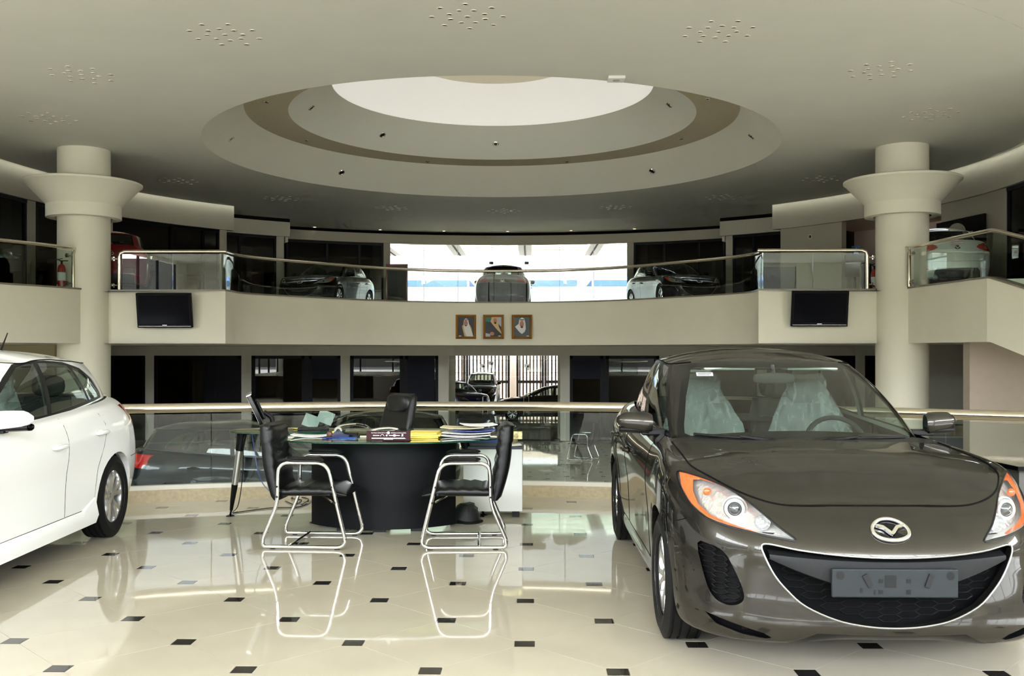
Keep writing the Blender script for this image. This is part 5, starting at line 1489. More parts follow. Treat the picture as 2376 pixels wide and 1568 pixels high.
    if interior:
        for sg in (-1, 1):
            for x0, kind in ((-.12, 'front'), (-.95, 'rear')):
                mm = Matrix.Translation((x0 * sx, sg * .36 * sy, 0))
                m = MB(); rows = []
                for t in (0, .15, .4, .7, .9, 1.0):
                    z = .50 + .60 * t; x = -.10 - .22 * t; hw = .235 * (1 - .25 * max(0, t - .6) / .4); th = .07 * (1 - .3 * t)
                    rows.append([mm @ Vector((x * sx + th * math.cos(a), hw * sy * math.copysign(abs(math.sin(a)) ** .6, math.sin(a)), z * sz)) for a in [2 * PI * q / 14 for q in range(14)]])
                m.grid(rows, closed_v=True); m.f.append(tuple(range(len(m.v) - 14, len(m.v)))); m.m.append(0)
                m.ellipsoid(mm @ Vector((-.33 * sx, 0, 1.185 * sz)), (.05, .125, .085), 14, 8, p=.7)
                m.ellipsoid(mm @ Vector((.10 * sx, 0, .50 * sz)), (.27, .24, .09), 14, 8, p=.7)
                s_ = m.build('seat', seat_m, root, smooth=True)
                if wrap and kind == 'front':
                    m = MB(); rows = []; rr = random.Random(3 if sg < 0 else 9)
                    for k in range(15):
                        t = k / 14; z = .62 + .68 * t; x = -.09 - .22 * t
                        hw = .285 if t < .45 else .285 - (.285 - .135) * min(1, (t - .45) / .4)
                        if t > .96: hw *= .75
                        th = .105 - .03 * t
                        rows.append([mm @ Vector((x * sx + th * math.cos(a) * (1 + rr.uniform(-.12, .12)), (hw * math.copysign(abs(math.sin(a)) ** .7, math.sin(a))) * (1 + rr.uniform(-.05, .05)), (z + rr.uniform(-.008, .008)) * sz)) for a in [2 * PI * q / 18 for q in range(18)]])
                    m.grid(rows, closed_v=True); m.f.append(tuple(range(len(m.v) - 18, len(m.v)))); m.m.append(0)
                    m.build('plastic_wrap', wrap_m, s_, smooth=True, angle=25)
        m = MB(); RM = Matrix.Translation((.26 * sx, .36 * sy, .875 * sz)) @ Matrix.Rotation(PI / 2 - .45, 4, 'Y')
        m.tube([RM @ Vector((.185 * math.cos(t), .185 * math.sin(t), 0)) for t in [2 * PI * k / 32 for k in range(32)]], .015, 8, closed=True)
        m.box(-.05, .05, -.06, .06, -.03, .015, 0, RM); m.box(-.014, .014, -.18, .18, -.008, .004, 0, RM)
        m.build('steering_wheel', dash_m, root, smooth=True)
        m = MB(); m.ellipsoid((.17 * sx, 0, 1.285 * sz), (.02, .13, .035), 16, 8, p=.6); m.tube([(.17 * sx, 0, 1.30 * sz), (.13 * sx, 0, 1.365 * sz)], .012, 6); m.build('inside_mirror', dash_m, root, smooth=True)
        m = MB(); 
        for sg in (-1, 1): m.box(-.06 * sx, .10 * sx, min(sg * .10, sg * .42), max(sg * .10, sg * .42), 1.335 * sz, 1.35 * sz, 0, None)
        m.build('sun_visors', trim_in, root, bevel=.01)
    if aerial:
        m = MB(); m.tube([(-1.25 * sx, 0, 1.44 * sz), (-1.38 * sx, 0, 1.60 * sz)], [.008, .004], 6); m.build('aerial', trim_blk, root)
    bm.free(); b2.free()
    return root

paint_grey = paint('graphite_brown_metallic', rgb(58, 56, 52), metal=0.8, rough=0.22, flake=0.04, coat=0.85)
paint_grey.node_tree.nodes['Principled BSDF'].inputs['Specular Tint'].default_value = (.30, .28, .24, 1)
paint_white = paint('white_enamel', rgb(240, 240, 238), rough=0.4)
paint_dark = paint('dark_blue_grey_metallic', rgb(22, 28, 34), metal=0.4, rough=0.3)
paint_black = paint('black_metallic', rgb(8, 8, 8), metal=0.3, rough=0.3)
paint_red = paint('red_enamel_paint', rgb(104, 8, 10), rough=0.35)
paint_silver = paint('pale_silver_paint', rgb(196, 204, 200), metal=0.3, rough=0.35)
paint_blue = paint('blue_paint', rgb(40, 44, 96), rough=0.35)
# =================================================================== CARS IN PLACE
H = PI / 2
build_car('sedan_car', 'grey-brown metallic sedan facing the viewer, filling the right foreground', (1.52, 6.39, 0), -H, 'sedan', paint_grey, dense=7, wrap=True)
build_car('hatchback_car', 'white hatchback cut off by the left edge, rear wheel beside the railing', (-4.06, 6.38, 0), -H + math.radians(3), 'hatch', paint_white, dense=6, wrap=True, front=True, aerial=True, skirt=True)
build_car('suv_car', 'dark blue-grey SUV on the lower floor, seen through the near glass railing', (-4.45, 16.9, ZLOW), 0.0, 'hatch', paint_dark, dense=4, scale=(1.03, 1.05, 1.15), wheel=(.36, .225, .235), handle_col=black_gl)
paint_olive = paint('olive_grey_paint', rgb(44, 42, 33), metal=0.4, rough=0.35)
build_car('suv_car', 'olive-grey SUV facing left behind the dark blue one, paper on its windscreen', (-3.7, 19.9, ZLOW), PI, 'hatch', paint_olive, dense=3, scale=(1.03, 1.05, 1.15), wheel=(.36, .225, .235))
build_car('suv_car', 'black SUV on the gallery, front lamps toward us, left of the big window', (-6.5, 31.75, ZUP), math.radians(-100), 'hatch', paint_black, dense=3, scale=(1.04, 1.06, 1.08), wheel=(.36, .225, .25))
build_car('suv_car', 'black SUV on the gallery, front lamps toward us, right of the big window', (4.51, 31.74, ZUP), math.radians(-77), 'hatch', paint_black, dense=3, scale=(1.04, 1.06, 1.08), wheel=(.36, .225, .25))
build_car('suv_car', 'black SUV seen from behind as a silhouette before the big gallery window', (U(1170, 34.2), 34.2, ZUP), H, 'hatch', paint_black, dense=3, scale=(1.0, 1.05, 1.07), wheel=(.36, .225, .25), aerial=True)
build_car('hatchback_car', 'red car on the gallery half hidden behind the left column', (U(268, 25.2), 25.2, ZUP), math.radians(110), 'hatch', paint_red, dense=3, scale=(1.0, 1.0, 1.1))
build_car('sedan_car', 'pale silver sedan on the gallery seen from behind, right of the right column', (9.42, 23.4, ZUP), math.radians(82), 'sedan', paint_silver, dense=4, scale=(.88, .92, 1.0))
build_car('pickup_car', 'black pickup-like vehicle facing the entrance outside, left of the door middle', (U(1118, 52), 52.0, ZLOW), -H, 'hatch', paint_black, dense=3, scale=(1.0, 1.03, 1.24), wheel=(.37, .24, .25), interior=False)
build_car('sedan_car', 'low black sedan parked side-on outside the glass entrance', (U(1262, 42), 42.0, ZLOW), PI, 'sedan', paint_black, dense=3, interior=False)
build_car('hatchback_car', 'blue car outside the entrance at its left edge', (U(1062, 47), 47.5, ZLOW), -H + 0.5, 'hatch', paint_blue, dense=3, interior=False)

# white sticker on the main car's windscreen
m = MB(); m.box(-.05, .05, -.001, .001, -.016, .016); m.box(-.042, .042, -.002, -.001, .002, .007, 1); m.box(-.042, .03, -.002, -.001, -.009, -.005, 1)
o = m.build('windscreen_sticker', [paper_m, trim_blk]); o.location = P(1635, 868, 6.1); o.rotation_euler = (-math.radians(52), 0, 0)
tag(o, 'white printed sticker inside the windscreen of the grey-brown sedan', 'sticker')

# =================================================================== FURNITURE
def visitor_chair(label, loc, rz):
    """sled-base chair, faces local +x"""
    root = thing('visitor_chair', label, 'chair', loc, rz, None)
    loop = [(-.25, .016), (.25, .016), (.315, .03), (.315, .10), (.175, .56), (.135, .63), (.07, .635), (-.12, .635), (-.185, .62), (-.205, .54), (-.205, .34), (-.315, .10), (-.315, .03)]
    loop = [(-.315, .016), (.315, .016), (.165, .635), (-.2, .635), (-.205, .335), (-.318, .07)]
    for sg in (-1, 1):
        y = sg * .285
        m = MB(); m.tube(round_path([(x, y, z) for x, z in loop], .085, 7, closed=True), .0145, 12, closed=True)
        fr = m.build('side_frame', chrome, root, smooth=True, angle=60)
        for x in (-.24, .24):
            m = MB(); m.box(x - .018, x + .018, y - .012, y + .012, 0, .008); m.build('glide', black_pl, fr)
        m = MB(); rows = []
        for k in range(13):
            t = k / 12; x = -.13 + .27 * t; e = min(1, min(t, 1 - t) * 6 + .35)
            rows.append([Vector((x, y + .03 * e * math.cos(a), .664 + .018 * e * math.sin(a) - (.014 * max(0, t - .8) * 5 * .6))) for a in [2 * PI * q / 10 for q in range(10)]])
        m.grid(rows, closed_v=True); m.f += [tuple(range(10)), tuple(range(120, 130))]; m.m += [0, 0]
        m.build('armrest', leather, root, smooth=True)
        for x, z in ((-.205, .46), (-.205, .385), (.20, .46), (.185, .385 + .02), (.222, .345)):
            m = MB(); m.tube([(x, y + sg * .008, z), (x, y + sg * .018, z)], .008, 8); m.build('bolt', black_pl, fr)
        m = MB(); m.tube([(.20, y * .98, .35), (.12, y * .75, .385)], .009, 6); m.build('seat_support', steel, root)
    m = MB(); m.tube([(-.12, -.285, .02), (-.12, .285, .02)], .012, 10); m.build('stretcher', chrome, root, smooth=True)
    # seat
    m = MB(); rows = []
    for k in range(17):
        t = k / 16; x = -.21 + .50 * t; zt = .445 + .012 * math.sin(t * PI) - .045 * max(0, t - .78) / .22; zb = .375 + .006 * t
        if t > .78: zt -= .0
        th = (zt - zb) / 2 * (1 if 0 < k < 16 else .55); zc = (zt + zb) / 2
        row = []
        for q in range(24):
            a = 2 * PI * q / 24; cx, sx_ = math.cos(a), math.sin(a)
            pu = .006 * math.sin(t * 34) if sx_ > .2 else 0
            row.append(Vector((x + (.012 if k == 16 else 0), .255 * math.copysign(abs(cx) ** .35, cx), zc + th * math.copysign(abs(sx_) ** .6, sx_) + pu)))
        rows.append(row)
    m.grid(rows, closed_v=True); m.f += [tuple(range(23, -1, -1)), tuple(range(16 * 24, 17 * 24))]; m.m += [0, 0]
    m.build('seat', leather, root, smooth=True, angle=55)
    # backrest: padded, leaning, with a rolled head
    m = MB(); rows = []
    for k in range(21):
        t = k / 20; z = .35 + .545 * t; x = -.235 - .085 * t - .02 * math.sin(t * PI); th = .045 + .012 * math.sin(t * PI) + (.012 if t > .8 else 0); hw = .235 - .02 * t
        if k == 20: th *= .5; hw -= .02
        if k == 0: th *= .6
        pu = .006 * math.sin(t * 40)
        row = []
        for q in range(24):
            a = 2 * PI * q / 24; cx, sx_ = math.cos(a), math.sin(a)
            row.append(Vector((x + (th + (pu if sx_ > 0 else 0)) * math.copysign(abs(sx_) ** .6, sx_), hw * math.copysign(abs(cx) ** .35, cx), z)))
        rows.append(row)
    m.grid(rows, closed_v=True); m.f += [tuple(range(24)), tuple(range(480, 504))]; m.m += [0, 0]
    m.build('backrest', leather, root, smooth=True, angle=55)
    m = MB(); rows = []
    for k in range(9):
        t = k / 8; z = .775 + .125 * t; x = -.318 - .012 * t; hw = .225 - .01 * t; th = .066 * (1 - .15 * t)
        if k in (0,): th *= .9
        rows.append([Vector((x + th * .9 * math.copysign(abs(math.sin(a)) ** .7, math.sin(a)), hw * math.copysign(abs(math.cos(a)) ** .35, math.cos(a)), z)) for a in [2 * PI * q / 20 for q in range(20)]])
    rows.append([Vector((p.x * .3 + (-.33) * .7, p.y * .93, p.z + .012)) for p in rows[-1]])
    m.grid(rows, closed_v=True); m.f += [tuple(range(20)), tuple(range(180, 200))]; m.m += [0, 0]
    m.build('head_cushion', leather, root, smooth=True, angle=55)
    return root
cx_l = (PZ(605, 1272, .016).x + PZ(800, 1272, .016).x) / 2; cx_r = (PZ(977, 1272, .016).x + PZ(1173, 1272, .016).x) / 2
visitor_chair('black leather visitor chair on chrome sled frame, left of the dark desk', (cx_l + .02, 7.54, 0), math.radians(-3))
visitor_chair('black leather visitor chair on chrome sled frame, before the white drawer unit', (cx_r - .02, 7.54, 0), PI + math.radians(3))
ch = visitor_chair('black cantilever chair on the lower floor, seen through the railing beside the sedan', (U(1352, 26.4), 26.4, ZLOW), PI - 0.35)
ch.scale = (1.1, 1.1, 1.1)

# ---- desk
dk = thing('reception_desk', 'dark half-round desk with a green glass top between two visitor chairs', 'desk', (-1.22, 8.4, 0))
desk_m = pbr('desk_charcoal', rgb(8, 9, 11), 0.55, spec=0.15, var=0.05)
m = MB(); Rr = .78; half = math.asin(.60 / Rr); rows = []
for k in range(33):
    a = -half + 2 * half * k / 32; rows.append([Vector((Rr * math.sin(a), -.47 + Rr - Rr * math.cos(a), .025)), Vector((Rr * math.sin(a), -.47 + Rr - Rr * math.cos(a), .715)),
        Vector(((Rr - .03) * math.sin(a), -.47 + Rr - (Rr - .03) * math.cos(a), .715)), Vector(((Rr - .03) * math.sin(a), -.47 + Rr - (Rr - .03) * math.cos(a), .025))])
m.grid(rows, closed_v=True); m.f += [(0, 1, 2, 3), (131, 130, 129, 128)]; m.m += [0, 0]
m.build('modesty_panel', desk_m, dk, smooth=True, angle=30)
for x, y in ((-.3, -.41), (.3, -.41), (0, -.46)):
    m = MB(); m.box(x - .05, x + .05, y - .005 + .02, y + .05, 0, .026); m.build('desk_foot', black_pl, dk)
m = MB()
pts = [(1.0 * math.copysign(abs(math.cos(t)) ** .8, math.cos(t)), .72 * math.copysign(abs(math.sin(t)) ** .9, math.sin(t)) - .10) for t in [2 * PI * k / 64 for k in range(64)]]
m.prism(pts, .744, .756); gt = m.build('glass_top', table_gl, dk)
m = MB(); m.grid([[Vector((x * 1.0005, y * 1.0005, .7445)), Vector((x * 1.0005, y * 1.0005, .7555))] for x, y in pts], closed_u=True); m.build('glass_edge', edge_gl, gt)
for x, y in ((-.42, -.36), (.42, -.36), (0, -.44)):
    m = MB(); m.tube([(x, y + .06, .715), (x, y + .06, .744)], .016, 12); m.build('standoff', chrome, dk, smooth=True)
def table_leg(root, top, foot):
    t, f = Vector(top), Vector(foot); L = lambda k: t.lerp(f, k)
    m = MB(); m.tube([L(0), L(.22)], [.045, .034], 14); lg = m.build('leg', black_pl, root, smooth=True)
    m = MB(); m.tube([L(.22), L(.62)], [.032, .028], 14); m.build('leg_sleeve', alu, lg, smooth=True)
    m = MB(); m.tube([L(.62), L(.80), L(.93)], [.029, .022, .014], 14); m.build('leg_tip', black_gl, lg, smooth=True)
    m = MB(); m.tube([L(.93), f + Vector((0, 0, .012))], .009, 10); m.lathe([(0, .014), (.02, .012), (.04, .004), (.04, 0), (0, 0)], 18, mat=Matrix.Translation((f.x, f.y, 0))); m.build('leg_foot', black_gl, lg, smooth=True)
for tx, ty, fx, fy in ((.62, .28, .80, .42), (-.45, .12, -.62, .0), (-.52, .35, -.68, .45)):
    table_leg(dk, (tx, ty, .742), (fx, fy, 0))
# ---- side glass table
sd = thing('side_table', 'small oval glass table with tapered legs carrying the monitor', 'table', (-2.12, 8.62, 0))
pts = [(.50 * math.copysign(abs(math.cos(t)) ** .85, math.cos(t)), .30 * math.copysign(abs(math.sin(t)) ** .85, math.sin(t))) for t in [2 * PI * k / 48 for k in range(48)]]
m = MB(); m.prism(pts, .758, .770); gt = m.build('glass_top', table_gl, sd)
m = MB(); m.grid([[Vector((x * 1.001, y * 1.001, .7585)), Vector((x * 1.001, y * 1.001, .7695))] for x, y in pts], closed_u=True); m.build('glass_edge', edge_gl, gt)
table_leg(sd, (-.40, .0, .756), (-.535, .10, 0))
table_leg(sd, (.34, .12, .756), (.42, .2, 0))
# ---- monitor seen edge-on
mo = thing('monitor', 'thin black computer monitor seen from its edge on the side table', 'monitor', (U(612, 8.6), 8.6, .770), math.radians(15.5))
m = MB(); R_ = Matrix.Translation((-.0, 0, .03)) @ Matrix.Rotation(math.radians(-24), 4, 'Y')
m.box(-.018, .018, -.25, .25, .04, .31, 0, R_); scr = m.build('screen', black_gl, mo, bevel=.006)
m = MB(); m.box(-.022, .022, -.255, .255, .305, .315, 0, R_); m.box(-.020, -.017, -.235, .235, .06, .29, 0, R_); m.build('bezel', alu, scr)
m = MB(); m.box(.018, .05, -.09, .09, .06, .24, 0, R_); m.build('rear_housing', black_pl, mo, bevel=.02)
m = MB(); m.tube(smooth_path([(-.0, 0, .16), (.07, 0, .10), (.06, 0, .01)], 5), .02, 10); m.lathe([(0, .014), (.09, .012), (.11, 0), (0, 0)], 28, mat=Matrix.Translation((.04, 0, 0)) @ Matrix.Scale(.8, 4, (1, 0, 0))); m.build('stand', black_pl, mo, smooth=True)
# ---- keyboard and papers on the side table
kb = thing('keyboard', 'black keyboard on the side table behind the left chair', 'keyboard', (-1.93, 8.66, .770), math.radians(12))
m = MB(); m.box(-.11, .16, -.07, .07, 0, .016, 0); m.build('keyboard_body', black_pl, kb, bevel=.004)
for r_ in range(4):
    for c_ in range(10):
        m = MB(); m.box(-.10 + c_ * .025, -.10 + c_ * .025 + .02, -.06 + r_ * .03, -.06 + r_ * .03 + .024, .016, .021); m.build('key', trim_blk, kb)
def sheet(name, label, cat, w_, d_, h, loc, rz, mat, bend=.0, group=None, n=8):
    m = MB(); rows = []
    for i in range(n + 1):
        x = -w_ / 2 + w_ * i / n; rows.append([Vector((x, -d_ / 2, bend * (2 * i / n - 1) ** 2)), Vector((x, d_ / 2, bend * (2 * i / n - 1) ** 2 * .6))])
    m.grid(rows); m.grid([[p + Vector((0, 0, h)) for p in r] for r in rows])
    o_r = rows
    bd = [r[0] for r in rows] + [r[1] for r in reversed(rows)]
    m.grid([bd, [p + Vector((0, 0, h)) for p in bd]], closed_v=True)
    o = m.build(name, mat, None, smooth=True, angle=30); o.location = loc; o.rotation_euler = (0, 0, rz)
    if label: tag(o, label, cat, group)
    return o
yellow_p = pbr('yellow_paper', rgb(228, 205, 92), 0.7); manila = pbr('manila_card', rgb(196, 184, 150), 0.7); blue_p = pbr('blue_folder', rgb(44, 66, 140), 0.4)
sheet('paper_sheet', 'curled white papers on the left end of the desk top', 'paper', .34, .21, .006, (U(725, 8.1), 8.12, .757), .1, paper_m, .02)
sheet('paper_sheet', 'yellow note sheet on the side table beside the keyboard', 'paper', .09, .12, .003, (U(690, 8.75), 8.75, .772), .5, yellow_p, .004)
for k, (dx, r_) in enumerate(((0, 0), (.012, .03), (-.01, -.02))):
    sheet('yellow_folder', 'yellow paper stack beside the name plate, %s of three layers' % ('lowest', 'middle', 'topmost')[k], 'folder', .24, .30, .012, (U(985, 8.05) + dx, 8.1, .757 + .014 * k), r_, yellow_p, .002)
for k, (du, dy, r_, mt, lb, w_) in enumerate(((0, 0, .05, paper_m, 'white document bundle at the bottom of the pile on the desk', .42), (8, .02, -.08, paper_m, 'creased white pages in the middle of the pile on the desk', .40), (20, .03, .12, blue_p, 'blue and white brochure sticking out of the paper pile', .34),
                                      (-5, .05, -.02, manila, 'tan card folder on top of the paper pile', .36), (30, .08, .2, paper_m, 'loose white sheet at the right end of the pile', .28))):
    sheet('document', lb, 'document', w_, .28, .006, (U(1078 + du, 8.15), 8.2 + dy, .757 + .02 * k), r_, mt, .012)
# ---- name plate box with lettering
npl = thing('name_plate', 'maroon dealership name plate with white lettering on the desk', 'sign', (U(901, 7.72), 7.72, .757))
mar = pbr('maroon_plate', rgb(46, 18, 23), 0.5, spec=0.12)
m = MB(); m.box(-.172, .172, -.008, .008, 0, .078, 0, Matrix.Rotation(math.radians(-12), 4, 'X')); m.build('plate_board', mar, npl, bevel=.002)
m = MB(); m.box(-.172, .172, .0, .07, 0, .004); m.build('plate_base', mar, npl)
def text(body, size, parent, loc, mat, rx=PI / 2, align='CENTER', name='lettering'):
    cu = bpy.data.curves.new(name, 'FONT'); cu.body = body; cu.size = size; cu.align_x = align; cu.extrude = .0003; tmp = bpy.data.objects.new(name, cu); COL.objects.link(tmp); bpy.context.view_layer.update()
    me = bpy.data.meshes.new_from_object(tmp.evaluated_get(bpy.context.evaluated_depsgraph_get())); bpy.data.objects.remove(tmp); me.materials.clear(); me.materials.append(mat)
    o = bpy.data.objects.new(name, me); COL.objects.link(o); o['kind'] = 'stuff'; o.parent = parent; o.location = loc; o.rotation_euler = (rx, 0, 0); return o
TILT = math.radians(12)
text('Haji Husein Alireza & Co. Ltd', .0105, npl, (-.072, -.0092 * math.cos(TILT) + .058 * math.sin(TILT), .058 * math.cos(TILT) + .0092 * math.sin(TILT)), paper_m, PI / 2 - TILT, 'CENTER')
RT = Matrix.Rotation(-TILT, 4, 'X')
def strokes(parent, spec, name='lettering'):
    m = MB()
    for x, z, w_, h_ in spec: m.box(x, x + w_, -.0098, -.0085, z, z + h_, 0, RT)
    o = m.build(name, paper_m, parent); o['kind'] = 'stuff'; return o
rr = random.Random(5); sp = []
x = .02
while x < .135: w_ = rr.uniform(.003, .009); sp += [(x, .0585, w_, .0022), (x + w_ * .3, .0585, .0014, rr.uniform(.004, .008))]; x += w_ + .0012
for zz, x0, x1 in ((.020, -.13, .13), (.0145, -.13, .13), (.009, -.035, .035)):
    x = x0
    while x < x1: w_ = rr.uniform(.002, .007); sp.append((x, zz, w_, .003)); x += w_ + .0012
for x, w_ in ((-.12, .05), (.005, .035), (.05, .04)): sp.append((x, .038, w_, .006))
strokes(npl, sp)
m = MB(); m.lathe([(.0, .0), (.011, 0), (.011, .001), (0, .001)], 20, mat=RT @ Matrix.Translation((0, -.0085, .0615)) @ Matrix.Rotation(PI / 2, 4, 'X')); m.build('logo_disc', paper_m, npl)
m = MB(); m.tube([RT @ Vector((-.047 + .014 * math.cos(t), -.0092, .034 + .014 * math.sin(t))) for t in [PI * k / 12 for k in range(13)]], .0015, 5); m.build('logo_arch', paper_m, npl)
m = MB(); m.lathe([(.0, .0), (.007, 0), (.007, .001), (0, .001)], 16, mat=RT @ Matrix.Translation((-.013, -.0085, .041)) @ Matrix.Rotation(PI / 2, 4, 'X')); m.build('logo_disc', paper_m, npl)
m = MB(); m.lathe([(.0, .0), (.009, 0), (.009, .001), (0, .001)], 16, mat=RT @ Matrix.Translation((.048, -.0085, .041)) @ Matrix.Rotation(PI / 2, 4, 'X') @ Matrix.Scale(1.4, 4, (1, 0, 0))); m.build('logo_oval', paper_m, npl)
m = MB(); m.prism([(.100, .034), (.118, .034), (.114, .040), (.118, .050), (.108, .053), (.102, .047), (.108, .044)], 0.0085, .0095, 0, RT @ Matrix.Rotation(PI / 2, 4, 'X')); m.build('logo_crest', paper_m, npl)
# ---- small things on the desk
o = MB(); R2_ = Matrix.Translation((U(795, 8.0), 8.0, .757))
tp = thing('tape_dispenser', 'dark blue tape dispenser among the pens on the desk', 'dispenser', (U(790, 8.02), 8.02, .757), .3)
m = MB(); m.prism([(-.07, 0), (.07, 0), (.07, .02), (.03, .03), (0, .055), (-.04, .055), (-.07, .02)], -.02, .02, 0, Matrix.Rotation(PI / 2, 4, 'X')); m.build('dispenser_body', pbr('navy_plastic', rgb(18, 26, 60), 0.25), tp, bevel=.004)
m = MB(); m.lathe([(.016, -.012), (.032, -.012), (.032, .012), (.016, .012)], 22, mat=Matrix.Translation((-.02, 0, .055)) @ Matrix.Rotation(PI / 2, 4, 'X'), close=True); m.build('tape_roll', pbr('clear_tape', rgb(150, 150, 140), 0.2), tp, smooth=True)
def small(name, label, cat, mbf, mat, loc, rz=0): 
    m = MB(); mbf(m); o = m.build(name, mat, None, smooth=True, angle=40); o.location = loc; o.rotation_euler = (0, 0, rz); return tag(o, label, cat)
small('sharpener', 'small brown pencil sharpener by the tape dispenser', 'sharpener', lambda m: m.ellipsoid((0, 0, .024), (.024, .02, .024), 12, 8, p=.6), pbr('brown_plastic', rgb(80, 40, 28), .4), (U(765, 8.02), 8.02, .757))
small('eraser', 'small yellow block behind the pens on the desk', 'eraser', lambda m: m.ellipsoid((0, 0, .022), (.016, .014, .022), 12, 8, p=.4), yellow_p, (U(775, 8.12), 8.12, .757))
for k, (u_, rz_, lb) in enumerate(((768, .2, 'dark blue pen lying left of the tape dispenser'), (806, -.15, 'bright blue pen lying right of the tape dispenser'))):
    small('pen', lb, 'pen', lambda m: (m.tube([(-.07, 0, .006), (.06, 0, .006)], .0055, 8), m.tube([(.06, 0, .006), (.075, 0, .006)], [.005, .001], 8)), pbr('pen_blue_%s' % 'ab'[k], rgb(20, 40 + 20 * k, 110 + 40 * k), .25), (U(u_, 7.92), 7.92, .757), rz_)
small('stapler', 'black stapler lying on the desk left of the name plate', 'stapler', lambda m: (m.box(-.07, .07, -.018, .018, 0, .012), m.box(-.07, .055, -.016, .016, .014, .034), m.box(-.07, -.05, -.016, .016, .01, .02)), black_pl, (U(815, 8.08), 8.08, .757), -.2)
# ---- executive chair behind the desk
ex = thing('office_chair', 'tall black leather office chair behind the desk', 'chair', (U(862, 9.15), 9.12, 0), math.radians(219))
m = MB(); rows = []
for k in range(19):
    t = k / 18; z = .50 + .56 * t; x = -.20 - .14 * t; hw = .25 - .035 * max(0, t - .5) / .5; th = .045 + .012 * math.sin(t * PI)
    if k == 18: th *= .5; hw -= .015
    row = []
    for q in range(24):
        a = 2 * PI * q / 24; cx, sn = math.cos(a), math.sin(a); row.append(Vector((x + th * math.copysign(abs(sn) ** .6, sn) - .03 * (1 - abs(cx) ** 2) * (1 if sn > 0 else .6), hw * math.copysign(abs(cx) ** .35, cx), z)))
    rows.append(row)
m.grid(rows, closed_v=True); m.f += [tuple(range(24)), tuple(range(432, 456))]; m.m += [0, 0]; m.build('backrest', leather, ex, smooth=True, angle=50)
m = MB(); m.ellipsoid((-.33, 0, .965), (.075, .20, .09), 18, 10, p=.55); m.build('head_cushion', leather, ex, smooth=True)
m = MB(); m.ellipsoid((.06, 0, .47), (.28, .26, .07), 20, 10, p=.5); m.build('seat', leather, ex, smooth=True)
for sg in (-1, 1):
    m = MB(); m.tube(smooth_path([(-.22, sg * .27, .62), (-.12, sg * .30, .74), (.06, sg * .30, .765), (.20, sg * .30, .72), (.16, sg * .28, .52)], 6), .014, 10); m.build('armrest', chrome, ex, smooth=True)
m = MB(); m.tube([(0, 0, .40), (0, 0, .10)], .03, 14); m.build('gas_column', black_pl, ex, smooth=True)
for k in range(5):
    a = 2 * PI * k / 5; m = MB(); m.tube([(0, 0, .10), (.30 * math.cos(a), .30 * math.sin(a), .07)], [.03, .018], 10); b_ = m.build('base_arm', chrome, ex, smooth=True)
    m = MB(); m.lathe([(.0, -.02), (.028, -.02), (.028, .02), (0, .02)], 16, mat=Matrix.Translation((.31 * math.cos(a), .31 * math.sin(a), .029)) @ Matrix.Rotation(PI / 2, 4, 'X')); m.build('caster', black_pl, b_, smooth=True)
# ---- white drawer unit
x0, x1 = U(1075, 8.68), U(1212, 8.68)
du = thing('drawer_unit', 'white drawer unit with a dark top right of the desk', 'cabinet', ((x0 + x1) / 2, 8.68, 0))
hw = (x1 - x0) / 2
m = MB(); m.box(-hw, hw, 0, .46, .055, .60); m.build('carcass', white_lac, du, bevel=.003)
m = MB(); m.box(-hw - .004, hw + .004, -.006, .47, .60, .622); m.build('top_board', pbr('dark_blue_edge', rgb(22, 26, 42), .4), du)
for x in (-hw + .06, hw - .06):
    for y in (.06, .40):
        m = MB(); m.box(x - .03, x + .03, y - .03, y + .03, 0, .055); m.build('plinth_foot', black_pl, du)
bx = lambda w_, d_, h_: (lambda m: m.box(-w_ / 2, w_ / 2, -d_ / 2, d_ / 2, 0, h_))
ux = lambda u_, Y_: U(u_, Y_)
small('document_tray', 'grey document tray on the white drawer unit', 'tray', lambda m: (m.box(-.19, .12, -.12, .12, 0, .006), m.box(-.19, .12, -.124, -.118, 0, .03), m.box(-.19, -.185, -.12, .12, 0, .03), m.box(.115, .12, -.12, .12, 0, .03)), pbr('grey_tray', rgb(60, 62, 68), .4), (ux(1128, 8.85), 8.84, .622))
small('binder', 'thick blue ring binder lying in the tray on the drawer unit', 'binder', lambda m: (m.box(-.17, .11, -.11, .11, .0, .05), m.box(-.10, -.06, -.113, -.11, .0, .045), m.box(.02, .06, -.113, -.11, .0, .045)), blue_p, (ux(1126, 8.85), 8.85, .63))
small('blue_catalogue', 'blue catalogue on top of the binder on the drawer unit', 'catalogue', bx(.26, .2, .02), pbr('deep_blue_cover', rgb(30, 42, 104), .3), (ux(1122, 8.87), 8.87, .682), .06)
sheet('paper_sheet', 'white sheet overhanging the right end of the drawer unit', 'paper', .22, .2, .004, (ux(1180, 8.78), 8.80, .624), .1, paper_m, .006)
bw = thing('glass_bowl', 'glass bowl with yellow and orange print on the drawer unit', 'bowl', (ux(1186, 8.9), 8.92, .63))
m = MB(); m.lathe([(0, 0), (.055, 0), (.062, .03), (.06, .04)], 24); m.build('bowl_base', pbr('smoky_glass', rgb(120, 112, 84), .1), bw, smooth=True)
m = MB(); m.box(-.10, .10, -.03, .03, .04, .105); m.build('printed_box', pbr('orange_white_print', rgb(226, 190, 130), .5, var=.8, vscale=22), bw)
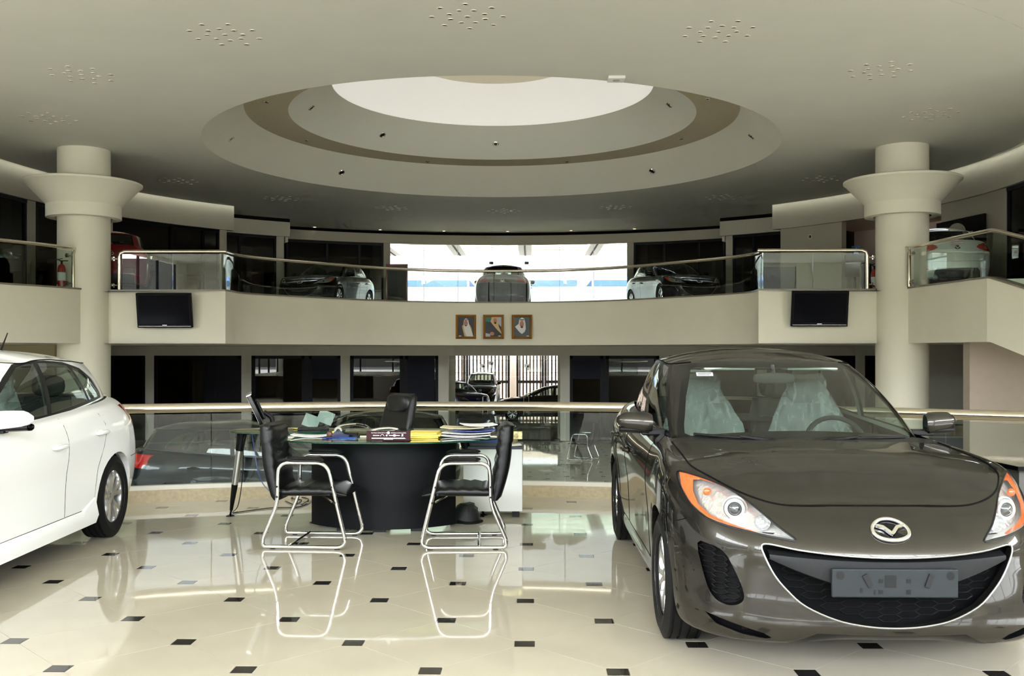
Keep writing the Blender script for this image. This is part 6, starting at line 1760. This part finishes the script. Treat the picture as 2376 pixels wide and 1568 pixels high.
# ---- backpack and cables under the desk
bp = thing('backpack', 'black backpack slumped on the floor beside the desk', 'bag', (U(1078, 8.45), 8.46, 0))
m = MB(); rr = random.Random(2); rows = []
for k in range(9):
    t = k / 8; z = .16 * t; rows.append([Vector(((.13 - .07 * t ** 2) * math.cos(a) * (1 + rr.uniform(-.1, .1)) + .02 * t, (.10 - .05 * t ** 2) * math.sin(a) * (1 + rr.uniform(-.1, .1)), z + rr.uniform(-.006, .006) * (k > 0))) for a in [2 * PI * q / 16 for q in range(16)]])
m.grid(rows, closed_v=True); m.f += [tuple(range(16)), tuple(range(128, 144))]; m.m += [0, 0]; m.build('bag_body', pbr('black_nylon', rgb(18, 18, 19), .6, bump=.5, bscale=30), bp, smooth=True, angle=70)
m = MB(); m.tube(smooth_path([(-.05, -.1, .02), (.02, -.13, .012), (.10, -.10, .01), (.15, -.02, .012)], 6), .012, 6); m.build('strap', black_mt, bp, smooth=True)
blue_c = pbr('blue_cable', rgb(24, 60, 120), .4)
def cable(label, pts, mat, r=.004):
    m = MB(); m.tube(smooth_path(pts, 8), r, 6); o = m.build('cable', mat, None, smooth=True); return tag(o, label, 'cable', 'cables around the desk')
cable('blue network cable hanging from the side table', [P(585, 1008, 8.55), P(590, 1040, 8.5), P(598, 1090, 8.45), P(612, 1125, 8.4), P(640, 1150, 8.4)], blue_c)
cable('black cable hanging from the monitor to the floor', [P(578, 1006, 8.5), P(566, 1020, 8.45), P(563, 1100, 8.5), P(553, 1170, 8.6), PZ(540, 1188, .006), PZ(552, 1187, .006)], black_pl)
cable('black cable running over the tiles toward the desk', [PZ(540, 1190, .006), PZ(580, 1184, .006), PZ(630, 1178, .006), PZ(690, 1176, .006), PZ(712, 1168, .006)], black_pl)
cable('tangled black cable on the floor behind the left chair', [PZ(662, 1162, .006), PZ(684, 1170, .006), PZ(700, 1160, .006), PZ(676, 1156, .006), PZ(690, 1152, .006), PZ(716, 1158, .006), PZ(700, 1170, .006)], black_mt)
cable('blue cable lying on the floor between the desk legs', [PZ(690, 1165, .02), PZ(705, 1172, .006), PZ(722, 1164, .006)], blue_c)
cable('yellow cable dropping behind the right end of the desk', [P(1050, 1040, 8.45), P(1051, 1100, 8.4), P(1052, 1180, 8.35), P(1052, 1212, 8.3)], yellow_p)
# ---- black desk at the right edge with tissue box and plant
dr = thing('side_desk', 'black desk corner at the right edge behind the sedan', 'desk', (3.05, 6.3, 0))
m = MB(); m.prism([(.02, .0), (1.3, -.25), (1.3, .75), (-.02, .62)], .70, .728); m.build('desk_top', black_gl, dr)
m = MB(); m.box(.05, 1.25, .05, .58, .0, .70); m.build('desk_body', pbr('grey_panel', rgb(70, 70, 66), .5), dr)
tb = thing('tissue_box', 'yellow and white tissue box on the black desk at the right edge', 'box', (3.2, 6.34, .728), -.12)
m = MB(); m.box(-.05, .16, -.055, .055, 0, .062); m.build('carton', pbr('tissue_carton', rgb(232, 226, 190), .5, var=.35, vscale=9), tb, bevel=.003)
m = MB(); m.prism([(-.02, .062), (.13, .062), (.10, .10), (.07, .125), (.03, .095)], -.012, .012, 0, Matrix.Rotation(PI / 2, 4, 'X')); m.build('tissue', paper_m, tb)
text('Smile', .045, tb, (.005, -.0565, .02), pbr('blue_print', rgb(40, 50, 150), .5), PI / 2, 'LEFT')
pt = thing('potted_plant', 'leafy green plant on the black desk at the right edge', 'plant', (3.46, 6.62, .728))
m = MB(); m.lathe([(0, 0), (.06, 0), (.08, .11), (.07, .11), (.06, .10), (0, .10)], 20); m.build('pot', white_lac, pt, smooth=True)
leaf_m = pbr('leaf_green', rgb(44, 62, 30), .45, var=.3, vscale=12); rr = random.Random(8)
for k in range(26):
    a = rr.uniform(0, 2 * PI); e = rr.uniform(.1, 1.2); L_ = rr.uniform(.10, .24); c0_ = Vector((0, 0, .11))
    d_ = Vector((math.cos(a) * math.cos(e), math.sin(a) * math.cos(e), math.sin(e))); s_ = d_.cross(Vector((0, 0, 1))).normalized() * .022; mid = c0_ + d_ * L_ * .6; tip = c0_ + d_ * L_ + Vector((0, 0, -.03))
    m = MB(); m.add([c0_ + d_ * .03, mid + s_, tip, mid - s_, mid + Vector((0, 0, .006))], [(0, 1, 4), (1, 2, 4), (2, 3, 4), (3, 0, 4)]); m.build('leaf', leaf_m, pt)
# =================================================================== WALL SCREENS, PORTRAITS, GALLERY AND OUTDOOR THINGS
def wall_tv(u0, u1, v0, v1, label, tilt=9):
    Y = 21.72; a, b = P(u0, v0, Y), P(u1, v1, Y); w_ = (b.x - a.x); h_ = (a.z - b.z)
    root = thing('television', label, 'television', ((a.x + b.x) / 2, 21.80, (a.z + b.z) / 2))
    R_ = Matrix.Rotation(math.radians(tilt), 4, 'X')
    m = MB(); m.box(-w_ / 2, w_ / 2, -.05, .04, -h_ / 2, h_ / 2, 0, R_); m.build('cabinet', pbr('tv_black', rgb(3, 3, 4), .25, spec=.06), root, bevel=.012)
    m = MB(); m.box(-w_ / 2 + .055, w_ / 2 - .055, -.054, -.049, -h_ / 2 + .09, h_ / 2 - .05, 0, R_); m.build('screen', pbr('dark_screen', rgb(3, 4, 11), .1, spec=.04), root)
    m = MB(); m.box(-w_ / 2 + .03, w_ / 2 - .03, -.056, -.05, -h_ / 2 + .035, -h_ / 2 + .042, 0, R_); m.build('trim_line', alu, root)
    m = MB(); m.box(-.05, .05, -.057, -.05, -h_ / 2 + .055, -h_ / 2 + .068, 0, R_); m.build('badge', alu, root)
    m = MB(); m.box(-.25, .25, .03, .19, -.18, .18); m.build('bracket', black_pl, root)
wall_tv(315, 443, 679, 760, 'black wall television on the balcony front beside the left column')
wall_tv(1838, 1970, 674, 757, 'black wall television on the balcony front beside the right column')

skin = pbr('portrait_skin', rgb(176, 120, 96), .7); white_c = pbr('portrait_white', rgb(226, 226, 222), .7); pdark = pbr('portrait_dark', rgb(52, 54, 62), .6); pgrey = pbr('portrait_grey', rgb(78, 86, 92), .6)
pgreen = pbr('portrait_green', rgb(40, 62, 58), .6); ptan = pbr('portrait_tan', rgb(206, 170, 124), .7); hairm = pbr('portrait_hair', rgb(30, 26, 24), .7); pblue = pbr('portrait_blue', rgb(170, 182, 196), .7)
def ell(cx, cz, rx, rz, n=20): return [(cx + rx * math.cos(2 * PI * k / n), cz + rz * math.sin(2 * PI * k / n)) for k in range(n)]
def portrait(u, bg, shapes, label, tilt=0.0):
    c = P(u, 758, 27.4); root = thing('portrait', label, 'picture', c, -math.radians(math.degrees(math.atan2(c.x - C0.x, c.y - C0.y))))
    w_, h_ = .285, .335
    m = MB()
    prof = [(0, .0), (.012, -.03), (.035, -.045), (.055, -.03), (.068, -.02)]
    rows = []
    for sx_, sz_ in ((-1, -1), (1, -1), (1, 1), (-1, 1)): rows.append([Vector((sx_ * (w_ - d_), y_, sz_ * (h_ - d_))) for d_, y_ in prof])
    m.grid(rows, closed_u=True); m.build('frame', gold_m, root, smooth=True, angle=20)
    m = MB(); m.box(-w_ + .06, w_ - .06, -.018, -.002, -h_ + .06, h_ - .06); pic = m.build('picture', bg, root)
    for k, (poly, mt, nm) in enumerate(shapes):
        y = -.0185 - .0006 * k
        m = MB(); m.add([(x, y, z) for x, z in poly], [tuple(range(len(poly)))]); o = m.build(nm, mt, pic)
    return root
cap_ = [([(.13, -.265), (.20, -.265), (.20, -.245), (.13, -.245)], paper_m, 'caption')]
portrait(1081, pdark, [([(-.11, .02), (-.07, .06), (.10, .06), (.15, -.02), (.20, -.27), (-.04, -.27), (-.08, -.12)], ptan, 'robe'),
                       ([(-.07, .10), (-.05, .20), (0, .235), (.06, .20), (.09, .06), (.14, -.08), (.205, -.27), (.02, -.27), (-.04, -.13), (-.06, 0)], white_c, 'headscarf'), (ell(-.005, .095, .055, .085), skin, 'face'),
                       ([(-.05, .182), (.06, .182), (.055, .20), (-.045, .20)], hairm, 'headband'), (ell(-.005, .03, .022, .014), hairm, 'beard')] + [([(-x, z) for x, z in cap_[0][0]], paper_m, 'caption')], 'gold-framed portrait on the left, white headscarf over a tan robe')
portrait(1145, pgreen, [([(-.22, .27), (0, .27), (.0, .12), (-.22, .14)], pbr('portrait_leaf', rgb(60, 110, 96), .6), 'backdrop'), ([(.08, .27), (.22, .27), (.22, 0), (.12, .06)], pblue, 'backdrop'), ([(-.22, .0), (-.10, .10), (.12, .10), (.22, -.02), (.22, -.27), (-.22, -.27)], pdark, 'robe'),
                        ([(-.08, .14), (-.05, .27), (.11, .27), (.12, .14), (.15, 0), (.22, -.16), (.22, -.20), (.08, -.06), (-.02, .06)], ptan, 'headscarf'), (ell(.045, .165, .048, .075), skin, 'face'), (ell(.05, .105, .03, .03), hairm, 'beard'),
                        (ell(-.04, -.19, .06, .05), skin, 'hand'), ([(-.22, -.17), (-.10, -.20), (-.08, -.27), (-.22, -.27)], pblue, 'chair_arm')] + cap_, 'gold-framed portrait in the middle, seated man in a dark robe')
portrait(1211, pgrey, [([(-.09, .08), (-.07, .20), (0, .26), (.07, .22), (.10, .10), (.11, -.06), (.08, -.14), (.0, -.20), (-.07, -.14), (-.19, .0)], white_c, 'headscarf'), (ell(0, .075, .06, .095), skin, 'face'),
                       ([(-.06, .18), (.065, .18), (.06, .205), (-.055, .205)], hairm, 'headband'), (ell(0, -.01, .035, .025), hairm, 'beard'), (ell(0, .035, .028, .007), hairm, 'moustache')] + cap_, 'gold-framed portrait on the right, white headscarf on plain grey')

# fire extinguishers on the gallery
def extinguisher(loc, label):
    r = thing('fire_extinguisher', label, 'extinguisher', loc)
    m = MB(); m.lathe([(0, .05), (.075, .05), (.08, .08), (.08, .46), (.06, .53), (.025, .56), (0, .56)], 24); m.build('cylinder', red_m, r, smooth=True)
    m = MB(); m.tube([(0, 0, .55), (0, 0, .64)], .022, 12); m.box(-.01, .14, -.012, .012, .62, .64); m.box(-.01, .12, -.012, .012, .66, .675, 0, Matrix.Rotation(-.15, 4, 'Y')); m.build('valve', black_pl, r, smooth=True)
    m = MB(); m.tube(smooth_path([(-.01, 0, .62), (-.09, -.02, .66), (-.13, -.03, .55), (-.10, -.03, .25), (-.09, -.03, .12)], 6), .012, 8); m.build('hose', black_pl, r, smooth=True)
    m = MB(); m.lathe([(.0815, .20), (.0815, .38)], 24); m.build('label_band', paper_m, r)
extinguisher((U(143, 21.25), 21.25, ZUP), 'red fire extinguisher behind the glass left of the left column')
extinguisher((U(2029, 22.9), 22.9, ZUP), 'red fire extinguisher on the gallery left of the right column')
m = MB(); m.lathe([(0, 0), (.13, 0), (.13, .72), (.11, .74), (0, .74)], 28)
o = m.build('waste_bin', black_pl, None, smooth=True, angle=40); o.location = (U(2009, 23.4), 23.4, ZUP); tag(o, 'black cylindrical bin by the end of the curved railing', 'bin')
sg_ = thing('sign_stand', 'slim black sign stand with a blue and white sign on the gallery', 'sign', (U(1986, 26), 26.0, ZUP))
m = MB(); m.box(-.25, .25, -.15, .15, 0, .02); m.box(-.02, .02, -.01, .01, 0, 1.15); m.box(-.28, .30, -.012, .012, .62, 1.18); m.build('stand_panel', frame_m, sg_)
m = MB(); m.box(-.11, .11, -.014, .014, 1.18, 1.42); s_ = m.build('sign_board', pbr('blue_sign', rgb(40, 90, 150), .4), sg_)
m = MB(); m.add([(-.07, -.0145, 1.22), (.07, -.0145, 1.22), (.0, -.0145, 1.39)], [(0, 1, 2)]); m.build('sign_mark', paper_m, s_)
m = MB(); m.box(-.06, .06, -.012, 0, -.06, .06); m.box(-.035, -.02, -.016, -.012, -.04, .04, 1); m.box(-.005, .035, -.016, -.012, -.04, .04, 1)
o = m.build('wall_socket', [plaster, black_pl]); pw = pol(RA + 0.09, ang_at(1880, RA + .1)); o.location = (pw.x, pw.y, P(1880, 549, pw.y).z); o.rotation_euler = (0, 0, -math.radians(ang_at(1880, RA)))
tag(o, 'small wall socket on the bare gallery wall beside the right column', 'socket')
# display board with red frame
bd = thing('display_board', 'grey display board in a red frame at the left of the gallery window', 'board', (U(921, 33), 33.0, ZUP), 0)
m = MB(); m.box(-.33, .33, 0, .05, 0, 1.56); m.build('panel', pbr('board_grey', rgb(72, 70, 68), .5, var=.2, vscale=5), bd)
m = MB()
for a in ((-.36, -.32, 0, 1.6), (.32, .36, 0, 1.6)): m.box(a[0], a[1], -.012, .06, a[2], a[3])
m.box(-.36, .36, -.012, .06, 1.55, 1.6); m.build('frame', red_m, bd)
# black backdrop panel with a pale poster behind the silver sedan
pa_ = ang_at(2240, RA + .05); pc = pol(RA - 0.12, pa_)
pn = thing('backdrop_board', 'black display panel on the wall behind the silver sedan', 'panel', (pc.x, pc.y, ZUP), -math.radians(pa_))
m = MB(); m.box(-.95, .95, 0, .07, .0, 1.95); m.build('panel_board', black_mt, pn)
ps = thing('poster', 'pale poster with rows of handwriting leaning on the black panel', 'poster', (pc.x - .12 * math.sin(math.radians(pa_)) , pc.y - .1, ZUP), -math.radians(pa_))
m = MB(); m.box(-.05, .72, -.06, -.045, .55, 1.55); m.build('poster_sheet', pbr('aged_paper', rgb(178, 166, 122), .8, var=.1), ps)
m = MB(); rr = random.Random(4)
for k in range(7):
    x = .02; z = 1.46 - k * .125
    while x < .62: w_ = rr.uniform(.02, .07); m.tube(smooth_path([(x, -.062, z), (x + w_ * .4, -.062, z + rr.uniform(.01, .03)), (x + w_, -.062, z + rr.uniform(-.02, .01))], 3), .005, 4); x += w_ + .015
o = m.build('handwriting', pbr('ink_brown', rgb(84, 66, 34), .7), ps); o['kind'] = 'stuff'
m = MB(); rows = [[Vector((.36 * math.cos(a) * (1 - .1 * k), -.09 - .02 * k, 1.58 + .30 * math.sin(a) * (1 - .1 * k) * .9)) for a in [PI * q / 20 for q in range(21)]] for k in (0, 1)]
m.add([(.36 * math.cos(PI * q / 20) + .1, -.08, 1.55 + .26 * math.sin(PI * q / 20)) for q in range(21)] + [(.36 * math.cos(PI * q / 20) + .1, -.05, 1.55 + .26 * math.sin(PI * q / 20)) for q in range(21)], [tuple(range(21)), tuple(range(41, 20, -1))] + [(i, i + 1, 22 + i, 21 + i) for i in range(20)])
m.build('arched_top', pbr('grey_arch', rgb(170, 164, 146), .7), ps)
# counter under the right gallery
ct = thing('counter', 'pale counter with a white top under the right stair', 'counter', (U(2222, 24), 24.0, ZLOW))
m = MB(); m.box(-.6, .7, 0, .6, 0, .80); m.build('counter_body', pbr('grey_counter', rgb(176, 178, 184), .5), ct)
m = MB(); m.box(-.63, .73, -.03, .63, .80, .84); m.build('counter_top', white_lac, ct)
cb = thing('carton_box', 'open cardboard carton on the pale counter', 'box', (U(2232, 24.2), 24.25, ZLOW + .84))
m = MB(); m.box(-.2, .2, -.15, .15, 0, .25); m.build('carton', pbr('cardboard', rgb(168, 150, 108), .8), cb); m = MB(); m.add([(-.2, -.15, .25), (.2, -.15, .25), (.28, -.28, .30), (-.28, -.28, .30)], [(0, 1, 2, 3)]); m.add([(.2, -.15, .25), (.2, .15, .25), (.34, .15, .30), (.34, -.15, .30)], [(0, 1, 2, 3)]); m.build('flap', pbr('cardboard_flap', rgb(178, 160, 116), .8), cb)
# framed pictures and furniture in the lower offices
fp = thing('office_picture', 'dark framed picture inside the office behind the railing', 'picture', P(603, 882, 34.9))
m = MB(); m.box(-.25, .25, -.02, .02, -.36, .36); m.build('frame', frame_m, fp); m = MB(); m.box(-.22, .22, -.024, -.02, -.33, .33); m.build('print', pbr('bluish_print', rgb(120, 136, 160), .4, var=.5, vscale=3), fp)
oc = thing('office_cabinet', 'dark office cabinet inside the second office', 'cabinet', (U(690, 34.6), 34.4, ZLOW))
m = MB(); m.box(-.55, .55, 0, .5, 0, 1.5); m.build('cabinet_body', pbr('dark_wood', rgb(48, 36, 26), .5), oc); m = MB(); m.box(-.5, -.02, -.02, 0, .1, 1.4); m.build('cabinet_door', pbr('dark_wood_door', rgb(58, 44, 32), .45), oc); m = MB(); m.box(.02, .5, -.02, 0, .1, 1.4); m.build('cabinet_door', pbr('dark_wood_door2', rgb(58, 44, 32), .45), oc)
# papers on the olive car windscreen
for k, (x_, lb) in enumerate(((-4.55, 'square pale paper on the olive SUV windscreen'), (-4.15, 'second pale paper on the olive SUV, nearer its door'))):
    m = MB(); m.box(-.15, .15, -.002, .002, -.12, .12); o = m.build('windscreen_paper', pbr('greenish_paper_%s' % 'ab'[k], rgb(170, 190, 180), .7)); o.location = P((722, 756)[k], (977, 968)[k], 18.8); o.rotation_euler = (-.2, .35, 0); tag(o, lb, 'paper')
for k, (u_, v_, r_) in enumerate(((1268, 1092, .3), (1300, 1084, -.2))):
    p = PZ(u_, v_, ZLOW + .003); m = MB(); m.box(-.15, .15, -.21, .21, 0, .002); o = m.build('paper_sheet', paper_m); o.location = p; o.rotation_euler = (0, 0, r_); tag(o, 'white sheet lying on the lower floor, %s of two' % ('left', 'right')[k], 'paper')

# ---- outdoors behind the lower entrance: barred gates, posts, boundary wall
YG = 58.0
bar_m = pbr('gate_iron', rgb(10, 9, 10), .6, spec=.1); wallo = pbr('sunlit_brick_wall', rgb(140, 122, 110), .8, var=.08, vscale=3)
m = MB(); m.box(-14, 12, YG + 6, YG + 6.3, ZLOW, 2.6)
ow = struct(m.build('wall_boundary', wallo), 'pale boundary wall outside the entrance')
m = MB(); m.box(-14, 12, YG + 5.95, YG + 6.0, 1.0, 1.08); m.box(-14, 12, YG + 5.95, YG + 6.0, 0.2, 0.26); m.build('brick_course', pbr('brick_course', rgb(196, 160, 140), .8), ow)
bar_me = None
def gate(x0, x1, label):
    global bar_me
    root = thing('barred_gate', label, 'gate', (0, YG, ZLOW))
    m = MB(); m.box(x0, x0 + .14, -.06, .06, 0, 2.95); m.box(x1 - .14, x1, -.06, .06, 0, 2.95); m.build('gate_posts', bar_m, root)
    for z0, z1 in ((.08, .18), (1.06, 1.22), (2.84, 2.94)):
        m = MB(); m.box(x0, x1, -.04, .04, z0, z1); m.build('gate_rail', bar_m, root)
    if bar_me is None:
        m = MB(); m.box(-.04, .04, -.03, .03, 0, 2.9); bar_me = m.mesh('bar'); bar_me.materials.append(bar_m)
    n = int((x1 - x0) / .2)
    for k in range(1, n):
        o = bpy.data.objects.new('bar', bar_me); COL.objects.link(o); o.parent = root; o.location = (x0 + (x1 - x0) * k / n, 0, 0)
    return root
gate(U(1000, YG), U(1080, YG), 'barred iron gate panel outside at the left edge of the entrance')
gate(U(1081, YG), U(1183, YG), 'barred iron gate panel outside, left of the white post')
gate(U(1198, YG), U(1262, YG), 'barred iron gate panel outside, right of the white post')
gate(U(1263, YG), U(1350, YG), 'barred iron gate panel outside at the right edge of the entrance')
m = MB(); m.box(U(1184, YG), U(1197, YG), YG - .15, YG + .15, ZLOW, 1.9); o = m.build('gate_pillar', wallo); tag(o, 'white masonry pillar between the barred gates', 'pillar')
# white pergola beams above the upper window
pg = thing('pergola', 'white outdoor pergola beams above the big gallery window', 'pergola')
beam_m = pbr('white_concrete', rgb(238, 232, 222), .8)
for k, x in enumerate([-16 + 3.15 * i for i in range(11)]):
    m = MB(); m.box(x - .3, x + .3, 40.5, 48, 6.15, 6.75); m.box(x - .04, x + .04, 40.5, 48, 6.13, 6.15, 1); m.build('cross_beam', [beam_m, bar_m], pg)
for y in (41.2, 42.6, 44.0, 45.4, 46.8, 47.8):
    m = MB(); m.box(-18, 17, y - .18, y + .18, 6.4, 6.7); m.build('long_beam', beam_m, pg)
# blue shade canopies far outside
cblue = pbr('blue_canopy', rgb(70, 110, 200), .7); cdark = pbr('canopy_valance', rgb(46, 70, 110), .7)
def canopy(u0, u1, um, label):
    Y = 62.0; root = thing('shade_canopy', label, 'canopy', (0, Y, 0))
    x0, x1, xm = U(u0, Y), U(u1, Y), U(um, Y); zt = P(1150, 632, Y).z; zb = P(1150, 650, Y).z; zl = P(1150, 664, Y).z
    m = MB(); m.add([(x0, 0, zb), (x1, 0, zb), (xm, 3, zt), (x0, 6, zb), (x1, 6, zb)], [(0, 1, 2), (1, 4, 2), (4, 3, 2), (3, 0, 2)]); m.build('canopy_cloth', cblue, root)
    m = MB(); m.box(x0, x1, -.03, .03, zl, zb); m.build('valance', cdark, root)
    for x in (x0 + .1, x1 - .1):
        m = MB(); m.tube([(x, 0, ZLOW), (x, 0, zb)], .08, 8); m.build('canopy_post', alu, root)
canopy(905, 1090, 1000, 'blue shade canopy outside, left of the silhouetted SUV')
canopy(1205, 1345, 1262, 'blue shade canopy outside, right of the silhouetted SUV')
canopy(1372, 1520, 1470, 'blue shade canopy outside at the right end of the gallery window')
# small lit downlights in the gallery soffits
m = MB(); m.lathe([(0, -.004), (.055, -.004)], 14, 0); m.lathe([(.055, -.004), (.075, -.004), (.075, 0)], 14, 1)
lit = pbr('lit_lamp', rgb(255, 226, 180), .4, emit=(1, .82, .55, 1), estr=3.0)
l0 = m.build('gallery_downlight', [lit, chrome])
for k, (u_, v_) in enumerate(((730, 527), (882, 533), (1030, 536), (1178, 537), (1325, 535), (1472, 531))):
    o = l0 if k == 0 else inst(l0); o.location = PZ(u_, v_, 6.035)
    tag(o, 'tiny lit downlight in the gallery ceiling, %s from the left' % ('first', 'second', 'third', 'fourth', 'fifth', 'last')[k], 'downlight', 'lit gallery downlights')
